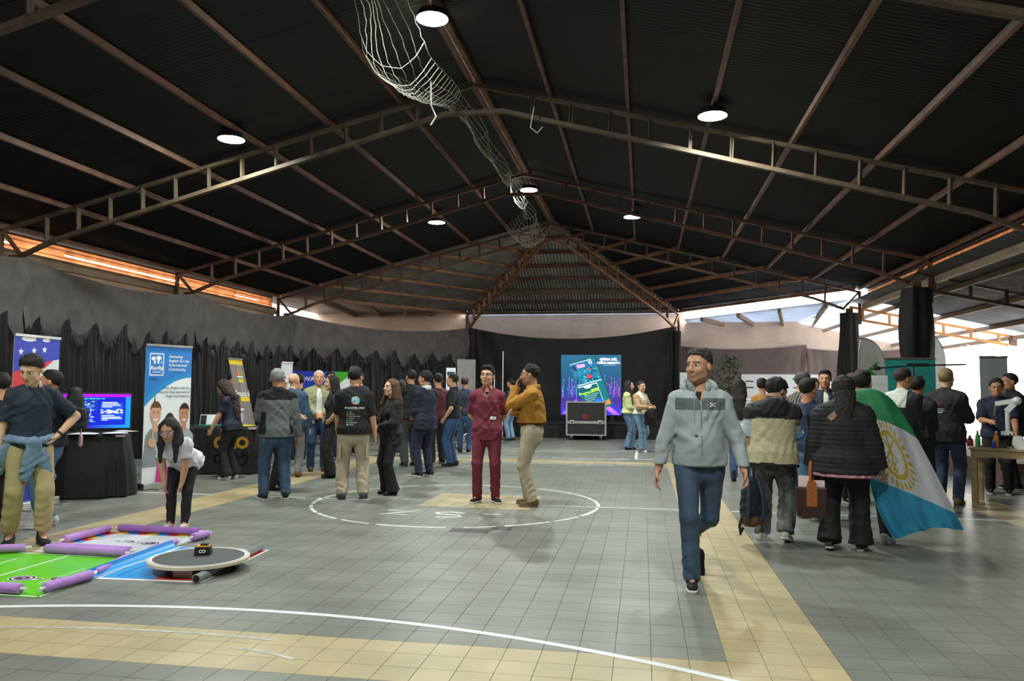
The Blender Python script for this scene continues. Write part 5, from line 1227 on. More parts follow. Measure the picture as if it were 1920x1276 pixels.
pp = thing('grey_pipe', 'grey plastic pipe lying along the blue and red mat', 'pipe', (-3.32, 6.02, .0345), math.atan2(1.2, -.1)); b = MB(); Ry = Matrix.Rotation(PI / 2, 3, 'Y')
b.lathe([(.026, -.6), (.033, -.6), (.033, .6), (.026, .6)], n=20, R=Ry); b.build('tube', mat('grey pipe plastic', (.25, .27, .28), .4, .06), pp, True); MB().lathe([(.0255, -.59), (.0255, -.601)], n=20, R=Ry).build('bore_shade_disc', M_blk, pp)  # black disc on the closed end paints the shade inside the pipe
ar = thing('round_arena', 'round black robot arena with a pale rim on low feet', 'arena', (-3.50, 5.84, 0))
MB().lathe([(.36, .075), (.385, .075), (.385, .098), (.36, .098), (.36, .075)], n=64, cap=False).build('rim', mat('pale plywood rim', (.66, .58, .44), .5, .1), ar, False)
MB().lathe([(.0, .072), (.362, .072), (.362, .1), (.0, .1)], n=64).build('surface', mat('black arena board', (.055, .06, .06), .6, .1, 12.), ar)
MB().lathe([(.345, .1012), (.362, .1012)], n=64, cap=False).build('border_line', Pw, ar)
for k in range(3):
    a = 2 * PI * k / 3 + .7; MB().box((.24 * math.cos(a), .24 * math.sin(a), .04), (.16, .12, .072)).build('foot', mat('grey wood block', (.4, .38, .36), .7), ar)
rb = thing('sumo_robot', 'small black wedge robot on the round arena', 'robot', (-3.52, 5.93, .102), .35)
MB().prism([(-.06, 0), (.06, 0), (.04, .06), (-.05, .06)], -.05, .05, fn=lambda x, y, z: (z * 1.2, x * .9, y)).build('chassis', M_blk, rb)
MB().box((0, 0, .066), (.1, .08, .01)).build('deck_plate', Por, rb); MB().box((.01, 0, .077), (.06, .05, .014)).build('circuit_board', M_blk, rb); MB().tube([(0, .01, .08), (0, .01, .13)], .003, 5).build('antenna', Pgreen, rb)
me = text_mesh('CO', .035, .03); me.materials.append(Pw); link('lettering', me, rb, (.0, -.056, .03), (PI / 2 - .35, 0, 0))
# ================================================================== PEOPLE
def rel(pos, r): return math.degrees(math.atan2(-pos[0], pos[1])) + r
c = cloth
NAVY = c('1b2230'); BLK = c('131315'); JEANS = c('3c5069', kind='denim'); SOLE = c('d8d8d2'); BSOLE = c('1c1c1e')
D1 = 'denim'
def P(label, pos, r, H, **k): return person(label, pos, rel(pos, r), H, **k)
# --- teenager by the mats
p = P('teenager in navy t-shirt and khaki trousers with a grey-blue sweater tied round the waist', (-5.56, 6.4), 188, 1.75, top=dict(m=c('202a3a'), hem=.9, sleeve=.45, loose=.02, res=.011), bottom=dict(m=c('a8946c'), fit='baggy', loose=.008, cuff=.13, wr=.008, res=.011),
      shoes=('boot', c('17181a'), BSOLE), hair=dict(kind='short', col='1c120c', vol=1.06, quiff=1), skin='d8aa8c', wd=.96, arms=('down', 'hip'), legs=((.13, -.06, 18, 0), (-.13, .06, 8, 0)), head=(-34, -22), lean=6, res=.0095)
f = Field((-.35, -.3, .3), (.35, .35, 1.2), .011); n = 18; Wq, Dq = .185 * p['w'], .145 * p['w']; pr = None
for i in range(n + 1):
    a = 2 * PI * i / n; q = p['Tq'](0, 0, .97) + p['Rt'] @ np.array((Wq * math.cos(a), Dq * math.sin(a), .012 * math.sin(3 * a)))
    if pr is not None: f.loft(pr, q, (0, 1), (.034, .034), k=.012)
    pr = q
kn = p['Tq'](.0, .17, .96); f.ell(kn, (.06, .045, .05), None, .02)
f.loft(kn, p['Tq'](.05, .19, .62), (0, .6, 1), (.04, .065, .03), (.022, .026, .015), k=.02); f.loft(kn, p['Tq'](-.14, .17, .68), (0, .5, 1), (.04, .055, .04), (.022, .026, .02), k=.02); f.loft(kn, p['Tq'](-.2, .1, .6), (0, .5, 1), (.035, .05, .03), (.022, .024, .015), k=.02)
f.loft(p['Tq'](.17, .05, .97), p['Tq'](.24, .02, .66), (0, .6, 1), (.05, .06, .03), (.025, .03, .02), k=.02)
f.noise(wrinkle(.005, None, None, 2., .06)); V, Q = f.mesh(); link('tied_sweater', np_mesh('tied_sweater', V, Q, c('6f83a0')), p['root'])
S_, e, wr_, sd = p['arm'][1]; b = MB(); d = (wr_ - e) / np.linalg.norm(wr_ - e)
b.tube([wr_ - d * .03, wr_ - d * .012], .034, 14); b.build('wristband', BLK, p['root'])
# --- behind the teenager
p = P('person in dark jacket and jeans wearing a backpack, half hidden behind the teenager', (-6.06, 7.25), 75, 1.6, top=dict(m=c('15171d'), hem=.9, loose=.03), bottom=dict(m=c('4a6a8c', kind=D1)), shoes=('sneaker', c('c8c8c8'), SOLE), hair=dict(kind='short', col='17100c'), arms=('clasp', 'clasp'))
bpk = thing('backpack', 'black backpack with a pink key charm worn behind the teenager', 'backpack', toworld(p, (0, -.215, .98)), math.radians(p['face']))
f = Field((-.2, -.18, -.02), (.2, .12, .5), .013); f.loft((0, 0, .06), (0, 0, .40), (0, .3, .8, 1), (.13, .15, .145, .11), (.075, .085, .08, .06), k=.02); f.loft((0, -.09, .06), (0, -.09, .2), (0, 1), (.1, .1), (.035, .035), k=.02); f.noise(wrinkle(.004)); V, Q = f.mesh(); link('pack', np_mesh('pack', V, Q, c('14151a')), bpk)
MB().tube([(.17, .0, .1), (.19, -.02, .0), (.185, -.02, -.04)], .006, 5).build('cord', M_chrome, bpk); MB().lathe([(.005, -.18), (.022, -.16), (.022, -.07), (.012, -.04)], (.185, -.02, 0), 10).build('charm', flat('pink charm', 'e0a8b8'), bpk, True)
for sd in (-1, 1): MB().tube([(sd * .09, .06, .42), (sd * .1, .16, .44), (sd * .1, .30, .36), (sd * .11, .31, .2)], .014, 6).build('strap', BLK, bpk)
P('person in black trousers at the picture edge behind the teenager', (-6.62, 7.2), 20, 1.56, top=dict(m=BLK, hem=.9, loose=.02), bottom=dict(m=BLK), shoes=('sneaker', c('1a1a1c'), SOLE), hair=dict(kind='short', col='17100c'), res=.016)
# --- girl bending over the mats
p = P('long-haired girl in a white top bending with hands on knees by the mats', (-4.74, 7.5), 158, 1.29, fem=True, child=True, top=dict(m=c('dcd6de'), hem=.9, sleeve=.35, loose=.03, res=.011), bottom=dict(m=c('151517'), fit='slim', res=.011, cuff=.06, waist=.94, loose=.004), shoes=('sneaker', c('e0c8bc'), SOLE), hair=dict(kind='long', col='17100d', len=.34, front=(1, -1), wavy=1, amp=.004),
      skin='b98a6c', arms=('knee', 'knee'), lean=58, sink=.1, legs=((.085, .02, 6, 0), (-.085, .03, 6, 0)), head=(0, 12), res=.0105, glasses=mat('lilac glasses', (.45, .36, .6), .3))
# --- around the lettered table
P('woman with long wavy hair in navy short-sleeved uniform at the lettered table', (-6.4, 11.5), 62, 1.58, fem=True, top=dict(m=c('171e34'), hem=.84, sleeve=.4, loose=.018), bottom=dict(m=c('141416'), fit='flare'), shoes=('sneaker', c('d4d0c4'), SOLE), hair=dict(kind='long', col='2a1e18', len=.38, wavy=1, amp=.008), skin='c99a78', arms=('low', 'low'), lean=8, head=(10, -25))
P('person with a maroon sleeve half hidden behind the leaning banner', (-8.0, 14.3), 215, 1.66, top=dict(m=c('5a2230'), hem=.9), bottom=dict(m=BLK), shoes=('sneaker', BLK, BSOLE), hair=dict(kind='short', col='17100c'), arms=('low', 'low'), res=.017)
# --- man in grey fleece
FL = c('6a6d70', kind='fleece')
def fleece(L, sl):
    m = np.zeros(len(L), int); m[(L[:, 2] > 1.345) & (np.abs(L[:, 0]) < .17)] = 1; m[(L[:, 2] > 1.36)] = 1; m[(np.abs(L[:, 0]) > .142) & (L[:, 2] < 1.18) & (L[:, 2] > .88) & ~sl] = 1; return m
P('grey-haired man seen from behind in a grey fleece with black shoulders', (-4.72, 9.6), 8, 1.68, top=dict(m=[FL, c('1b1b1d', kind='fleece')], paint=fleece, hem=.84, loose=.034, collar=c('1b1b1d'), collar_h=.055, collar_open=False, wr=.006, res=.012), bottom=dict(m=c('38506c', kind=D1), loose=.016), shoes=('sneaker', c('1c1e22'), SOLE), hair=dict(kind='short', col='8c8c88'), skin='c08a68', wd=1.08, arms=('down', 'hold'), legs=((.13, .0, 12, 0), (-.13, .02, 14, 0)), head=(-12, 0), res=.0125)
P('woman with dark curls and glasses in a pink shirt beside the fleece man', (-5.16, 10.5), 250, 1.61, fem=True, top=dict(m=c('b07a86'), hem=.84, loose=.02), bottom=dict(m=BLK, fit='straight'), shoes=('flat', BLK, BSOLE), hair=dict(kind='curly', col='20140e', vol=1.15), skin='c99878', arms=('hold', 'hold'), glasses=M_blk)
P('bald man seen from behind in a blue blazer and grey trousers', (-5.62, 12.0), 348, 1.67, top=dict(m=c('324c68'), hem=.80, loose=.03), bottom=dict(m=c('7c8084')), shoes=('sneaker', c('6a3c24'), c('4a2c1c')), hair=dict(kind='bald', col='d0c8c0'), skin='dca68c', wd=1.03, arms=('down', 'clasp'), head=(-20, 0), res=.014)
p = P('white-haired man in an open olive jacket over a white shirt, hands clasped', (-5.62, 13.0), 186, 1.74, top=[dict(m=c('dfe2e2'), hem=.92, loose=.012, sleeve=0, name='shirt', collar=c('dfe2e2')), dict(m=c('9a9a74'), hem=.82, loose=.034, open=.075, name='jacket', collar=c('9a9a74'))], bottom=dict(m=c('2c466c', kind=D1)), shoes=('sneaker', c('4a3c34'), c('3a2c24')), hair=dict(kind='short', col='c9c5bd', recede=1), skin='d09878', wd=1.06, arms=('clasp', 'clasp'), res=.013)
P('woman in black with long dark hair and wide trousers, hand on hip', (-4.98, 12.1), 100, 1.64, fem=True, top=dict(m=c('151517'), hem=.86, sleeve=.45), bottom=dict(m=c('141416'), fit='wide', wr=.004), shoes=('flat', BLK, BSOLE), hair=dict(kind='long', col='1a120e', len=.36), skin='cf9f80', arms=('hip', 'hip'), res=.013)
P('man in a pale blue shirt in the crowd behind the olive jacket', (-6.1, 14.7), 180, 1.76, top=dict(m=c('9ab4d0'), hem=.86, loose=.02), bottom=dict(m=c('20283a', kind=D1)), shoes=('sneaker', BLK, SOLE), hair=dict(kind='short', col='1a130e'), res=.016)
P('dark-haired person seen from behind between the bald man and the blue panel', (-6.85, 14.9), 0, 1.7, top=dict(m=c('1c2026'), hem=.86, loose=.02), bottom=dict(m=BLK), shoes=('sneaker', BLK, BSOLE), hair=dict(kind='curly', col='17100c', vol=1.1), res=.016)
P('man with glasses standing before the green-topped panel', (-6.1, 16.3), 150, 1.79, top=dict(m=c('2a2a2e'), hem=.86, loose=.02), bottom=dict(m=c('1c2638')), shoes=('sneaker', BLK, SOLE), hair=dict(kind='short', col='17100c'), skin='c8785c', glasses=M_blk, res=.016)
# --- man in the printed black tee
p = P('man seen from behind in a black printed t-shirt and beige cargo trousers', (-3.76, 9.86), 2, 1.72, top=dict(m=c('121214'), hem=.86, sleeve=.5, loose=.03, wr=.004, res=.012), bottom=dict(m=c('b3a690'), fit='baggy', loose=.012, wr=.009, res=.012), shoes=('sneaker', c('44484c'), c('34383c')), hair=dict(kind='short', col='17110d', quiff=0), skin='cf9c7a', wd=1.06, arms=('down', 'low'), legs=((.13, 0, 14, 0), (-.13, .02, 16, 0)), head=(-14, 0), res=.0125)
o_, rt_, up_, nm_ = (0, 0, 0), (1, 0, 0), (0, 0, 1), (0, -1, 0)
q = lambda x, z: (x, -.05, z)
for k_, (a0, h) in enumerate(((20, '4ab04a'), (110, '3a8ad0'), (200, 'd8403a'), (290, '3ab0a0'), (60, 'e0a030'))):
    b = MB(); A = [math.radians(a0 + t * 9) for t in range(11)]; b.add([(.058 * math.cos(a), .058 * math.sin(a), 0) for a in A] + [(.044 * math.cos(a), .044 * math.sin(a), 0) for a in A], [(i, i + 1, 12 + i, 11 + i) for i in range(10)]); decal(p, 0, b, flat('tee ' + h, h), q(.01, 1.285), rt_, up_, nm_, 'logo_ring', .004)
decal(p, 0, disc(0, 0, .045), flat('tee pale blue', '9ac8d8'), q(.01, 1.285), rt_, up_, nm_, 'logo', .004); decal(p, 0, rect(-.028, .028, -.01, .022), flat('tee steel', '5a7a98'), q(.01, 1.285), rt_, up_, nm_, 'logo', .0055); decal(p, 0, rect(-.03, .03, -.03, -.019), Pw, q(.01, 1.285), rt_, up_, nm_, 'logo', .0055)
decal(p, 0, text_mesh('SimpleSoft.com.ar', .036, .02), Pw, q(.005, 1.192), rt_, up_, nm_, 'lettering', .004); decal(p, 0, rect(-.06, .07, -.002, .002, 2), Pgreen, q(.005, 1.165), rt_, up_, nm_, 'lettering', .004)
for i, (h, t) in enumerate((('5a6a6a', 'Web'), ('a0982a', 'Sistemas'), ('c83a3a', 'Facturación online'), ('5a5a80', 'Soporte'), ('3ab04a', 'Redes'), ('8ac03a', 'Capacitación'), ('c8d8e8', 'Diseño'))):
    z = 1.135 - i * .027; decal(p, 0, rect(-.098, -.079, -.008, .008), flat('tee ' + h, h), q(0, z), rt_, up_, nm_, 'list_mark', .004); decal(p, 0, text_mesh(t, .019, .01, 'LEFT'), Pgrey, q(-.066, z), rt_, up_, nm_, 'lettering', .004)
for sd in (1, -1): MB().box((sd * .175, 0, .62), (.03, .14, .17)).build('cargo_pocket', c('b3a690'), p['root'])
P('young woman with long fair-brown hair in a black blazer, smiling at the tee wearer', (-3.42, 10.4), 118, 1.56, fem=True, top=dict(m=c('161618'), hem=.76, loose=.022), bottom=dict(m=c('121214'), fit='flare'), shoes=('flat', BLK, BSOLE), hair=dict(kind='long', col='5c3e28', len=.36, front=(1,)), skin='dcae92', arms=('hold', 'belly'), head=(5, 5), res=.0125)
# --- centre-left group
p = P('young woman seen from behind in a pale grey hoodie with long dark hair', (-5.2, 16.4), 8, 1.6, fem=True, top=dict(m=c('b4bcbc'), hem=.86, loose=.04), bottom=dict(m=c('22304e', kind=D1), fit='flare'), shoes=('sneaker', c('d0d0d0'), SOLE), hair=dict(kind='long', col='21150f', len=.32), arms=('clasp', 'hold'), res=.015)
for i in range(5): decal(p, 0, rect(.02 + .01 * (i % 2), .11, 1.30 - i * .035, 1.315 - i * .035), flat('hoodie print', '3a4044'), (0, -.05, 0), rt_, up_, nm_, 'lettering', .005)
P('person in a cap with dark hair behind the hoodie wearer', (-5.55, 17.6), 200, 1.62, top=dict(m=c('24283a'), hem=.86), bottom=dict(m=c('28344a', kind=D1)), shoes=('sneaker', c('c8c8c8'), SOLE), hair=dict(kind='short', col='17100c', vol=1.08), res=.017)
P('dark-haired young woman in a blue top facing the hoodie wearer', (-4.85, 17.3), 140, 1.6, fem=True, top=dict(m=c('303c60'), hem=.86), bottom=dict(m=c('6a2030')), shoes=('sneaker', c('c8c8c8'), SOLE), hair=dict(kind='long', col='17100c', len=.25), res=.017)
p = P('tall man in a dark sweatshirt holding a water bottle beside the suited man', (-4.28, 14.15), 30, 1.79, top=dict(m=c('161a1c'), hem=.84, loose=.03), bottom=dict(m=c('3c403e'), fit='baggy'), shoes=('sneaker', c('26302a'), c('3a5a48')), hair=dict(kind='short', col='1a120e', recede=1), arms=('clasp', 'hold'), skin='b98a6a', res=.015)
g = toworld(p, p['hands'][1]['grip']); bt = thing('water_bottle', 'clear water bottle with a blue label held by the man in dark sweatshirt', 'bottle', (g.x, g.y, g.z - .08))
MB().lathe([(.028, 0), (.032, .01), (.032, .13), (.026, .16), (.012, .185), (.012, .2)], n=14).build('bottle', mat('clear plastic', (.6, .68, .72), .15, .03, spec=.6), bt, True); MB().lathe([(.0325, .05), (.0325, .1)], n=14, cap=False).build('label', Pblue, bt); MB().lathe([(.014, .195), (.014, .21)], n=10).build('cap', Pblue, bt)
p = P('man in a dark navy suit with white collar seen half from behind', (-3.56, 12.6), 42, 1.73, top=dict(m=c('1a2136'), hem=.78, loose=.032, collar=c('dfe2e6'), collar_h=.05), bottom=dict(m=c('1c2338'), loose=.014), shoes=('sneaker', c('1a1a1e'), SOLE), hair=dict(kind='short', col='14100d', vol=1.06), skin='b98a6a', wd=1.04, arms=('clasp', 'clasp'), head=(18, 0), res=.013)
P('man in a maroon t-shirt mostly hidden behind the suited man', (-3.92, 14.75), 20, 1.73, top=dict(m=c('662a38'), hem=.86, sleeve=.5, loose=.02), bottom=dict(m=c('2c302f'), fit='baggy'), shoes=('sneaker', c('1a1a1c'), SOLE), hair=dict(kind='short', col='17100c'), arms=('down', 'down'), res=.015)
P('man with receding hair in a black polo and blue jeans, hand in pocket', (-3.52, 14.35), 72, 1.73, top=dict(m=c('161a20'), hem=.9, sleeve=.48, loose=.02, collar=c('161a20')), bottom=dict(m=c('2c4c74', kind=D1)), shoes=('sneaker', c('16181c'), BSOLE), hair=dict(kind='short', col='241812', recede=1), skin='cf9c7c', wd=1.02, arms=('pocket', 'pocket'), res=.014)
P('man in a navy striped padded jacket far behind the polo wearer', (-3.98, 17.3), 345, 1.7, top=dict(m=stripes_mat('striped padding', hexc('28304a'), hexc('4a5470'), .06, .8), hem=.88, loose=.03, ribs=.06), bottom=dict(m=c('3a5880', kind=D1)), shoes=('sneaker', BLK, SOLE), hair=dict(kind='short', col='3a2a20'), res=.017)
# stroller and toddler
sg = thing('stroller', 'red baby stroller with white frame behind the maroon uniform', 'stroller', (-3.98, 18.5, 0), math.radians(rel((-4.05, 18.4), 90)))
RD = c('a01c26'); MW = M_white
f = Field((-.3, -.5, .3), (.3, .4, 1.15), .016); f.loft((0, .2, .5), (0, -.15, .5), (0, 1), (.2, .2), (.05, .05), k=.02); f.loft((0, -.15, .5), (0, -.3, .95), (0, 1), (.2, .18), (.05, .05), k=.02); V, Q = f.mesh(); link('seat', np_mesh('seat', V, Q, RD), sg)
MB().grid(lambda u, v: ((u - .5) * .42, -.34 + .5 * math.sin(v * PI / 2 * 1.1) * (1 - .25 * (2 * u - 1) ** 2), .86 + .22 * math.cos(v * PI / 2 * 1.1) * (1 - .5 * (2 * u - 1) ** 2)), 12, 10).build('canopy', RD, sg, True)
for sd in (-1, 1):
    MB().tube([(sd * .24, .42, .12), (sd * .24, .3, .32), (sd * .24, .0, .5), (sd * .24, -.3, .85), (sd * .24, -.5, 1.05)], .016, 8).build('frame_tube', MW, sg); MB().tube([(sd * .24, .15, .46), (sd * .24, -.15, .4), (sd * .24, -.38, .12)], .016, 8).build('frame_tube', MW, sg)
    for y in (.42, -.38): o = MB().lathe([(.05, -.025), (.085, -.02), (.09, 0), (.085, .02), (.05, .025)], (sd * .24, y, .09), 18, R=Matrix.Rotation(PI / 2, 3, 'Y')).build('wheel', mat('grey tyre', (.08, .08, .08), .7), sg, True); MB().lathe([(.03, -.027), (.03, .027)], (sd * .24, y, .09), 10, R=Matrix.Rotation(PI / 2, 3, 'Y')).build('hub', MW, o)
MB().tube([(-.24, -.5, 1.05), (.24, -.5, 1.05)], .018, 8).build('handle', M_blk, sg)
p = person('toddler sitting in the red stroller', (-3.98 - .02, 18.48), rel((-4.05, 18.4), 90), .84, top=dict(m=c('20242a'), hem=.86, loose=.02), bottom=dict(m=c('2a3040')), shoes=('sneaker', c('c8c8c8'), SOLE), hair=dict(kind='short', col='17100c'), child=True, arms=('clasp', 'clasp'), legs=((.1, .42, 0, .28), (-.1, .42, 0, .28)), skin='c99878', res=.014); p['root'].location.z = .16
# --- centre pair
p = P('young man with glasses in a maroon medical uniform, hands behind back', (-1.99, 9.95), 176, 1.74, top=dict(m=c('74283a'), hem=.80, sleeve=.47, loose=.024, vneck=True, wr=.006, wl=.12, res=.011), bottom=dict(m=c('702636'), fit='straight', loose=.012, wr=.008, res=.011), shoes=('sneaker', c('16181c'), SOLE), hair=dict(kind='short', col='120e0c', quiff=1, vol=1.04), skin='d2a384', arms=('back', 'back'), legs=((.115, .02, 22, 0), (-.12, .02, 22, 0)), head=(-12, 6), glasses=M_blk, res=.0105)
decal(p, 0, rect(-.035, .035, -.02, .02, 3), Pw, (-.085, .05, 1.08), (-1, 0, 0), up_, (0, 1, 0), 'paper_tag', .006)
MB().add([tuple(p['Tq'](x, .098, z)) for x, z in ((-.03, 1.42), (.03, 1.42), (.0, 1.375))], [(0, 1, 2)]).build('undershirt', BLK, p['root'])
p = P('man in a mustard shirt and beige trousers with hand at his chin', (-1.38, 9.8), 82, 1.76, top=dict(m=c('a87424'), hem=1.025, loose=.028, blouse=.018, collar=c('a87424'), wr=.007, res=.0115), bottom=dict(m=c('b5a88f'), loose=.016, belt=c('4a2a1c'), wr=.009, fit='straight', res=.011, waist=1.03), shoes=('sneaker', c('6a543a'), c('7a6648')), hair=dict(kind='short', col='15100d'), skin='c08c6c', wd=1.08, belly=.02, stubble=.3, arms=('cross', 'chin'), legs=((.08, .05, 12, 0), (-.1, -.02, 8, 0)), head=(0, -2), glasses=mat('thin metal frame', (.3, .3, .3), .3, metal=1.), res=.0105)
P('man in a navy shirt and pale jeans far behind the mustard shirt', (-3.65, 21.7), 60, 1.72, top=dict(m=c('202e4c'), hem=.96, loose=.02), bottom=dict(m=c('7a96b8', kind=D1)), shoes=('sneaker', c('2a2a2c'), BSOLE), hair=dict(kind='short', col='17100c'), arms=('clasp', 'clasp'), res=.018)
p = P('person in a green and white cap hidden behind the maroon uniform', (-4.0, 20.0), 180, 1.62, top=dict(m=c('7a3038'), hem=.86), bottom=dict(m=c('202838')), shoes=('sneaker', BLK, SOLE), hair=dict(kind='short', col='d0d4d0', vol=1.1, line=.03), res=.018)
# --- two girls by the screen
p = P('girl with long black hair in a lime sweater and wide jeans by the screen', (-.36, 19.3), 262, 1.66, fem=True, top=dict(m=c('c6ca92'), hem=.92, loose=.04, cuffed=1), bottom=dict(m=c('56708e', kind=D1), fit='wide'), shoes=('sneaker', c('3a2c24'), BSOLE), hair=dict(kind='long', col='120e0c', len=.36, front=(1, -1)), arms=('clasp', 'clasp'), skin='d8a88c', res=.015)
def tansl(L, sl): m = np.zeros(len(L), int); m[sl] = 1; m[(np.abs(L[:, 0]) > .13) & (L[:, 2] > 1.3)] = 1; return m
p = P('girl in a cream and tan sweater with wide pale jeans looking at a phone', (-.06, 18.7), 228, 1.64, fem=True, top=dict(m=[c('dcdcc8'), c('b08e66')], paint=tansl, hem=.94, loose=.035, cuffed=1), bottom=dict(m=c('6a86a4', kind=D1), fit='wide'), shoes=('sneaker', c('c8c4bc'), SOLE), hair=dict(kind='bun', col='17110e'), arms=('hold', 'hold'), legs=((.1, .16, 8, 0), (-.1, -.14, 8, .04)), skin='d0a084', res=.015)
g = toworld(p, p['hands'][0]['grip']); tag(bevel(MB().box((0, 0, 0), (.075, .012, .15)).build('smartphone', M_blk, None, False, g, (.5, 0, math.radians(p['face']))), .004), 'phone held by the girl in the cream sweater', 'phone')
tb = thing('tote_bag', 'black tote bag hanging from the arm of the girl in cream sweater', 'bag', (.17, 18.55, .6), .2)
f = Field((-.2, -.08, -.02), (.2, .08, .42), .016); f.loft((0, 0, .03), (0, 0, .36), (0, .5, 1), (.13, .15, .14), (.04, .05, .02), k=.02, flat=(1, 1)); V, Q = f.mesh(); link('bag_body', np_mesh('bag_body', V, Q, BLK), tb)
for sd in (-1, 1): MB().tube([(-.09, sd * .02, .36), (-.06, sd * .02, .5), (.0, sd * .02, .55), (.06, sd * .02, .5), (.09, sd * .02, .36)], .008, 5).build('handle', BLK, tb)
# --- the walking man
GJ = c('9aa3a7', kind='weave', var=.08); GB = c('565b60')
def band(L, sl):
    m = np.zeros(len(L), int); m[(L[:, 2] > 1.30) & (L[:, 2] < 1.385) & (L[:, 1] > .0) & (np.abs(L[:, 0]) < .175)] = 1; m[(L[:, 2] < .862)] = 0; return m
p = P('man in a grey zip jacket with dark chest band and blue jeans walking towards us', (.42, 6.12), 186, 1.77, top=[dict(m=[GJ, GB], paint=band, hem=.885, loose=.020, res=.009, wr=.004, wl=.12, collar=GJ, collar_h=.06, cuffed=1, name='jacket', vneck=.085), dict(m=BLK, hem=1.1, sleeve=0, loose=.006, name='tee', res=.012)], bottom=dict(m=c('3c5069', kind=D1), loose=.006, res=.0095, wr=.006),
      shoes=('sneaker', c('17181b'), SOLE), hair=dict(kind='short', col='2a2623', line=.062), skin='bd8c70', wd=1.04, belly=.012, stubble=.18, arms=(((.30, .02, .83), (.4, -1, 0)), ((-.30, .08, .86), (-.5, -1, 0))), legs=((.07, .12, 4, 0), (-.03, -.46, 0, .27)), head=(-36, 0), lean=2, res=.0085)
hd = Field((-.3, -.3, 1.3), (.3, .2, 1.62), .010); Tq = p['Tq']
for i in range(17):
    a = PI * (1.02 + .96 * i / 16) + PI * 0; a = PI + (i / 16) * PI; q0 = Tq(.105 * math.cos(a), -.0 + .10 * math.sin(a), 1.455 + .035 * math.sin(a + PI))
    if i: hd.loft(pq, q0, (0, 1), (.032, .032), (.04, .04), k=.015)
    pq = q0
hd.ell(Tq(0, -.12, 1.41), (.11, .05, .06), None, .03); hd.noise(wrinkle(.004)); V, Q = hd.mesh(); link('hood', np_mesh('hood', V, Q, GJ), p['root'])
decal(p, 0, rect(-.0035, .0035, -.30, .13, 12), mat('zip metal', (.35, .36, .37), .4, metal=.6), (0, .05, 1.28), (-1, 0, 0), up_, (0, 1, 0), 'zip', .004)
for x in (.05, -.045): decal(p, 0, rect(-.002, .002, -.12, .1, 8), flat('drawstring', '8a9094'), (x, .05, 1.33), (-1, 0, 0), up_, (0, 1, 0), 'drawstring', .006)
for pts in ([(-.022, .02), (.022, .02), (.012, .004), (-.012, .004)], [(-.022, -.012), (.022, -.012), (.012, .004), (-.012, .004)], [(-.022, .02), (-.014, .02), (-.014, .012), (-.022, .012)]):
    pass
lg = MB()
for sg_ in (1, -1):
    A = [(-.024, .004 + sg_ * .014), (-.012, .004 + sg_ * .003), (.012, .004 + sg_ * .003), (.024, .004 + sg_ * .014), (.018, .004 + sg_ * .017), (.01, .004 + sg_ * .009), (-.01, .004 + sg_ * .009), (-.018, .004 + sg_ * .017)]
    lg.add([(x, y, 0) for x, y in A], [(0, 1, 6, 7), (1, 2, 5, 6), (2, 3, 4, 5)])
decal(p, 0, lg, Pw, (-.085, .05, 1.345), (-1, 0, 0), up_, (0, 1, 0), 'logo', .005)
# --- right-hand group
STR = stripes_mat('white grey stripes', hexc('d8dade'), hexc('9a9ea6'), .05, .6)
P('woman with long straight dark hair in a striped white top behind the jacket man', (1.53, 13.05), 358, 1.62, fem=True, top=dict(m=STR, hem=.86, loose=.025), bottom=dict(m=c('3c5c84', kind=D1)), shoes=('boot', BLK, BSOLE), hair=dict(kind='long', col='1b1411', len=.34), arms=('clasp', 'clasp'), res=.014)
TAN = c('bdb392', kind='fleece'); BLKN = c('202226')
def vest(L, sl): m = np.zeros(len(L), int); m[L[:, 2] > 1.30] = 1; m[(L[:, 2] < .83)] = 1; return m
def sleev(L, sl): m = np.zeros(len(L), int); return m
p = P('person seen from behind in a tan fleece vest with black hood and washed grey jeans', (1.24, 7.98), 352, 1.58, top=[dict(m=c('a4b0b8'), hem=.86, sleeve=.5, loose=.03, name='tee', res=.012), dict(m=c('161618'), hem=1.1, sleeve=.95, loose=.012, name='undersleeve', res=.013), dict(m=[TAN, BLKN], paint=vest, hem=.80, sleeve=0, loose=.055, name='vest', res=.011, wr=.005)], bottom=dict(m=c('5a5d5d', kind='acid'), fit='baggy', loose=.014, wr=.010, res=.011), shoes=('sneaker', c('d0ccbe'), SOLE), hair=dict(kind='curly', col='15120f', vol=1.12), skin='c09070', wd=1.1, arms=('hold', 'down'), legs=((.11, -.02, 10, 0.05), (-.11, .1, 10, 0)), lean=6, head=(-38, -22), res=.0115)
f = Field((-.32, -.35, 1.1), (.32, .25, 1.65), .011); Tq = p['Tq']
f.ell(Tq(0, -.10, 1.40), (.17, .10, .10), p['Rt'], .03); f.ell(Tq(0, -.03, 1.44), (.15, .12, .06), p['Rt'], .04); f.ell(Tq(.05, -.14, 1.47), (.1, .07, .06), p['Rt'], .04); f.ell(p['hl'](0, 0, 0), (.085, .1, .12), p['Rh'], .01, op='s'); f.noise(wrinkle(.007, None, None, 1., .07)); V, Q = f.mesh(); link('hood', np_mesh('hood', V, Q, BLKN), p['root'])
S_, e, wr_, sd = p['arm'][0]; b = MB(); q = S_ + (e - S_) * .84; q2 = S_ + (e - S_) * .92; b.tube([q, q2], .086, 18); b.build('sleeve_trim', flat('sky trim', '3a9ad0'), p['root'])
g = toworld(p, p['hands'][0]['grip']); tag(bevel(MB().box((0, 0, .0), (.24, .03, .2)).build('red_folder', c('c0303a'), None, False, g + Vector((.02, .06, .02)), (.3, .3, math.radians(p['face']) - .3)), .006), 'red folder held by the tan vest wearer', 'folder')
bk = thing('backpack', 'navy backpack with brown base carried low by the tan vest wearer', 'backpack', (1.02, 7.86, .16), .3)
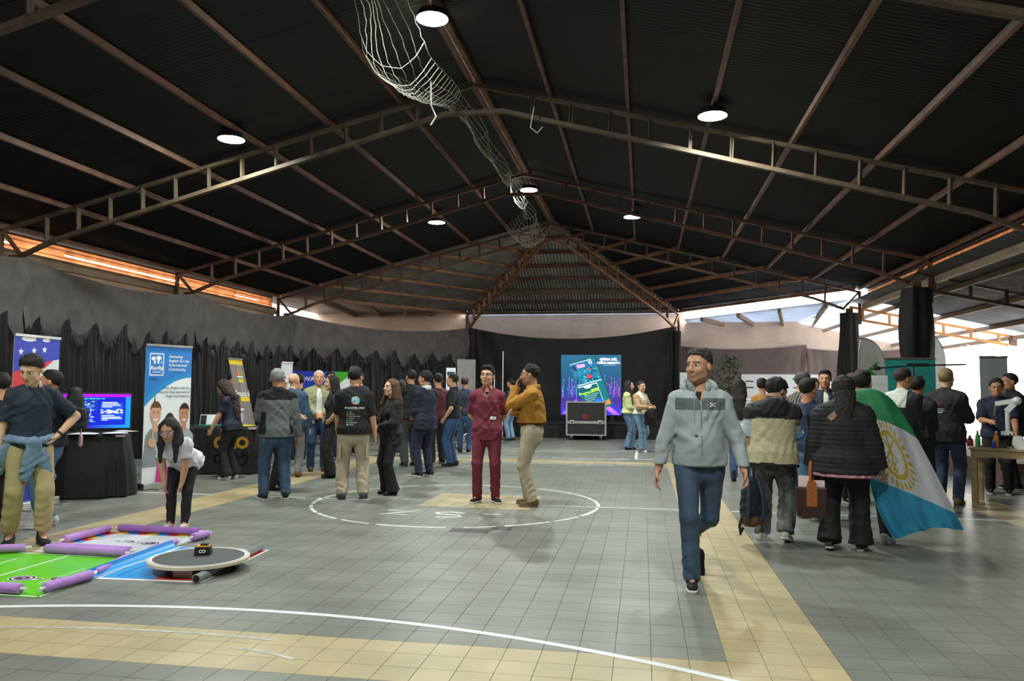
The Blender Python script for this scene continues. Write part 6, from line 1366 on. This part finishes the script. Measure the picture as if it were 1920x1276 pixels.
f = Field((-.2, -.16, -.02), (.2, .14, .56), .011); f.loft((0, 0, .06), (0, 0, .42), (0, .3, .8, 1), (.10, .11, .10, .07), (.07, .075, .07, .05), k=.02); f.noise(wrinkle(.005)); V, Q = f.mesh(); mi = (V[Q].mean(1)[:, 2] < .1).astype(int); link('pack', np_mesh('pack', V, Q, [c('1c2432'), c('6a4a28')], mi), bk)
for sd in (-1, 1): MB().tube([(sd * .05, -.06, .44), (sd * .07, -.11, .3), (sd * .075, -.10, .12), (sd * .06, -.08, .06)], .02, 6).build('strap', c('28344a'), bk)
MB().tube([(-.03, 0, .45), (-.03, 0, .56), (.03, 0, .56), (.03, 0, .45)], .01, 6).build('grab_handle', BLK, bk); MB().tube([(-.12, -.06, .1), (-.15, -.07, .02), (-.14, -.07, -.06), (-.11, -.06, 0)], .014, 6).build('loose_strap', BLK, bk)
tb = thing('tote_bag', 'slim black bag hanging between vest wearer and puffer jacket', 'bag', (1.68, 8.15, .45), .2)
f = Field((-.18, -.08, -.02), (.18, .08, .48), .013); f.loft((0, 0, .03), (-.03, 0, .42), (0, .5, 1), (.085, .07, .03), (.04, .05, .02), k=.02, flat=(1, 0)); V, Q = f.mesh(); link('bag_body', np_mesh('bag_body', V, Q, BLK), tb); MB().tube([(-.03, 0, .42), (-.06, 0, .6), (-.08, 0, .78)], .012, 6).build('strap', BLK, tb); MB().add([(x, -.052, z) for x, z in ell_pts(-.02, .2, .02, .02, 10)], [tuple(range(10))]).build('print', Pgreen, tb)
DRS = stripes_mat('brown stripes', hexc('26221f'), hexc('8a8478'), .045, .7, 'X')
p = P('shaven-headed person in a striped dark shirt holding a leaflet', (1.98, 10.5), 310, 1.69, top=dict(m=DRS, hem=.6, sleeve=.6, loose=.03, flare=.02), bottom=dict(m=c('1c1c20'), fit='straight'), shoes=('sneaker', BLK, SOLE), hair=dict(kind='short', col='4a4440'), skin='c89878', arms=('hold', 'hold'), head=(0, -12), res=.013)
g = toworld(p, p['hands'][0]['grip']); o = paper('white and teal leaflet held by the striped shirt wearer', g.x + .06, g.y, g.z + .07, .2, .14, math.radians(20), Pw, 'leaflet'); o.rotation_euler = (.9, -.3, .4); poly_flat('print', [(-.02, -.03), (.03, -.03), (.03, .02), (-.02, .02)], Pteal, o, .02)
P('man in an open navy suit and pale shirt facing us between the heads', (2.56, 11.75), 184, 1.75, top=[dict(m=c('d4d0c4'), hem=.92, loose=.012, sleeve=0, collar=c('d4d0c4'), name='shirt'), dict(m=c('1f2638'), hem=.78, loose=.034, open=.06, name='jacket')], bottom=dict(m=c('1f2638')), shoes=('sneaker', BLK, BSOLE), hair=dict(kind='short', col='2c1e16', quiff=1), skin='c08a68', arms=('clasp', 'clasp'), head=(-6, 0), res=.014)
P('person with curly brown hair in a dark top behind the puffer jacket', (2.72, 10.9), 200, 1.66, fem=True, top=dict(m=c('26221f'), hem=.86, loose=.02), bottom=dict(m=BLK), shoes=('sneaker', BLK, SOLE), hair=dict(kind='curly', col='4a2c1a', vol=1.25), arms=('clasp', 'clasp'), res=.014)
P('dark-haired person far behind the leaflet', (2.95, 14.4), 190, 1.66, top=dict(m=c('20242e'), hem=.86), bottom=dict(m=BLK), shoes=('sneaker', BLK, SOLE), hair=dict(kind='curly', col='2a1c14', vol=1.1), res=.016)
P('person in an orange headband far behind the vest wearer', (2.15, 14.9), 350, 1.66, top=dict(m=c('c08a3a'), hem=.86), bottom=dict(m=c('2a3448')), shoes=('sneaker', BLK, SOLE), hair=dict(kind='short', col='1a130e', vol=1.1), res=.016)
P('young person in a blue top and jeans partly seen beside the tan vest', (1.86, 9.45), 330, 1.58, top=dict(m=c('2a3854'), hem=.86, loose=.02), bottom=dict(m=c('5a80a8', kind=D1)), shoes=('sneaker', c('c8c8c8'), SOLE), hair=dict(kind='short', col='17100c', vol=1.06), arms=('clasp', 'clasp'), res=.014)
# woman in the puffer jacket
PUF = c('1b1b1f')
p = P('woman with dark curly hair in a black quilted puffer jacket seen from behind', (1.83, 7.68), 352, 1.565, fem=True, top=[dict(m=c('c08a98'), hem=.755, loose=.05, sleeve=.2, name='blouse', res=.014, flare=.02), dict(m=PUF, hem=.79, loose=.066, ribs=.042, flare=.012, wr=.002, collar=PUF, collar_h=.06, collar_open=False, res=.0095, name='jacket')], bottom=dict(m=c('151517'), fit='flare', loose=.022, res=.012), shoes=('sneaker', c('34363c'), SOLE), hair=dict(kind='curly', col='1c1613', vol=1.2), skin='c09070', wd=1.14, arms=('down', 'down'), legs=((.11, .1, 8, .0), (-.12, -.08, 8, .03)), head=(20, 0), res=.0115)
f = Field((-.2, -.35, 1.15), (.2, .1, 1.6), .011); f.loft(p['hl'](0, -.09, -.02), p['Tq'](.02, -.13, 1.27), (0, .5, 1), (.09, .10, .07), (.06, .06, .04), k=.03); f.noise(lambda X, Y, Z: (.009 * np.sin(X * 110 + 2 * np.sin(Z * 50)) * np.sin(Y * 110) * np.sin(Z * 100)).astype(np.float32)); V, Q = f.mesh(); link('hair_lengths', np_mesh('hair_lengths', V, Q, _M['hair 1c1613']), p['root'])
b = MB(); b.grid(lambda u, v: (-.10 + .20 * u + .04 * (v - .5), 1.20 + .20 * u - .035 * (v - .5), 0), 14, 2); decal(p, 1, b, c('8a6e5c'), (0, -.05, 0), rt_, up_, nm_, 'bag_strap', .006)
hb = thing('handbag', 'dark brown handbag with tan leather handle held by the puffer jacket woman', 'bag', (1.50, 7.50, .32), -.1)
MB().prism([(-.125, 0), (.125, 0), (.135, .27), (-.135, .27)], -.045, .045, fn=lambda x, y, z: (x, z, y)).build('bag_body', c('3a211c', rough=.5), hb); bevel(hb.children[0], .012)
TL = mat('tan leather', hexc('a05a24'), .5, .15, 20.)
for sd in (-1, 1):
    o = MB().add([(x, sd * .048, z) for x, z in [(-.045, .1), (.045, .1), (.045, .28), (.03, .33), (-.03, .33), (-.045, .28)]], [tuple(range(6))]).build('handle_tab', TL, hb); solid(o, .006)
    MB().tube([(-.012, sd * .048, .32), (-.008, sd * .03, .44), (.0, sd * .01, .5)], .013, 6).build('handle', TL, hb)
    for x in (-.03, .03):
        for z in (.13, .22): MB().lathe([(.008, 0), (.006, .004)], (x, sd * .054, z), 8, R=Matrix.Rotation(PI / 2 * sd, 3, 'X')).build('rivet', M_chrome, hb)
MB().box((-.06, 0, .30), (.1, .02, .14)).box((.07, .01, .29), (.09, .02, .08)).build('papers', flat('pale pink paper', 'e8d0d8'), hb)
# person wrapped in the flag
p = P('person seen from behind wearing a green, white and sky-blue flag as a cape', (2.13, 8.2), 350, 1.65, top=dict(m=c('3a6a9a'), hem=.86, loose=.02, collar=c('4a78a8'), collar_open=False), bottom=dict(m=c('17171a'), fit='straight'), shoes=('sneaker', c('d4d4cc'), SOLE), hair=dict(kind='short', col='1c1511'), skin='b98a6a', arms=('clasp', 'clasp'), legs=((.2, .0, 10, 0), (-.1, .1, 10, 0)), res=.0125)
G = np.array([[(1.986, 7.98, 1.442), (2.12, 7.9, 1.484), (2.294, 7.98, 1.414)], [(2.023, 7.82, 1.213), (2.26, 7.78, 1.168), (2.545, 7.9, 1.018)], [(2.065, 7.75, .67), (2.44, 7.78, .521), (2.879, 7.95, .33)], [(2.275, 7.75, .098), (2.593, 7.85, .189), (2.9, 7.97, .293)]])
G[:, :, 1] += .03
def flagp(u, v):
    bu = np.array(((1 - u) * (1 - 2 * u), 4 * u * (1 - u), u * (2 * u - 1)))       # quadratic through three columns
    tv_ = v * 3; L = [np.prod([(tv_ - j) / (i - j) for j in range(4) if j != i]) for i in range(4)]
    q = np.einsum('i,j,ijk->k', np.array(L), bu, G)
    fold = .022 * math.sin(u * 17 + v * 3) * v + .014 * math.sin(u * 31 - v * 5) * v * v + .02 * math.sin(v * 8 + u * 4)
    return (q[0] + fold * .25, q[1] + fold, q[2])
def flagm(u, v):
    if v < .335: return 0
    if v > .668: return 2
    dx = (u - .40) * .62; dy = (v - .50) * .95; r = math.hypot(dx, dy); a = math.atan2(dy, dx)
    if .088 < r < .112: return 3
    if .122 < r < .158 and (a / (2 * PI) * 26) % 1 < .5: return 3
    if r < .085:
        if abs(dx + .01 - .05 * dy) < .006 or (abs(dx + .01 - (dy + .02)) < .009 and dy < .03) or (abs(dx + .01 + (dy + .02)) < .009 and dy < .03): return 3
        if dy > .03 and abs(((dx * 1.2 + dy) * 32) % 1 - .5) < .2 and dx < .02: return 3
    return 1
fb = MB(); fb.grid(flagp, 150, 170, mf=flagm)
o = fb.build('flag', [mat('flag green', hexc('2c8a56'), .65, .1, 6., tl=.2), mat('flag white', hexc('d4d2da'), .65, .06, 6., tl=.2), mat('flag sky blue', hexc('3a9ac4'), .65, .12, 6., tl=.2), mat('flag gold', hexc('b8a03a'), .6, .1, 6.)], None, True)
tag(o, 'green, white and sky-blue flag with a golden sun emblem draped over the shoulders', 'flag')
# cape part over the shoulders
f = Field((-.35, -.3, 1.0), (.35, .25, 1.55), .012); Tq = p['Tq']
f.loft(Tq(0, -.01, 1.12), Tq(0, -.01, 1.45), (0, .5, .85, 1), (.235, .225, .17, .085), (.16, .155, .125, .08), k=.02, flat=(1, 0)); f.noise(wrinkle(.006, None, None, 0., .08)); V, Q = f.mesh(); link('flag_collar_fold', np_mesh('flag_collar_fold', V, Q, _M['flag green']), p['root'])
# far right
P('man with orange-toned face far behind the feather flag', (4.25, 14.8), 182, 1.6, top=dict(m=c('2a2c34'), hem=.86), bottom=dict(m=BLK), shoes=('sneaker', BLK, SOLE), hair=dict(kind='bald', col='2a1c14'), skin='c87c50', res=.016)  # orange tone is the skin colour itself
def wback(L, sl): m = np.zeros(len(L), int); m[(L[:, 2] > 1.27) & (L[:, 0] < .1)] = 1; return m
P('man in a dark jacket with a white upper back near the wooden table', (3.12, 10.25), 338, 1.74, top=dict(m=[c('1e2024'), c('c8ccc4')], paint=wback, hem=.82, loose=.034), bottom=dict(m=c('1c1e26')), shoes=('sneaker', BLK, SOLE), hair=dict(kind='short', col='2a1e17'), skin='c08a68', arms=('clasp', 'clasp'), head=(-30, -8), res=.0135)
P('dark-haired person in a charcoal jacket between the two men at the wooden table', (3.46, 10.75), 345, 1.64, top=dict(m=c('202022'), hem=.82, loose=.034), bottom=dict(m=c('1a1c22')), shoes=('sneaker', BLK, SOLE), hair=dict(kind='short', col='1c1512', vol=1.08), arms=('clasp', 'clasp'), res=.0135)
p = P('man in a dark printed jacket, jeans and khaki trainers beside the wooden table', (3.93, 11.1), 340, 1.76, top=dict(m=c('252527'), hem=.80, loose=.036, res=.013), bottom=dict(m=c('2c3c58', kind=D1), loose=.016), shoes=('sneaker', c('7a7458'), c('5a5440')), hair=dict(kind='short', col='8a7450'), skin='c8987a', wd=1.06, arms=('hold', 'hold'), res=.0125)
for i, w_ in enumerate((.075, .085, .06)): decal(p, 0, rect(-.09, -.09 + w_ * 1.6, -.004, .004, 4), Pgrey, (0, -.05, 1.235 - i * .022), rt_, up_, nm_, 'lettering', .005)
decal(p, 0, disc(0, 0, .028), flat('dark red print', '8a2a2a'), (-.055, -.05, 1.29), rt_, up_, nm_, 'logo', .005)
P('person with glasses in a navy shirt behind the white robot arm', (5.05, 12.35), 182, 1.64, top=dict(m=c('20263c'), hem=.86, sleeve=.5, loose=.03), bottom=dict(m=BLK), shoes=('sneaker', BLK, SOLE), hair=dict(kind='curly', col='2a201a', vol=1.1), arms=('hold', 'low'), glasses=M_blk, res=.0135, wd=1.1)
P('dark figure at the picture edge beyond the wooden table', (5.5, 12.95), 120, 1.74, top=dict(m=c('1a1c2a'), hem=.8, loose=.04), bottom=dict(m=BLK), shoes=('sneaker', BLK, SOLE), hair=dict(kind='short', col='17100c'), arms=('low', 'low'), res=.0145)

# ================================================================== RIGHT-HAND STAND
M_wood = mat('raw pine', (.42, .31, .16), .6, .2, 5., bump=.3, aniso=(1, 12, 12))
wt = thing('wooden_table', 'small raw pine table carrying the white robot arm', 'table', (4.72, 11.25, 0), -.52)
for i in range(4): bevel(MB().box((0, -.21 + i * .14, .715), (.82, .136, .024)).build('plank', M_wood, wt), .003)
for y in (-.24, .24): MB().box((0, y, .655), (.78, .022, .095)).build('apron', M_wood, wt)
for x in (-.37, .37): MB().box((x, 0, .655), (.022, .46, .095)).build('apron', M_wood, wt)
for x in (-.36, .36):
    for y in (-.22, .22): MB().box((x, y, .305), (.07, .07, .61)).build('leg', M_wood, wt)
ra = thing('robot_arm', 'white desktop robot arm with an orange bottle on the pine table', 'robot', (4.68, 11.12, .728), -.52); RW = mat('off white plastic', (.72, .74, .70), .4, .06)
MB().prism([(-.03, 0), (.17, 0), (.09, .17), (-.0, .17)], -.04, .04, fn=lambda x, y, z: (x + .05, z, y)).build('base_bracket', RW, ra); MB().box((-.02, 0, .2), (.13, .1, .05)).build('turntable', RW, ra); MB().tube([(-.01, 0, .22), (-.01, 0, .48)], .028, 10).build('lower_arm', RW, ra)
MB().bar((-.02, 0, .48), (.1, 0, .62), .07, .07).build('elbow', RW, ra); MB().bar((-.14, 0, .58), (.12, 0, .63), .06, .06).build('upper_arm', RW, ra); MB().lathe([(.05, -.04), (.055, 0), (.05, .04)], (.1, 0, .62), 16, R=Matrix.Rotation(PI / 2, 3, 'X')).build('joint', RW, ra, True); MB().tube([(-.14, 0, .58), (-.16, 0, .42)], .012, 6).build('tool', M_chrome, ra); MB().tube([(.02, -.05, .2), (.0, -.06, .1), (.05, -.06, .02)], .008, 5).build('cable', M_blk, ra)
def small_bottle(label, x, y, z, h, r, m, name='bottle', cat='bottle'): 
    q = thing(name, label, cat, (x, y, z)); MB().lathe([(r * .9, 0), (r, .008), (r, h * .7), (r * .5, h * .85), (r * .45, h)], n=12).build('bottle', m, q, True); MB().lathe([(r * .5, h), (r * .5, h + .015)], n=10).build('cap', Pw, q)
small_bottle('orange bottle beside the robot arm', 4.60, 11.30, .728, .2, .03, flat('orange plastic', 'e08a20', .3)); small_bottle('green bottle on the pine table', 4.42, 11.42, .728, .2, .03, flat('green plastic', '2f8a4a', .3)); small_bottle('red jar on the pine table', 4.36, 11.52, .728, .13, .04, flat('red plastic', 'a83a34', .3), 'jar', 'jar'); small_bottle('blue vial at the robot arm foot', 4.52, 11.18, .728, .1, .022, flat('blue plastic', '2a3ad8', .3), 'vial', 'vial')  # the vial is plain blue plastic
bs = thing('tray', 'dark tray on the pine table under the bottles', 'tray', (4.62, 11.42, .729), -.52); MB().box((0, 0, .006), (.3, .12, .012)).build('tray_base', M_blk, bs)
# boom microphone stand and backdrop
bo = thing('boom_stand', 'black boom pole on a stand reaching over the crowd', 'stand', (4.15, 13.0, 0)); 
MB().tube([(0, 0, .02), (0, 0, 1.84)], .016, 8).build('pole', M_blk, bo); MB().tube([(-.5, 0, 1.82), (0, 0, 1.86), (.75, 0, 1.88)], .012, 8).build('boom', M_blk, bo); MB().lathe([(.02, -.06), (.03, -.03), (.03, .03), (.02, .06)], (-.55, 0, 1.815), 12, R=Matrix.Rotation(PI / 2, 3, 'Y')).build('microphone', M_blk, bo, True); MB().box((.05, 0, 1.87), (.3, .06, .05)).build('clamp', M_blk, bo)
for k in range(3): a = 2 * PI * k / 3; MB().tube([(0, 0, .3), (.35 * math.cos(a), .35 * math.sin(a), .012)], .011, 6).build('leg', M_blk, bo)
b = Board('teal fabric backdrop panel by the boom pole', (4.02, 14.0), (4.8, 14.0), 2.0, mat('teal fabric', hexc('1f8a84'), .7, .1, 3.), 'panel', base=False, name='backdrop_stand', z0=.6, top=True)
b = Board('white monitor-like panel on a stand below the boom pole', (3.72, 13.7), (3.98, 13.75), 1.72, mat('white card', (.8, .82, .85), .5, .03), 'panel', base=False, name='display_stand', z0=1.1, top=False)  # plain white card without emission
Board('grey roll-up banner seen from the back beside the glare', (5.48, 14.0), (5.9, 14.0), 2.03, mat('grey banner back', (.35, .38, .42), .6, .05))
for lb, pts, h in (('purple pointed fabric peak beside the white sheet', [(6.35, 14.6, 1.0), (6.75, 14.6, 1.0), (6.62, 14.6, 1.75)], '4a4a88'), ):
    r = thing('fabric_pennant', lb, 'pennant', (6.5, 14.6, 0)); o = MB().add([(x - 6.5, y - 14.6 + .0, z) for x, y, z in pts], [(0, 1, 2)]).build('cloth', c(h), r); solid(o, .01); MB().tube([(.12, .02, 0), (.12, .02, 1.75)], .012, 6).build('pole', M_chrome, r)
# potted tree by the far brick wall
pt = thing('potted_tree', 'leafy potted tree in front of the brown far drape', 'plant', (2.7, 25.6, 0)); MB().lathe([(.16, 0), (.22, .02), (.27, .4), (.25, .42)], n=18).build('pot', M_blk, pt, True)
MB().tube([(0, 0, .4), (.03, 0, 1.0), (-.02, .02, 1.6), (.02, 0, 2.2)], [.035, .03, .022, .01], 7).build('trunk', mat('bark', (.12, .08, .05), .9), pt)
rn = random.Random(21); lm = MB().add([(0, 0, 0), (.035, .06, .01), (0, .15, -.02), (-.035, .06, .01)], [(0, 1, 2, 3)]).mesh('leaf', mat('dark green leaf', (.05, .10, .035), .5, .3))
for i in range(260):
    a = rn.uniform(0, 2 * PI); z = rn.uniform(1.1, 2.5); R_ = .5 * math.sin(PI * (z - .9) / 1.7) + .08; rr = rn.uniform(.15, 1) * R_
    o = link('leaf', lm, pt, (rr * math.cos(a), rr * math.sin(a), z), (rn.uniform(-.8, .8), rn.uniform(-.8, .8), rn.uniform(0, 6))); o.scale = (1.2,) * 3
